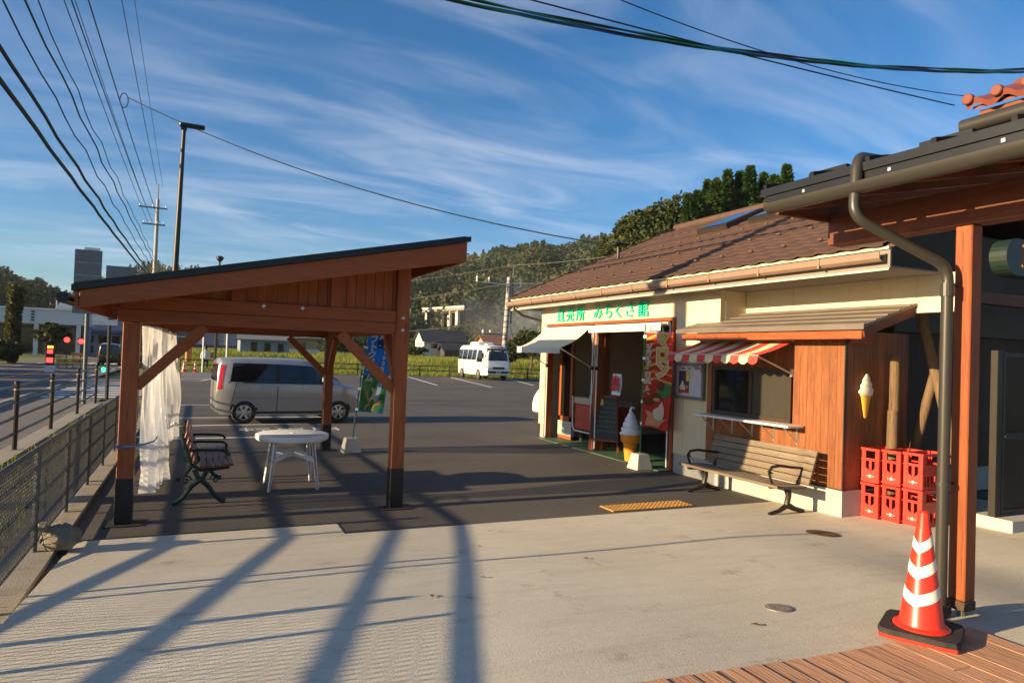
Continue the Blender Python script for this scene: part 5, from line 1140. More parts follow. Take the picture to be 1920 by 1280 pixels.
for i, (x, y) in enumerate(((2.35,5.65),(1.45,4.25),(3.05,3.05),(1.95,4.6),(3.0,4.9))):
    z = gz(x, y)+0.012; a = rnd.random()*6; r_ = 0.022+0.02*rnd.random()
    o = single('dead_leaf', MB().add([(x+r_*math.cos(a),y+r_*math.sin(a),z),(x+r_*.5*math.cos(a+1.6),y+r_*.5*math.sin(a+1.6),z+.008),(x-r_*math.cos(a),y-r_*math.sin(a),z+.003),(x-r_*.5*math.cos(a+1.6),y-r_*.5*math.sin(a+1.6),z+.01)], [(0,1,2,3)]), lm, 'tiny dry brown leaf on the pale concrete, '+('nearest the asphalt edge','lowest left of the five','by the small grey drain cover','second lowest at left','right of the leaf nearest the asphalt')[i], 'leaf', group='dry leaves on the concrete')

# ================================================================== fences along the road
wf = thing('wire_fence', 'low grey chain link fence running beside the shelter', 'fence', (-1.17, 6, 0))
FX = -1.17; y = -3.6; posts = []
while y < 23.5: posts.append(y); y += 1.49
for i, y in enumerate(posts):
    part('post', MB().tube([(FX,y,0.03), (FX,y,0.90)], 0.024, 8), M['galv'], wf)
    if i < len(posts)-1:
        y2 = posts[i+1]
        part('top_rail', MB().tube([(FX,y+0.003,0.885), (FX,y2-0.003,0.885)], 0.021, 8), M['galv'], wf); part('bottom_rail', MB().tube([(FX,y+0.003,0.10), (FX,y2-0.003,0.10)], 0.012, 6), M['galv'], wf)
        if y < 15:
            m_ = MB(); h = 0.775; t_ = y-h; pt = 0.058
            while t_ < y2:
                for sg in (1, -1):
                    a, bq = (t_, 0.105), (t_+h, 0.105+h)
                    if sg < 0: a, bq = (t_, 0.105+h), (t_+h, 0.105)
                    lo, hi = max(y, a[0]), min(y2, bq[0])
                    if hi-lo > 0.01:
                        f = lambda q: a[1]+(bq[1]-a[1])*(q-a[0])/(bq[0]-a[0])
                        m_.beam((FX+0.003*sg, lo, f(lo)), (FX+0.003*sg, hi, f(hi)), 0.0042, 0.0042)
                t_ += pt
            part('chain_link', m_, M['galv'], wf)
hr = thing('handrail', 'dark roadside handrail with blue grey pipes and orange reflector rings', 'railing', (-2.55, 10, 0))
ys = [4.3-3.02, 4.3, 7.2, 10.05, 13.0, 15.9, 19.1, 22.3]
pm_ = mat('blue_grey_pipe', (0.055,0.062,0.07), 0.3, 0.4)
for i, y in enumerate(ys):
    p_ = part('post', MB().tube([(-2.55,y,0.05), (-2.55,y,1.10)], 0.038, 10), M['brown_post'], hr)
    part('post_cap', MB().lathe([(0.042,1.10),(0.042,1.115),(0.02,1.13),(0,1.132)], (-2.55,y,0), 10), M['brown_post'], p_)
    part('reflector_ring', MB().lathe([(0.0385,0.985),(0.0405,0.985),(0.0405,1.005),(0.0385,1.005)], (-2.55,y,0), 10), M['orange_reflector'], p_)
    if i < len(ys)-1:
        for z in (1.045, 0.80, 0.56, 0.31): part('rail', MB().tube([(-2.55,y+0.036,z), (-2.55,ys[i+1]-0.036,z)], 0.024, 8), pm_, hr)
single('marker_post', MB().tube([(-2.2,5.15,0), (-2.2,5.15,2.05)], 0.022, 8), M['steel_grey'], 'slim grey marker post behind the wire fence', 'post', base=(-2.2,5.15,0))
# far fence of the car park
ff = thing('car_park_fence', 'low dark rail fence along the far edge of the car park', 'fence', (12, 50, 0))
def fence_run(pts):
    for (a, b_) in zip(pts[:-1], pts[1:]):
        a, b_ = Vector(a), Vector(b_); n = max(1, round((b_-a).length/2.6)); d = (b_-a)/n
        for k in range(n+1): part('post', MB().tube([a+d*k+Vector((0,0,-0.05)), a+d*k+Vector((0,0,0.86))], 0.05, 6), M['brown_post'], ff)
        for z in (0.80, 0.45): part('rail', MB().tube([a+Vector((0,0,z)), b_+Vector((0,0,z))], 0.035, 6), M['brown_post'], ff)
fence_run([(-1.0,49.6,0),(6,49.9,0),(13,50.0,0),(22.5,50.0,0),(24.5,46.0,0),(26.5,40,0)])

# ================================================================== vehicles
M['car_glass'] = mat('car_glass', (0.012,0.014,0.016), 0.05, spec=0.7, var=0)
M['tyre'] = mat('tyre', (0.018,0.018,0.018), 0.8); M['chrome'] = mat('alloy', (0.6,0.6,0.6), 0.25, 0.8); M['lamp_red'] = mat('tail_lamp', (0.45,0.02,0.02), 0.2); M['lamp_clear'] = mat('head_lamp', (0.6,0.62,0.64), 0.15, spec=0.8); M['plate'] = mat('number_plate', (0.75,0.75,0.70), 0.5)
def interp(tab, x):
    xs = [p[0] for p in tab]; return [float(np.interp(x, xs, [p[i] for p in tab])) for i in range(1, len(tab[0]))]
def vehicle(name, label, cat, paint, loc, rz, L_, W, tab, wheels, wr, windows, detail=True, group=None, scale=1.0):
    """tab: x, z bottom, z belt, z roof, inset at roof; body lofted along x with a rounded section"""
    v = thing(name, label, cat, loc, rz, group); OFF[v.name] = Vector()
    def half(x, z):
        zb, zl, zr, ins = interp(tab, x); e = 1-0.5*max(0, (abs(x/L_)-0.36)/0.14)**2*0.35
        hw = W/2*e
        if z <= zl: k = (z-zb)/max(1e-3, zl-zb); return hw*(0.955+0.045*math.sin(min(1, max(0, k*1.25))*math.pi/2))
        k = min(1, (z-zl)/max(1e-3, zr-zl)); return hw-ins*k-0.10*W*max(0, (k-0.80)/0.2)**2*(1 if zr-zl > 0.2 else 0.3)
    def sec(x):
        zb, zl, zr, ins = interp(tab, x); pts_ = []
        zz_ = [zb, zb+(zl-zb)*0.35, zb+(zl-zb)*0.7, zl, zl+(zr-zl)*0.4, zl+(zr-zl)*0.78, zl+(zr-zl)*0.92, zr]
        for z in zz_: pts_.append((half(x, z), z))
        return pts_
    xs = np.unique(np.concatenate([np.linspace(-L_/2, L_/2, 40), [p[0] for p in tab]]))
    mb = MB(); rings = []
    for x in xs:
        s_ = sec(x); ring = [(x, -y, z) for y, z in s_]+[(x, 0, s_[-1][1]+0.015)]+[(x, y, z) for y, z in reversed(s_)]
        rings.append(ring)
    n = len(rings[0])
    for r_ in rings: mb.add(r_, [])
    m = len(rings)
    mb.f += [(i*n+k, i*n+k+1, (i+1)*n+k+1, (i+1)*n+k) for i in range(m-1) for k in range(n-1)]+[(i*n+n-1, i*n, (i+1)*n, (i+1)*n+n-1) for i in range(m-1)]
    mb.f += [tuple(range(n)), tuple(range((m-1)*n, m*n))[::-1]]
    body = part('body', mb, paint, v, smooth=True, local=True)
    def surf(poly, nm, m_, parent, off=0.006, sides=(-1, 1), nn=6):
        out_ = []
        for sd_ in sides:
            p = [Vector((a, 0, c_)) for a, c_ in poly]
            def g(u, w_):
                q = (p[0]*(1-u)+p[1]*u)*(1-w_)+(p[3]*(1-u)+p[2]*u)*w_
                return (q.x, sd_*(half(q.x, q.z)+off), q.z)
            out_.append(part(nm, MB().grid(g, nn, nn), m_, parent, smooth=True, local=True))
        return out_
    def across(x0, z0, x1, z1, w0, w1, nm, m_, parent, off=0.008, y0=None, y1=None):
        """a pane lying on the front or back face between two heights"""
        d = 1 if x0 > 0 else -1
        def xf(y_, z):
            x = L_/2
            while x > 0:
                zb, zl, zr, ins = interp(tab, d*x)
                if zb <= z <= zr+0.012 and half(d*x, z) >= abs(y_): break
                x -= 0.012
            return d*x
        def g(u, w_):
            z = z0+(z1-z0)*w_; hw_ = (w0+(w1-w0)*w_)
            a_, b_ = (-hw_, hw_) if y0 is None else (y0, y1)
            y_ = a_+(b_-a_)*u
            return (xf(y_, z)+d*0.014, y_, z)
        return part(nm, MB().grid(g, 10, 6), m_, parent, smooth=True, local=True)
    for x in wheels:
        for sd_ in (-1, 1):
            yy_ = sd_*(W/2-0.10)
            arch = MB(); nn = 24; hy = half(x, wr*1.2)
            arch.add([(x+wr*1.13*math.cos(R(9+162*k/nn)), sd_*(half(x, wr*1.2)+0.004), wr+wr*1.13*math.sin(R(9+162*k/nn))) for k in range(nn+1)], [tuple(range(nn+1))])
            part('wheel_arch', arch, M['black'], body, local=True)
            wl_ = part('wheel', MB().lathe([(wr*0.62,-0.085),(wr*0.93,-0.085),(wr,-0.06),(wr,0.06),(wr*0.93,0.085),(wr*0.62,0.085),(wr*0.60,0.02)], n=28, cap=False).lathe([(wr*0.62,0.0),(0.0,0.001)], n=28, cap=False), M['tyre'], v, smooth=True, local=True)
            wl_.matrix_local = Matrix.Translation((x, yy_+sd_*0.02, wr))@Matrix.Rotation(R(-90)*sd_, 4, 'X'); OFF[wl_.name] = Vector()
            rim = MB().lathe([(wr*0.64,0.055),(wr*0.64,0.084),(wr*0.57,0.086),(wr*0.55,0.03)], n=28, cap=False)
            rim.lathe([(0.0,0.06),(wr*0.16,0.06),(wr*0.14,0.078),(0,0.08)], n=12)
            for k in range(6):
                a = k*math.pi/3; c_, s_ = math.cos(a), math.sin(a); rim.beam((c_*wr*0.12,s_*wr*0.12,0.066), (c_*wr*0.6,s_*wr*0.6,0.062), 0.05, 0.014, (0,0,1))
            part('rim', rim, M['chrome'], wl_, local=True, smooth=False)
    windows(v, body, surf, across, half)
    if scale != 1.0: v.scale = (scale,)*3
    return v
kt = [(-1.69,0.36,0.80,1.02,0.05),(-1.66,0.26,0.92,1.50,0.09),(-1.60,0.22,0.96,1.585,0.10),(-1.2,0.20,0.965,1.60,0.11),(-0.3,0.20,0.955,1.615,0.12),(0.25,0.20,0.945,1.60,0.13),(0.55,0.20,0.94,1.54,0.14),(0.95,0.20,0.935,1.20,0.12),(1.22,0.21,0.90,0.985,0.06),(1.50,0.24,0.80,0.90,0.05),(1.64,0.27,0.66,0.74,0.05),(1.69,0.32,0.52,0.60,0.04)]
def kei_parts(v, body, surf, across, half):
    surf([(-1.42,0.98),(-0.42,0.96),(-0.40,1.40),(-1.36,1.41)], 'side_window', M['car_glass'], v)
    surf([(-0.33,0.96),(0.90,0.95),(0.45,1.37),(-0.32,1.40)], 'side_window', M['car_glass'], v)
    surf([(-1.66,0.24),(1.62,0.24),(1.60,0.29),(-1.64,0.29)], 'sill_strip', M['black'], body, 0.004)
    surf([(-1.46,0.955),(0.98,0.925),(0.98,0.945),(-1.46,0.975)], 'belt_moulding', M['black'], body, 0.008)
    surf([(-0.43,0.96),(-0.32,0.96),(-0.32,1.40),(-0.41,1.40)], 'pillar', M['black'], body, 0.005)
    surf([(-1.40,0.40),(-1.385,0.40),(-1.27,0.95),(-1.285,0.95)], 'door_gap', M['black'], body, 0.003)
    surf([(-0.378,0.30),(-0.360,0.30),(-0.355,0.96),(-0.373,0.96)], 'door_gap', M['black'], body, 0.002)
    surf([(0.775,0.30),(0.792,0.30),(0.862,0.93),(0.845,0.93)], 'door_gap', M['black'], body, 0.002)
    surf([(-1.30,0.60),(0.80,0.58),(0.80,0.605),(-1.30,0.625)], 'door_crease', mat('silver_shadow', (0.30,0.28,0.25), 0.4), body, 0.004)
    for x in (-0.95, 0.02): surf([(x,0.86),(x+0.17,0.86),(x+0.17,0.895),(x,0.895)], 'door_handle', M['chrome'], v, 0.018)
    surf([(-1.685,0.80),(-1.585,0.80),(-1.52,1.36),(-1.63,1.36)], 'tail_lamp', M['lamp_red'], v, 0.008)
    across(1.02,1.00, 0.50,1.44, 0.60,0.50, 'windscreen', M['car_glass'], v, 0.02)
    across(-1.665,0.98, -1.635,1.38, 0.56,0.50, 'rear_window', M['car_glass'], v, 0.025)
    surf([(1.36,0.70),(1.62,0.62),(1.56,0.80),(1.34,0.84)], 'head_lamp', M['lamp_clear'], v, 0.006)
    for sd_ in (-1, 1):
        part('mirror', MB().box(0.66, 0.76, sd_*0.76-0.05, sd_*0.76+0.05, 0.98, 1.12), M['chrome'], v, local=True, bevel=0.02)
    across(1.70,0.40, 1.70,0.50, 0.17,0.17, 'number_plate', M['plate'], v, 0.05)
silver = mat('champagne_silver_paint', (0.40,0.395,0.385), 0.28, 0.55, var=0.02, coat=0.5)
car = vehicle('parked_car', 'champagne silver hatchback parked beyond the shelter', 'car', silver, (2.06, 17.75, 0), R(5), 3.38, 1.47, [(a,b,c*0.965,d*0.945,e) for a,b,c,d,e in kt], (-1.10, 1.10), 0.275, kei_parts)
bt = [(-3.12,0.45,1.35,2.20,0.12),(-3.05,0.38,1.42,2.42,0.16),(-2.8,0.36,1.45,2.50,0.17),(0,0.36,1.45,2.53,0.17),(2.2,0.36,1.42,2.50,0.17),(2.55,0.36,1.38,2.42,0.19),(2.85,0.36,1.30,2.10,0.20),(3.0,0.36,1.22,1.48,0.14),(3.08,0.40,1.05,1.22,0.09),(3.12,0.45,0.75,0.95,0.05)]
def bus_parts(v, body, surf, across, half):
    for a, b_ in ((-2.75,-1.75),(-1.68,-0.68),(-0.61,0.30),(0.37,1.20)): surf([(a,1.42),(b_,1.42),(b_,2.16),(a,2.16)], 'side_window', M['car_glass'], v)
    surf([(1.38,1.28),(2.52,1.28),(2.24,2.14),(1.44,2.16)], 'side_window', M['car_glass'], v)
    across(2.96,1.42, 2.58,2.28, 0.90,0.74, 'windscreen', M['car_glass'], v, 0.05)
    across(2.60,2.33, 2.50,2.40, 0.50,0.48, 'roof_vent_panel', M['black'], v, 0.05)
    across(3.10,0.82, 3.09,0.98, 0.45,0.45, 'grille', M['black'], v, 0.06)
    across(3.13,0.52, 3.13,0.68, 0.84,0.84, 'bumper_opening', M['black'], v, 0.055); across(3.14,0.54, 3.14,0.66, 0.20,0.20, 'number_plate', M['plate'], v, 0.07)
    for s_ in (-1, 1): across(3.11,0.82, 3.10,0.97, 0,0, 'head_lamp', M['lamp_clear'], v, 0.075, *sorted((s_*0.48, s_*0.84))); across(3.08,0.90, 3.07,0.98, 0,0, 'turn_signal', M['orange'], v, 0.085, *sorted((s_*0.85, s_*0.95)))
    surf([(-3.0,0.70),(2.9,0.70),(2.9,0.73),(-3.0,0.73)], 'side_line', M['black'], body, 0.003); surf([(1.30,0.45),(1.32,0.45),(1.32,2.2),(1.30,2.2)], 'door_gap', M['black'], body, 0.003)
    part('air_conditioner', MB().box(-1.2, 0.5, -0.6, 0.6, 2.50, 2.74), M['white'], v, local=True, bevel=0.06); part('roof_hatch', MB().box(0.9, 1.5, -0.3, 0.3, 2.50, 2.60), M['white'], v, local=True, bevel=0.03)
    for s_ in (-1, 1): part('wiper', MB().beam((2.99,s_*0.5,1.46),(2.93,s_*0.1,1.56),0.03,0.03), M['black'], v, local=True); part('mirror', MB().box(2.72, 2.80, s_*1.10-0.08, s_*1.10+0.08, 1.55, 1.95), M['black'], v, local=True, bevel=0.02)
busm = mat('white_bus_paint', (0.72,0.70,0.65), 0.3, var=0.02, coat=0.4)
bus = vehicle('minibus', 'white minibus parked at the far edge of the car park', 'bus', busm, (19.35, 47.2, 0), R(-91), 6.25, 2.05, bt, (-1.75, 1.75), 0.38, bus_parts, scale=1.0)
def small_car(v, body, surf, across, half):
    surf([(-1.35,1.0),(0.85,0.98),(0.42,1.45),(-1.28,1.48)], 'side_window', M['car_glass'], v); across(-1.665,0.98, -1.63,1.46, 0.58,0.52, 'rear_window', M['car_glass'], v, 0.03); across(1.02,1.17, 0.50,1.57, 0.62,0.55, 'windscreen', M['car_glass'], v, 0.02)
    surf([(-1.69,0.75),(-1.60,0.75),(-1.58,1.0),(-1.66,1.0)], 'tail_lamp', M['lamp_red'], v, 0.01); across(-1.70,0.62, -1.69,0.76, 0.17,0.17, 'number_plate', M['yellow'], v, 0.04)
vehicle('road_car', 'small black car waiting on the road with a yellow plate', 'car', mat('black_car_paint', (0.012,0.013,0.016), 0.2, coat=0.5), (-5.9, 59.5, 0), R(90), 3.38, 1.47, kt, (-1.10,1.10), 0.275, small_car)
vehicle('road_car', 'dark red car farther up the road ahead of the black one', 'car', mat('dark_red_paint', (0.10,0.015,0.015), 0.25, coat=0.4), (-5.6, 74, 0), R(90), 3.38, 1.5, kt, (-1.10,1.10), 0.275, small_car)
vehicle('road_car', 'pale car coming down the road on the far lane', 'car', mat('pale_car_paint', (0.55,0.55,0.55), 0.3, coat=0.4), (-8.6, 84, 0), R(-90), 3.38, 1.5, kt, (-1.10,1.10), 0.275, small_car)
def white_van(v, body, surf, across, half):
    surf([(-1.35,1.0),(0.85,0.98),(0.42,1.45),(-1.28,1.48)], 'side_window', M['car_glass'], v); across(-1.665,0.98, -1.63,1.46, 0.58,0.52, 'rear_window', M['car_glass'], v, 0.03)
    surf([(-1.69,0.62),(-1.58,0.62),(-1.58,0.80),(-1.67,0.80)], 'tail_lamp', M['lamp_red'], v, 0.012)
vehicle('parked_car', 'white car showing its tail behind the far corner of the shop', 'car', busm, (10.16, 16.35, 0), R(182), 3.38, 1.47, kt, (-1.10,1.10), 0.275, white_van)

# ================================================================== poles, lamps, signs
lp = thing('street_lamp', 'tall dark street lamp with a flat head behind the shelter', 'street lamp', (-0.55, 17.65, 0))
part('pole', MB().tube([(-0.55,17.65,0),(-0.55,17.65,3.4),(-0.50,17.65,6.84)], [.075,.065,.042], 12), M['brown_post'], lp, smooth=True); part('lamp_head', MB().box(-0.60, -0.06, 17.58, 17.74, 6.86, 6.95), M['black_metal'], lp, bevel=0.02); part('neck', MB().box(-0.56, -0.44, 17.61, 17.69, 6.78, 6.86), M['black_metal'], lp)
l2 = thing('street_lamp', 'small dark lamp far across the car park above the shelter roof', 'street lamp', (1.05, 48.6, 0))
part('pole', MB().tube([(1.05,48.6,0),(1.08,48.6,7.3)], [.09,.06], 8), M['brown_post'], l2); part('lamp_head', MB().lathe([(0.06,7.25),(0.22,7.42),(0.24,7.58),(0.1,7.64)], (1.08,48.6,0), 12), M['black_metal'], l2)
def pole(name, label, x, y, h, r0, r1, m_, arms, lean=0.0, mod=True):
    p = thing(name, label, 'utility pole', (x, y, 0)); part('pole', MB().tube([(x,y,-0.1), (x+lean,y,h)], [r0,r1], 12), m_, p, smooth=True)
    for z, wl_, off, kind in arms:
        a = part('crossarm', MB().box(x-wl_/2+off+lean*z/h, x+wl_/2+off+lean*z/h, y-r1-0.12, y-r1-0.02, z-0.05, z+0.05), M['steel_grey'], p)
        for k in range(kind):
            xx = x+off+lean*z/h+(-wl_/2+0.1+(wl_-0.2)*k/max(1, kind-1)); part('insulator', MB().lathe([(0.03,0.05),(0.06,0.08),(0.03,0.13),(0.06,0.16),(0.03,0.24),(0,0.25)], (xx,y-r1-0.07,z), 8), M['white'], a)
    return p
concp = mat('pole_concrete', (0.36,0.35,0.33), 0.85, var=0.12)
pA = pole('utility_pole', 'tall concrete utility pole with two crossarms above the road end', -3.30, 60, 13.0, 0.19, 0.12, concp, [(12.3,2.0,-0.3,3),(11.0,1.6,-0.2,4)])
part('top_rod', MB().tube([(-3.3,60,13),(-3.3,60,14.2)], 0.05, 6), M['galv'], pA); part('lower_arm', MB().box(-4.6, -1.9, 59.8, 59.9, 7.1, 7.2), M['steel_grey'], pA)
pole('utility_pole', 'distant utility pole next to the tall one up the road', -3.0, 92, 11.5, 0.18, 0.12, concp, [(10.6,1.8,0,3),(8.2,1.8,0,3)])
pole('utility_pole', 'far utility pole rising over the white roadside building', -24.0, 150, 9.0, 0.18, 0.12, concp, [(8.2,2.2,0,3)])
pB = pole('utility_pole', 'roadside utility pole left of the view carrying the cables', -3.3, 8.95, 13.5, 0.20, 0.13, concp, [(12.6,2.0,-0.3,3),(11.2,1.6,-0.2,4)])
part('transformer', MB().lathe([(0.0,5.35),(0.20,5.36),(0.22,5.45),(0.22,5.75),(0.20,5.86),(0.0,5.88)], (-3.3,8.95,0), 14), M['steel_grey'], pB)
pC = pole('utility_pole', 'banded concrete utility pole behind the white minibus', 24.0, 54, 8.6, 0.24, 0.19, concp, [], 0.35)
for k in range(15): part('band', MB().lathe([(0.245-0.003*k,0),(0.25-0.003*k,0.02),(0.25-0.003*k,0.08),(0.245-0.003*k,0.1)], (24.0+0.35*(1.2+0.5*k)/8.6,54,1.2+0.5*k), 10), mat('pole_band', (0.16,0.13,0.10), 0.8), pC)
part('mast', MB().tube([(24.62,54,4.6),(24.75,54,9.75)], 0.06, 6), M['galv'], pC); part('side_arm', MB().box(21.9, 24.1, 53.7, 53.8, 3.55, 3.65), M['steel_grey'], pC); part('insulator', MB().lathe([(0.06,3.66),(0.1,3.75),(0.05,3.95)], (21.95,53.75,0), 8).lathe([(0.06,3.66),(0.1,3.75),(0.05,3.95)], (22.6,53.75,0), 8), M['white'], pC)
for xx, zz in ((21.3,8.0),(22.4,8.0),(25.4,7.8)): part('insulator', MB().lathe([(0.05,0),(0.1,0.1),(0.05,0.22),(0.1,0.32),(0.04,0.5)], (xx,53.9,zz), 8).tube([(xx,53.9,zz),(24.3,53.95,zz-0.05)], 0.03, 5), M['white'], pC)
part('stay', MB().tube([(24.5,54,4.6),(26.0,54,0)], 0.025, 5), M['galv'], pC)
# cables: cubic sag between points
CAB = M['black']
def cable(label, pts_, r, sag=0.0, m_=None, wavy=0.0, seed=0, nm='overhead_cable', grp='overhead cables'):
    rg = random.Random(seed); out_ = []
    for (a, b_) in zip(pts_[:-1], pts_[1:]):
        a, b_ = Vector(a), Vector(b_); n = 40
        for k in range(n+(1 if b_ == Vector(pts_[-1]) else 0)):
            t_ = k/n; p = a*(1-t_)+b_*t_; p.z -= sag*4*t_*(1-t_)
            if wavy: p.z += wavy*math.sin(t_*90+seed)+wavy*0.6*math.sin(t_*217+seed*2); p.x += wavy*math.cos(t_*75+seed)
            out_.append(p)
    return single(nm, MB().tube(out_, r, 6), m_ or CAB, label, 'cable', grp, base=tuple(pts_[0]))
def roadcable(px, X, za, zn, Yn, r, label, wavy=0.0, seed=0):
    # from the far pole towards the near one, continuing past it
    a = Vector((X, 59.9, za)); n_ = Vector((X, Yn, zn)); d = (n_-a)/(a.y-Yn)
    e = a+d*(a.y+3.0); e.z += 0.0009*0; return cable(label, [a, e], r, 0.35, None, wavy, seed)
# height at which each cable passes the edge of the view was measured along the pole line
cab = [(0,-3.6,6.9,6.95,14.5,0.050,'thick black telephone cable, lowest of the cables along the road',0.012), (0,-3.45,7.05,7.30,14.6,0.042,'second thick black telephone cable just above the lowest',0.02),
       (1,-3.3,7.4,7.85,15.0,0.018,'thin wavy cable above the two thick telephone cables',0.035), (2,-3.2,7.8,8.4,15.9,0.022,'spiral hung cable over the thin wavy one at upper left',0.03), (3,-3.1,8.0,8.6,16.5,0.014,'thin wavy cable beside the spiral hung one',0.04),
       (4,-3.9,11.1,11.9,22.0,0.016,'straight power cable, left of the lower crossarm',0), (5,-3.6,11.15,11.6,22.3,0.020,'straight power cable in the middle of the lower crossarm',0), (6,-3.1,11.2,11.4,22.6,0.020,'straight power cable right of the lower crossarm',0),
       (7,-4.1,12.4,13.2,26.5,0.014,'thin straight power cable, left of the upper crossarm',0), (8,-3.4,14.1,15.9,34,0.018,'top wire running from the tip of the tall pole',0), (9,-3.0,14.0,16.2,35,0.012,'faint thin wire beside the top wire',0)]
for (i, X, za, zn, Yn, r, lab, wv_) in cab: roadcable(0, X, za, zn, Yn, r, lab, wv_, i)
cable('black wire sagging from the road cables to the shop roof', [(-2.2,23.5,9.15),(8.9,13.5,4.45)], 0.016, 0.55)
sp = single('cable_loop', MB().tube([(-2.2+0.22*math.cos(a)*(-0.5)-0.12, 23.5, 9.05+0.22*math.sin(a)) for a in np.arange(0, 5.6, 0.35)], 0.015, 5), CAB, 'small coiled loop where the black wire leaves the road cables', 'cable', base=(-2.2,23.5,9.1))
green = mat('green_insulation', (0.0,0.16,0.10), 0.4); bluec = mat('blue_insulation', (0.01,0.08,0.30), 0.4)
def through(p0, p1, p2, Y, Xs):
    c_ = np.polyfit([p0[0], p1[0], p2[0]], [p0[1], p1[1], p2[1]], 2); return [Vector((x, Y, float(np.polyval(c_, x)))) for x in Xs]
def twist(label, line, mats):
    t_ = thing('twisted_cable', label, 'cable', tuple(line[0]))
    for q, m_ in enumerate(mats):
        pts_ = [p+Vector((0, 0.022*math.cos(k*0.22+q*2.09), 0.022*math.sin(k*0.22+q*2.09))) for k, p in enumerate(line)]
        part('strand', MB().tube(pts_, 0.019, 6), m_, t_, smooth=True)
twist('twisted green, blue and black service cable crossing the top right sky', through((4.01,8.38), (9.66,8.78), (21.88,10.74), 12, np.linspace(2, 25, 130)), (green, CAB, bluec))
twist('upper twisted service cable joining the lower one at right', through((4.75,8.57), (10.0,8.93), (21.88,10.86), 12.1, np.linspace(2, 25, 130)), (green, CAB))
cable('thin dark wire above the service cables at upper right', [(5.6,12,9.55),(19.6,12,9.55)], 0.012, 0.45)
cable('dark wire sagging towards the red tiled roof', [(4.4,12,8.78),(18.7,12,9.15)], 0.016, 0.05)
cable('pale wire from the banded pole over the shop roof', [(-10,80,6.0),(24.75,54,9.7),(36,22.0,12.3)], 0.03, 1.0, M['galv'])
cable('second pale wire from the banded pole towards the shop', [(-10,80,4.0),(24.4,54,8.1),(38,24.0,10.2)], 0.03, 1.0, M['galv'])
cable('lower pale wire crossing before the hillside', [(-5,75,2.6),(24.3,54,4.9)], 0.03, 0.9, M['galv'])
cable('black wire from the side arm sloping down to the house', [(21.95,53.75,3.7),(16,60,2.2)], 0.03, 0.1)
# back of a big road sign
rsn = thing('road_sign', 'back of a tall grey road sign on a steel pole by the handrail', 'road sign', (-2.85, 22.5, 0))
part('pole', MB().tube([(-2.85,22.5,0),(-2.88,22.5,4.40)], 0.055, 12), M['galv'], rsn, smooth=True)
for k in range(5): part('panel_strip', MB().box(-3.22, -2.56, 22.40, 22.43, 2.55+k*0.36, 2.905+k*0.36), M['steel_grey'], rsn)
for z in (2.75,3.2,3.7,4.1): part('clamp', MB().box(-2.97, -2.75, 22.432, 22.56, z-0.02, z+0.02), M['galv'], rsn)
part('top_cap', MB().box(-3.0, -2.62, 22.41, 22.44, 4.352, 4.42), M['white_metal'], rsn)
ps = thing('parking_sign', 'small white square road sign with a dark frame mark', 'road sign', (-2.5, 24.5, 0))
part('pole', MB().tube([(-2.50,24.5,0),(-2.52,24.5,3.0)], 0.05, 8), M['brown_post'], ps); part('plate', MB().box(-2.98, -2.30, 24.40, 24.43, 2.30, 2.72), M['plate'], ps); part('mark', MB().box(-2.56, -2.40, 24.385, 24.399, 2.47, 2.51).box(-2.44, -2.40, 24.385, 24.399, 2.5105, 2.72), M['black'], ps)
s2 = thing('road_sign', 'smaller grey sign back beyond the tall one over the shelter roof', 'road sign', (-3.1, 40, 0))
part('pole', MB().tube([(-3.1,40,0),(-3.1,40,5.6)], 0.07, 8), M['galv'], s2)
for k in range(4): part('panel_strip', MB().box(-4.35, -3.0, 39.8, 39.84, 4.55+k*0.27, 4.815+k*0.27), M['steel_grey'], s2)

# ================================================================== far clutter
def emis(name, col, s): return mat(name, tuple(c*0.5 for c in col), 0.4, emit=col, estr=s)
red_l = emis('red_signal_light', (1.0,0.03,0.02), 3.0); amber_l = emis('amber_signal_light', (1.0,0.22,0.02), 2.5); green_l = emis('green_signal_light', (0.02,0.9,0.35), 1.5)
def signal(label, x, y, z):
    t_ = thing('work_signal', label, 'traffic light', (x, y, 0)); part('stand', MB().tube([(x,y,0),(x,y,z-0.2)], 0.03, 6), M['black_metal'], t_)
    part('housing', MB().box(x-0.22, x+0.22, y-0.05, y+0.1, z-0.25, z+0.25), M['black_metal'], t_, bevel=0.03); part('red_lens', MB().lathe([(0.0,0),(0.19,0.0),(0.17,0.05),(0,0.07)], n=16), red_l, t_, local=True).matrix_local = Matrix.Translation((0,-0.055,z))@Matrix.Rotation(R(90), 4, 'X')
signal('round red signal light, left of the pair beyond the handrail', -8.85, 60, 1.80); signal('round red signal light beside the tall sign pole', -7.95, 60, 1.72)
ts = thing('work_signal', 'tall temporary signal with two lit red panels and amber top', 'traffic light', (-7.40, 45, 0))
part('housing', MB().box(-7.60, -7.20, 45, 45.15, 0.35, 1.50), M['black_metal'], ts); part('amber_panel', MB().box(-7.54, -7.26, 44.98, 44.999, 1.30, 1.44), amber_l, ts)
part('red_panel', MB().box(-7.54, -7.28, 44.98, 44.999, 1.02, 1.22), red_l, ts); part('red_panel', MB().box(-7.56, -7.26, 44.98, 44.999, 0.52, 0.78), red_l, ts); part('foot', MB().box(-7.62, -7.18, 44.9, 45.3, 0, 0.36), M['white_metal'], ts)
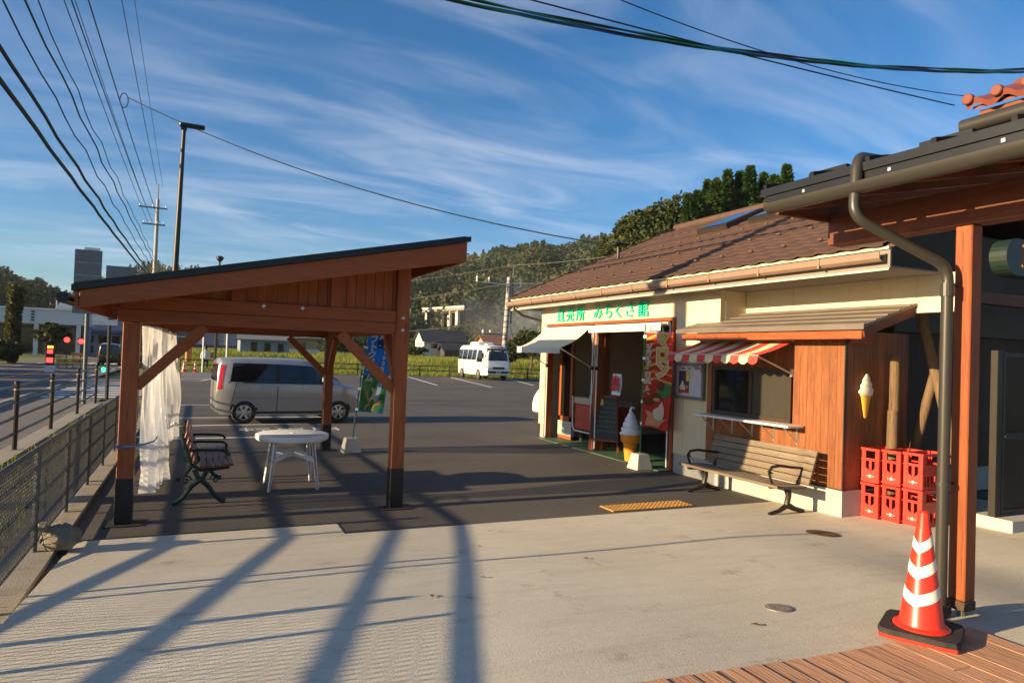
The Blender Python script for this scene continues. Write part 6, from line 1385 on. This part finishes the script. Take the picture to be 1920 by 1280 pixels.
def arrow_board(label, x):
    t_ = thing('arrow_board', label, 'road sign', (x, 50, 0)); part('board', MB().box(x-0.36, x+0.36, 50, 50.04, 0.33, 0.66), mat('yellow_board', (0.50,0.36,0.03), 0.5), t_)
    part('arrow', MB().prism([(x-0.28,0.47),(x+0.08,0.47),(x+0.08,0.40),(x+0.29,0.495),(x+0.08,0.59),(x+0.08,0.52),(x-0.28,0.52)], 'y', 49.985, 49.999), mat('dark_red_arrow', (0.30,0.015,0.015), 0.5), t_); part('leg', MB().box(x-0.25, x-0.2, 50, 50.04, 0, 0.33).box(x+0.2, x+0.25, 50, 50.04, 0, 0.33), M['steel_grey'], t_)
arrow_board('yellow board with a red arrow, left one of two on the road', -7.55); arrow_board('yellow board with a red arrow, right one beside the sign pole', -6.80)
bl = thing('work_barrier', 'low orange striped road works barrier behind the arrow boards', 'barrier', (-7.3, 54, 0)); part('bar', MB().box(-7.7, -6.8, 54, 54.05, 0.75, 0.95), M['orange'], bl); part('leg', MB().box(-7.6, -7.55, 54, 54.05, 0, 0.75).box(-6.95, -6.9, 54, 54.05, 0, 0.75), M['steel_grey'], bl)
gb = single('beacon_light', MB().lathe([(0.0,0),(0.05,0.02),(0.06,0.10),(0.0,0.13)], (-2.45,22.9,0.92), 10), green_l, 'small green beacon on the handrail end by the sign pole', 'light', base=(-2.45,22.9,0.92))
# small cones, worker and blind panels across the car park
def small_cone(label, x, y):
    t_ = thing('traffic_cone', label, 'cone', (x, y, 0), group='cones across the car park'); part('cone_body', MB().lathe([(0.19,0.0),(0.19,0.03),(0.13,0.04),(0.03,0.70),(0,0.71)], (x,y,0), 14), M['red_cone'], t_, smooth=True)
    for z in (0.22, 0.44): part('reflective_band', MB().lathe([(0.133-0.1515*(z-0.04)+0.003,z),(0.133-0.1515*(z+0.04)+0.003,z+0.09)], (x,y,0), 14), M['reflect_white'], t_)
small_cone('small red cone across the car park, leftmost beside the white pole', -0.75, 48.7); small_cone('small red cone across the car park, right beside the white pole', -0.10, 48.7)
small_cone('small red cone seen through the silver car window', 4.9, 49.2); small_cone('small red cone seen over the silver car bonnet', 5.6, 49.2)
def person(x, y):
    p = thing('person', 'person in a white shirt and dark trousers standing beyond the car park', 'person', (x, y, -0.1))
    me = bpy.data.meshes.new('body'); 
    V_ = [(0,0,0.92),(0,0,1.12),(0,0,1.32),(0,0,1.46),(0,0,1.56),(0,-0.01,1.66),(0.11,0,0.84),(0.12,-0.03,0.48),(0.12,0.02,0.08),(0.13,-0.12,0.04),(-0.11,0,0.84),(-0.12,0.03,0.48),(-0.12,0.06,0.08),(-0.13,-0.08,0.04),(0.20,0,1.40),(0.27,0.02,1.14),(0.26,-0.10,0.92),(-0.20,0,1.40),(-0.27,0.02,1.14),(-0.24,-0.12,0.94)]
    E_ = [(0,1),(1,2),(2,3),(3,4),(4,5),(0,6),(6,7),(7,8),(8,9),(0,10),(10,11),(11,12),(12,13),(3,14),(14,15),(15,16),(3,17),(17,18),(18,19)]
    rr = [.15,.145,.16,.09,.06,.105,.10,.07,.05,.045,.10,.07,.05,.045,.075,.055,.04,.075,.055,.04]
    me.from_pydata(V_, E_, []); o = link('body', me, p); sk = o.modifiers.new('s', 'SKIN')
    for i, r_ in enumerate(rr): me.skin_vertices[0].data[i].radius = (r_, r_*0.85)
    me.skin_vertices[0].data[0].use_root = True
    o.modifiers.new('d', 'SUBSURF').levels = 1
    m_ = bpy.data.materials.new('clothed_figure'); m_.use_nodes = True; t = m_.node_tree; b = t.nodes['Principled BSDF']; b.inputs['Roughness'].default_value = 0.85
    tcn = t.nodes.new('ShaderNodeTexCoord'); sp_ = t.nodes.new('ShaderNodeSeparateXYZ'); t.links.new(tcn.outputs['Object'], sp_.inputs[0])
    c_ = tmix(t, trange(t, sp_.outputs[2], 0.93, 0.95), (0.015,0.018,0.03), (0.72,0.72,0.72)); c_ = tmix(t, trange(t, sp_.outputs[2], 1.49, 1.51), c_, (0.40,0.24,0.16)); t.links.new(c_, b.inputs['Base Color'])
    me.materials.append(m_)
    part('hair', MB().lathe([(0.02,1.79),(0.08,1.775),(0.115,1.70),(0.112,1.64),(0.06,1.60)], (0,0.025,0), 12), M['black'], p, local=True, smooth=True)
person(0.50, 51.0)
vw = single('safety_vest_stack', MB().box(-0.75, -0.35, 51.2, 51.5, 0.6, 1.75).box(0.75, 1.15, 51.3, 51.5, 0.9, 1.3), mat('orange_sheet', (0.62,0.24,0.08), 0.8, scale=3, var=0.35), 'orange and tan road works sheeting beyond the parking fence', 'sheeting', bevel=0.08, base=(0,51.3,0.6))
def panel_sign(label, x0, x1, y, z0, z1, px):
    t_ = thing('roadside_sign', label, 'sign', ((x0+x1)/2, y, 0)); n = 4
    for k in range(n): part('board', MB().box(x0, x1, y+0.03, y+0.06, z0+(z1-z0)*k/n+.004, z0+(z1-z0)*(k+1)/n-.004), mat('grey_panel', (0.28,0.28,0.29), 0.6), t_)
    part('pole', MB().tube([(px,y-0.03,0), (px,y-0.03,z1+0.15)], 0.05, 8), M['white_metal'], t_)
panel_sign('grey slatted panel on a white pole behind the parking fence, left one', -0.15, 1.05, 49.3, 1.80, 2.95, 0.33); panel_sign('grey slatted panel on a white pole above the silver car', 1.25, 2.35, 49.5, 1.80, 2.95, 1.77)
single('dark_column', MB().box(1.02, 1.14, 49.9, 50.0, 0, 3.2), M['brown_post'], 'dark narrow column between the two grey panels', 'column', base=(1.08,49.95,0))

# houses
def house(name, label, x0, x1, y0, y1, h, ridge, wall, roof, axis='x', base=0.0, wins=(), over=0.5):
    t_ = thing(name, label, 'house', ((x0+x1)/2, y0, base)); b0 = base
    part('wall', MB().box(x0, x1, y0, y1, b0-0.5, b0+h), wall, t_)
    if axis == 'x':       # ridge along x
        ym = (y0+y1)/2; part('gable', MB().prism([(y0,b0+h),(y1,b0+h),(ym,b0+ridge-0.12)], 'x', x0, x1), wall, t_)
        for s_, ya in ((0, y0-over), (1, y1+over)):
            part('roof', MB().add([(x0-over,ya,b0+h-0.25),(x1+over,ya,b0+h-0.25),(x1+over,ym,b0+ridge),(x0-over,ym,b0+ridge),(x0-over,ya,b0+h-0.1),(x1+over,ya,b0+h-0.1),(x1+over,ym,b0+ridge+.15),(x0-over,ym,b0+ridge+.15)], [(0,3,2,1),(4,5,6,7),(0,1,5,4),(1,2,6,5),(2,3,7,6),(3,0,4,7)]), roof, t_)
    else:
        xm = (x0+x1)/2; part('gable', MB().prism([(x0,b0+h),(x1,b0+h),(xm,b0+ridge-0.12)], 'y', y0, y1), wall, t_)
        for xa in (x0-over, x1+over):
            part('roof', MB().add([(xa,y0-over,b0+h-0.25),(xa,y1+over,b0+h-0.25),(xm,y1+over,b0+ridge),(xm,y0-over,b0+ridge),(xa,y0-over,b0+h-0.1),(xa,y1+over,b0+h-0.1),(xm,y1+over,b0+ridge+.15),(xm,y0-over,b0+ridge+.15)], [(0,3,2,1),(4,5,6,7),(0,1,5,4),(1,2,6,5),(2,3,7,6),(3,0,4,7)]), roof, t_)
    for wx, wz, ww, wh in wins:
        w_ = part('window', MB().box(wx-ww/2-.06, wx+ww/2+.06, y0-0.05, y0-0.002, b0+wz-.06, b0+wz+wh+.06), M['bronze'], t_); part('pane', MB().box(wx-ww/2, wx+ww/2, y0-0.07, y0-0.051, b0+wz, b0+wz+wh), M['glass_dark'], w_)
    return t_
slate = mat('dark_slate_roof', (0.03,0.032,0.038), 0.6, scale=1.5, var=0.3); rtile = mat('rust_roof', (0.22,0.09,0.06), 0.8, var=0.2); gwall = mat('pale_house_wall', (0.52,0.50,0.46), 0.8, var=0.06); bwall = mat('blue_grey_wall', (0.20,0.24,0.30), 0.8, var=0.08); ywall = mat('tan_house_wall', (0.40,0.27,0.13), 0.8, var=0.1); dwall = mat('dark_wood_wall', (0.05,0.045,0.04), 0.8, var=0.1)
house('farm_house', 'white farmhouse with a dark hipped roof left of the minibus', 40.0, 48.6, 128, 134, 3.3, 5.5, gwall, slate, 'x', 0.9, ((42,1.9,1.2,0.8),(46.5,1.9,1.5,0.8)))
house('shed', 'dark timber shed in front of the white farmhouse', 43.2, 48.0, 125, 127.5, 1.8, 2.7, dwall, slate, 'x', 0.8)
house('farm_house', 'house with a rusty red roof behind the minibus', 46.5, 51.5, 112, 117, 2.9, 4.3, ywall, rtile, 'x', 0.9, ((48.5,1.2,1.0,0.9),))
house('farm_house', 'low blue grey building above the silver car', 4.2, 9.3, 80, 86, 2.4, 3.4, bwall, mat('grey_sheet_roof', (0.16,0.18,0.20), 0.6), 'x', 0.3, ((5.6,1.0,0.55,0.9),(7.0,1.0,0.55,0.9),(8.4,1.0,0.5,0.9)))
house('farm_house', 'tan house with a grey roof seen under the shelter beam', 10.6, 14.6, 95, 100, 2.6, 3.7, ywall, mat('grey_tile_roof', (0.14,0.14,0.145), 0.7), 'x', 0.7, ((12.5,1.0,1.2,0.8),))
single('white_wall', MB().box(9.6, 14.5, 92, 92.2, 0.3, 1.7), mat('long_white_wall', (0.55,0.55,0.55), 0.8), 'low whitish garden wall before the tan house', 'wall', base=(12,92,0.3))
house('farm_house', 'cream two storey house with a blue roof behind the parking sign', -13.0, -7.6, 97, 103, 2.9, 4.3, mat('cream_house_wall', (0.40,0.36,0.29), 0.8), mat('blue_tile_roof', (0.035,0.05,0.10), 0.5), 'x', 0.0, ((-12,1.6,0.8,0.8),(-10.6,1.6,0.8,0.8),(-9.2,1.6,0.8,0.8),(-12,0.4,0.8,0.8),(-9.4,0.4,1.0,0.8)))
wb_ = thing('roadside_building', 'long low white building with a pointed gable beyond the road', 'building', (-19, 90, 0))
wm = mat('white_building_paint', (0.50,0.52,0.56), 0.7, var=0.05)
part('fascia_band', MB().box(-30, -11.6, 88, 97, 3.45, 5.0), wm, wb_); part('cap', MB().box(-30.2, -11.4, 87.8, 97.2, 5.0, 5.12), M['white'], wb_); part('back_wall', MB().box(-30, -11.8, 94, 97, 0, 3.45), mat('dim_wall', (0.25,0.27,0.30), 0.8), wb_)
for x in (-28,-22.0,-19.6,-15.9,-12.0): part('column', MB().box(x-0.2, x+0.2, 88.2, 88.6, 0, 3.449), wm, wb_)
part('gable', MB().prism([(-14.2,5.125),(-12.4,5.125),(-12.75,6.55),(-13.25,6.55)], 'y', 87.6, 92), M['white'], wb_)
for x0, x1 in ((-21.8,-19.8),(-19.3,-16.2),(-15.6,-12.3)):
    f = part('shopfront', MB().box(x0, x1, 93.8, 93.99, 0.2, 3.3), M['bronze'], wb_); part('pane', MB().box(x0+0.15, x1-0.15, 93.7, 93.79, 0.4, 3.1), M['glass_dark'], f)
for k in range(4): part('facade_letter', MB().box(-16.35, -16.05, 87.95, 87.999, 3.7+0.3*k, 3.9+0.3*k), M['bronze'], wb_)

# ------------------------------------------------------------------ trees and shrubs
bark = mat('bark', (0.10,0.075,0.05), 0.9, scale=3, stretch=(6,6,1), var=0.3, bump=0.6, bscale=10)
lm_cedar = leafmat('cedar_leaf', False, (0.022,0.06,0.012), (0.055,0.11,0.022), 0.25, 0.7); lm_oak = leafmat('oak_leaf', False, (0.035,0.055,0.014), (0.075,0.085,0.025), 0.25, 0.6); lm_hedge = leafmat('hedge_leaf', False, (0.020,0.032,0.010), (0.06,0.06,0.02), 0.2, 1.2); lm_ivy = leafmat('ivy_leaf', False, (0.035,0.055,0.010), (0.09,0.085,0.02), 0.3, 2)
def conifer_meshes(h, seed, n=3600):
    rg = np.random.RandomState(seed); t_ = rg.random(n)**0.75; r = (1-t_)**1.05*h*0.20+0.05
    an = rg.random(n)*6.283; whorl = 0.75+0.25*np.sin(t_*h*3.2+an*2); rr = r*whorl*(0.35+0.75*rg.random(n)**0.5)
    c = np.stack([np.cos(an)*rr, np.sin(an)*rr, h*0.10+t_*h*0.9-rr*0.25], 1)
    me = mesh_from_quads('crown', quads_np(c, h*0.020, rg, 0.7, 1.5), lm_cedar)
    tk = MB().tube([(0,0,-0.3),(0.03,0,h*0.5),(0,0,h*0.96)], [h*0.016,h*0.010,0.02], 8)
    for k in range(9):
        z = h*(0.18+0.08*k); a = k*2.4; l_ = (1-z/h)*h*0.14; tk.tube([(0,0,z),(math.cos(a)*l_,math.sin(a)*l_,z-l_*0.1)], [0.05,0.015], 5)
    return me, tk.mesh('trunk', bark, smooth=True)
def broad_meshes(h, w, seed, n=4200, lm=None, ls=0.2):
    rg = np.random.RandomState(seed); nb = 16; cc = rg.normal(size=(nb,3)); cc /= np.linalg.norm(cc, axis=1)[:,None]; cc *= (0.45+0.35*rg.random((nb,1))); cc = cc*np.array([w/2, w/2, h*0.33])+np.array([0,0,h*0.62])
    k = rg.randint(0, nb, n); d = rg.normal(size=(n,3)); d /= np.linalg.norm(d, axis=1)[:,None]; c = cc[k]+d*(0.6+0.5*rg.random((n,1)))*np.array([w*0.19, w*0.19, h*0.13])
    me = mesh_from_quads('crown', quads_np(c, ls, rg, 0.9), lm or lm_oak)
    tk = MB().tube([(0,0,-0.3),(0.1,0,h*0.3),(0,0.05,h*0.6)], [h*0.03,h*0.022,h*0.012], 8)
    for p in cc[:9]: tk.tube([(0.05,0,h*0.33), tuple((p+np.array([0,0,h*0.3]))/2), tuple(p)], [h*0.012,h*0.008,0.03], 5)
    return me, tk.mesh('trunk', bark, smooth=True)
def plant(name, label, cat, meshes, x, y, z, s=1.0, rz=0.0, group=None):
    t_ = thing(name, label, cat, (x, y, z), rz, group); t_.scale = (s,s,s); link('trunk', meshes[1], t_); link('crown', meshes[0], t_); return t_
CM = [conifer_meshes(12, 31), conifer_meshes(12, 32), conifer_meshes(12, 33)]; BMs = [broad_meshes(10, 8, 41), broad_meshes(10, 9, 42)]
bank = MB(); bank.grid(lambda u, v: (26+u*60, 26+v*46, 8.5*smooth01(0, 0.75, u*0.9+0.05)*smooth01(0, 0.35, v)-0.3), 30, 24); struct('wooded_bank', bank, M['earth_forest'], smooth=True)
CE = [(41.8,40.0,17.3,9.5,'tallest of the row at its right end'), (39.5,39.0,15.9,9.5,'in front of the tallest at the right end'), (41.4,42.0,17.0,9.5,'second top from the right end'), (39.0,41.0,17.0,9.5,'third top from the right, broad'), (38.9,42.0,16.8,9.5,'just left of the broad top'), (37.6,42.0,16.7,9.5,'pointed top in the middle of the row'), (35.6,41.0,15.5,9.5,'low top in the middle of the row'), (37.3,44.0,16.4,8.0,'with a sharp tip left of the middle'), (34.6,42.0,14.7,8.0,'short one left of the sharp tip'), (33.0,41.0,14.1,8.0,'lowest at the left end of the row')]
for i, (x, y, top, h, d) in enumerate(CE):
    t_ = plant('cedar_tree', 'cedar over the shop roof, '+d, 'tree', CM[i % 3], x, y, top-h, h/12*1.0, i*1.3, 'cedars over the shop roof'); t_.scale = (h/12*1.2, h/12*1.2, h/12*1.03)
BT = [(34.7,44.0,15.8,8.0,'dark rounded tree left of the cedars over the shop roof'), (33.7,45.0,15.1,7.5,'dark broad tree, second left of the cedars over the shop roof'), (32.8,46.0,14.5,7.0,'dark leafy tree with a notch over the shop roof'), (31.4,46.0,13.7,6.5,'dark tree at the left end of the clump over the shop roof'), (30.8,47.0,12.3,5.0,'small dark tree just above the vent pipe on the shop roof'), (30.6,42.0,12.2,6.0,'lower dark tree in front of the clump over the shop roof'), (41.0,38.0,15.6,7.0,'thin broad tree at the right end behind the canopy gutter'), (31.1,49.0,11.6,4.0,'lowest small tree sloping down beside the shop roof edge')]
for i, (x, y, top, h, d) in enumerate(BT): plant('broadleaf_tree', d, 'tree', BMs[i % 2], x, y, top-h, h/10, i*2.1)
plant('bush', 'dark green bush at the shop corner behind the awning', 'bush', broad_meshes(4.4, 4.5, 51, 2600, lm_oak, 0.11), 27.2, 55, 0.2, 1.0); plant('bush', 'round dark bush in front of the farmhouse', 'bush', broad_meshes(4.2, 4.6, 52, 1400, lm_hedge, 0.2), 50.0, 124, 0.6); plant('bush', 'dark bush behind the minibus pole', 'bush', broad_meshes(3.2, 2.6, 53, 1200, lm_hedge, 0.14), 27.4, 60, 0.3)
for i, (x, y, h, w_, lab) in enumerate(((16.5,86,3.6,4,'dark tree under the shelter beam near the tan house'),(31.5,118,3.0,5,'bush left of the white farmhouse'),(36.5,122,2.8,4.5,'bush touching the white farmhouse'),(8.6,96,4.4,6,'dark tree behind the low blue grey building'),(22.5,105,3.2,5,'dark tree behind the blue banner'),(-12.6,78,3.2,3,'small tree before the white roadside building'),(54.5,112,4,5,'bush right of the rusty roofed house'))):
    plant('field_tree', lab, 'tree', broad_meshes(h, w_, 60+i, 900, lm_hedge if i % 2 else lm_oak, 0.18), x, y, 0.4)
# hedge across the road
for i, (x, y, s_, lab) in enumerate(((-12.8,27,1.0,'dark hedge bush across the road, nearest at the left edge'),(-13.0,33,1.1,'dark hedge bush across the road, second from the left edge'),(-12.9,39,1.0,'dark hedge bush across the road behind the ivy trunk'),(-12.9,45,0.95,'dark hedge bush across the road, fourth along'),(-13.0,51,0.9,'dark hedge bush across the road beside the temporary signal'),(-13.1,58,0.9,'dark hedge bush at the far end of the row across the road'))):
    plant('hedge_bush', lab, 'bush', broad_meshes(2.7, 5.6, 80+i, 2200, lm_hedge, 0.13), x, y, -0.55, s_, i*1.1, 'hedge across the road')
iv = thing('ivy_trunk', 'cut off tree trunk wrapped in ivy beyond the road at left', 'tree', (-12.3, 40+20*0.0+20, 0))
ix, iy = -12.25, 60
part('trunk', MB().tube([(ix,iy,-0.2),(ix+0.05,iy,3.0),(ix+0.1,iy,5.35)], [.35,.30,.28], 10), bark, iv, smooth=True)
rg = np.random.RandomState(9); n = 2600; zz = rg.random(n)*5.5+0.1; an = rg.random(n)*6.28; rr = 0.34+0.16*rg.random(n)+0.18*(zz > 5.0); c = np.stack([ix+0.02*zz+np.cos(an)*rr, iy+np.sin(an)*rr, zz], 1)-np.array(OFF[iv.name])
link('ivy_leaves', mesh_from_quads('ivy_leaves', quads_np(c, 0.085, rg, 0.9), lm_ivy), iv)

# thin valley haze
hzm = bpy.data.materials.new('valley_haze'); hzm.use_nodes = True; t = hzm.node_tree; t.nodes.clear()
o_ = t.nodes.new('ShaderNodeOutputMaterial'); pvn = t.nodes.new('ShaderNodeVolumePrincipled'); pvn.inputs['Color'].default_value = (0.85,0.90,0.97,1); pvn.inputs['Density'].default_value = 0.00014; t.links.new(pvn.outputs[0], o_.inputs['Volume'])
hz = link('haze', MB().box(-240, 560, -40, 800, -1.2, 112).mesh('haze', hzm)); hz['kind'] = 'stuff'; tag(hz, 'thin pale valley haze softening the far hills', 'haze')

# drifting smoke before the hill
sm = bpy.data.materials.new('smoke'); sm.use_nodes = True; t = sm.node_tree; t.nodes.clear()
o_ = t.nodes.new('ShaderNodeOutputMaterial'); pvn = t.nodes.new('ShaderNodeVolumePrincipled'); pvn.inputs['Color'].default_value = (0.80,0.86,0.95,1)
tcn = t.nodes.new('ShaderNodeTexCoord'); nz = tnoise(t, tmap(t, tcn.outputs['Object'], (1,1,1.3)), 0.055, 3, 0.5); 
gr = t.nodes.new('ShaderNodeTexGradient'); gr.gradient_type = 'SPHERICAL'; mpn = t.nodes.new('ShaderNodeMapping'); mpn.inputs['Scale'].default_value = (1/22, 1/22, 1/13); t.links.new(tcn.outputs['Object'], mpn.inputs[0]); t.links.new(mpn.outputs[0], gr.inputs[0])
mm = t.nodes.new('ShaderNodeMath'); mm.operation = 'MULTIPLY'; t.links.new(trange(t, nz, 0.38, 0.68), mm.inputs[0]); t.links.new(gr.outputs[1], mm.inputs[1])
m3 = t.nodes.new('ShaderNodeMath'); m3.operation = 'MULTIPLY'; m3.inputs[1].default_value = 0.032; t.links.new(mm.outputs[0], m3.inputs[0]); t.links.new(m3.outputs[0], pvn.inputs['Density']); t.links.new(pvn.outputs[0], o_.inputs['Volume'])
mb = MB(); mb.lathe([(0.01,-13),(14,-10),(20,-4),(22,0),(20,5),(14,10),(0.01,13)], (0,0,0), 20, 1.0, 1.0)
sk_ = link('smoke', mb.mesh('smoke', sm), None, (82, 168, 13)); sk_['kind'] = 'stuff'; tag(sk_, 'thin blue smoke drifting in front of the wooded hill', 'smoke')
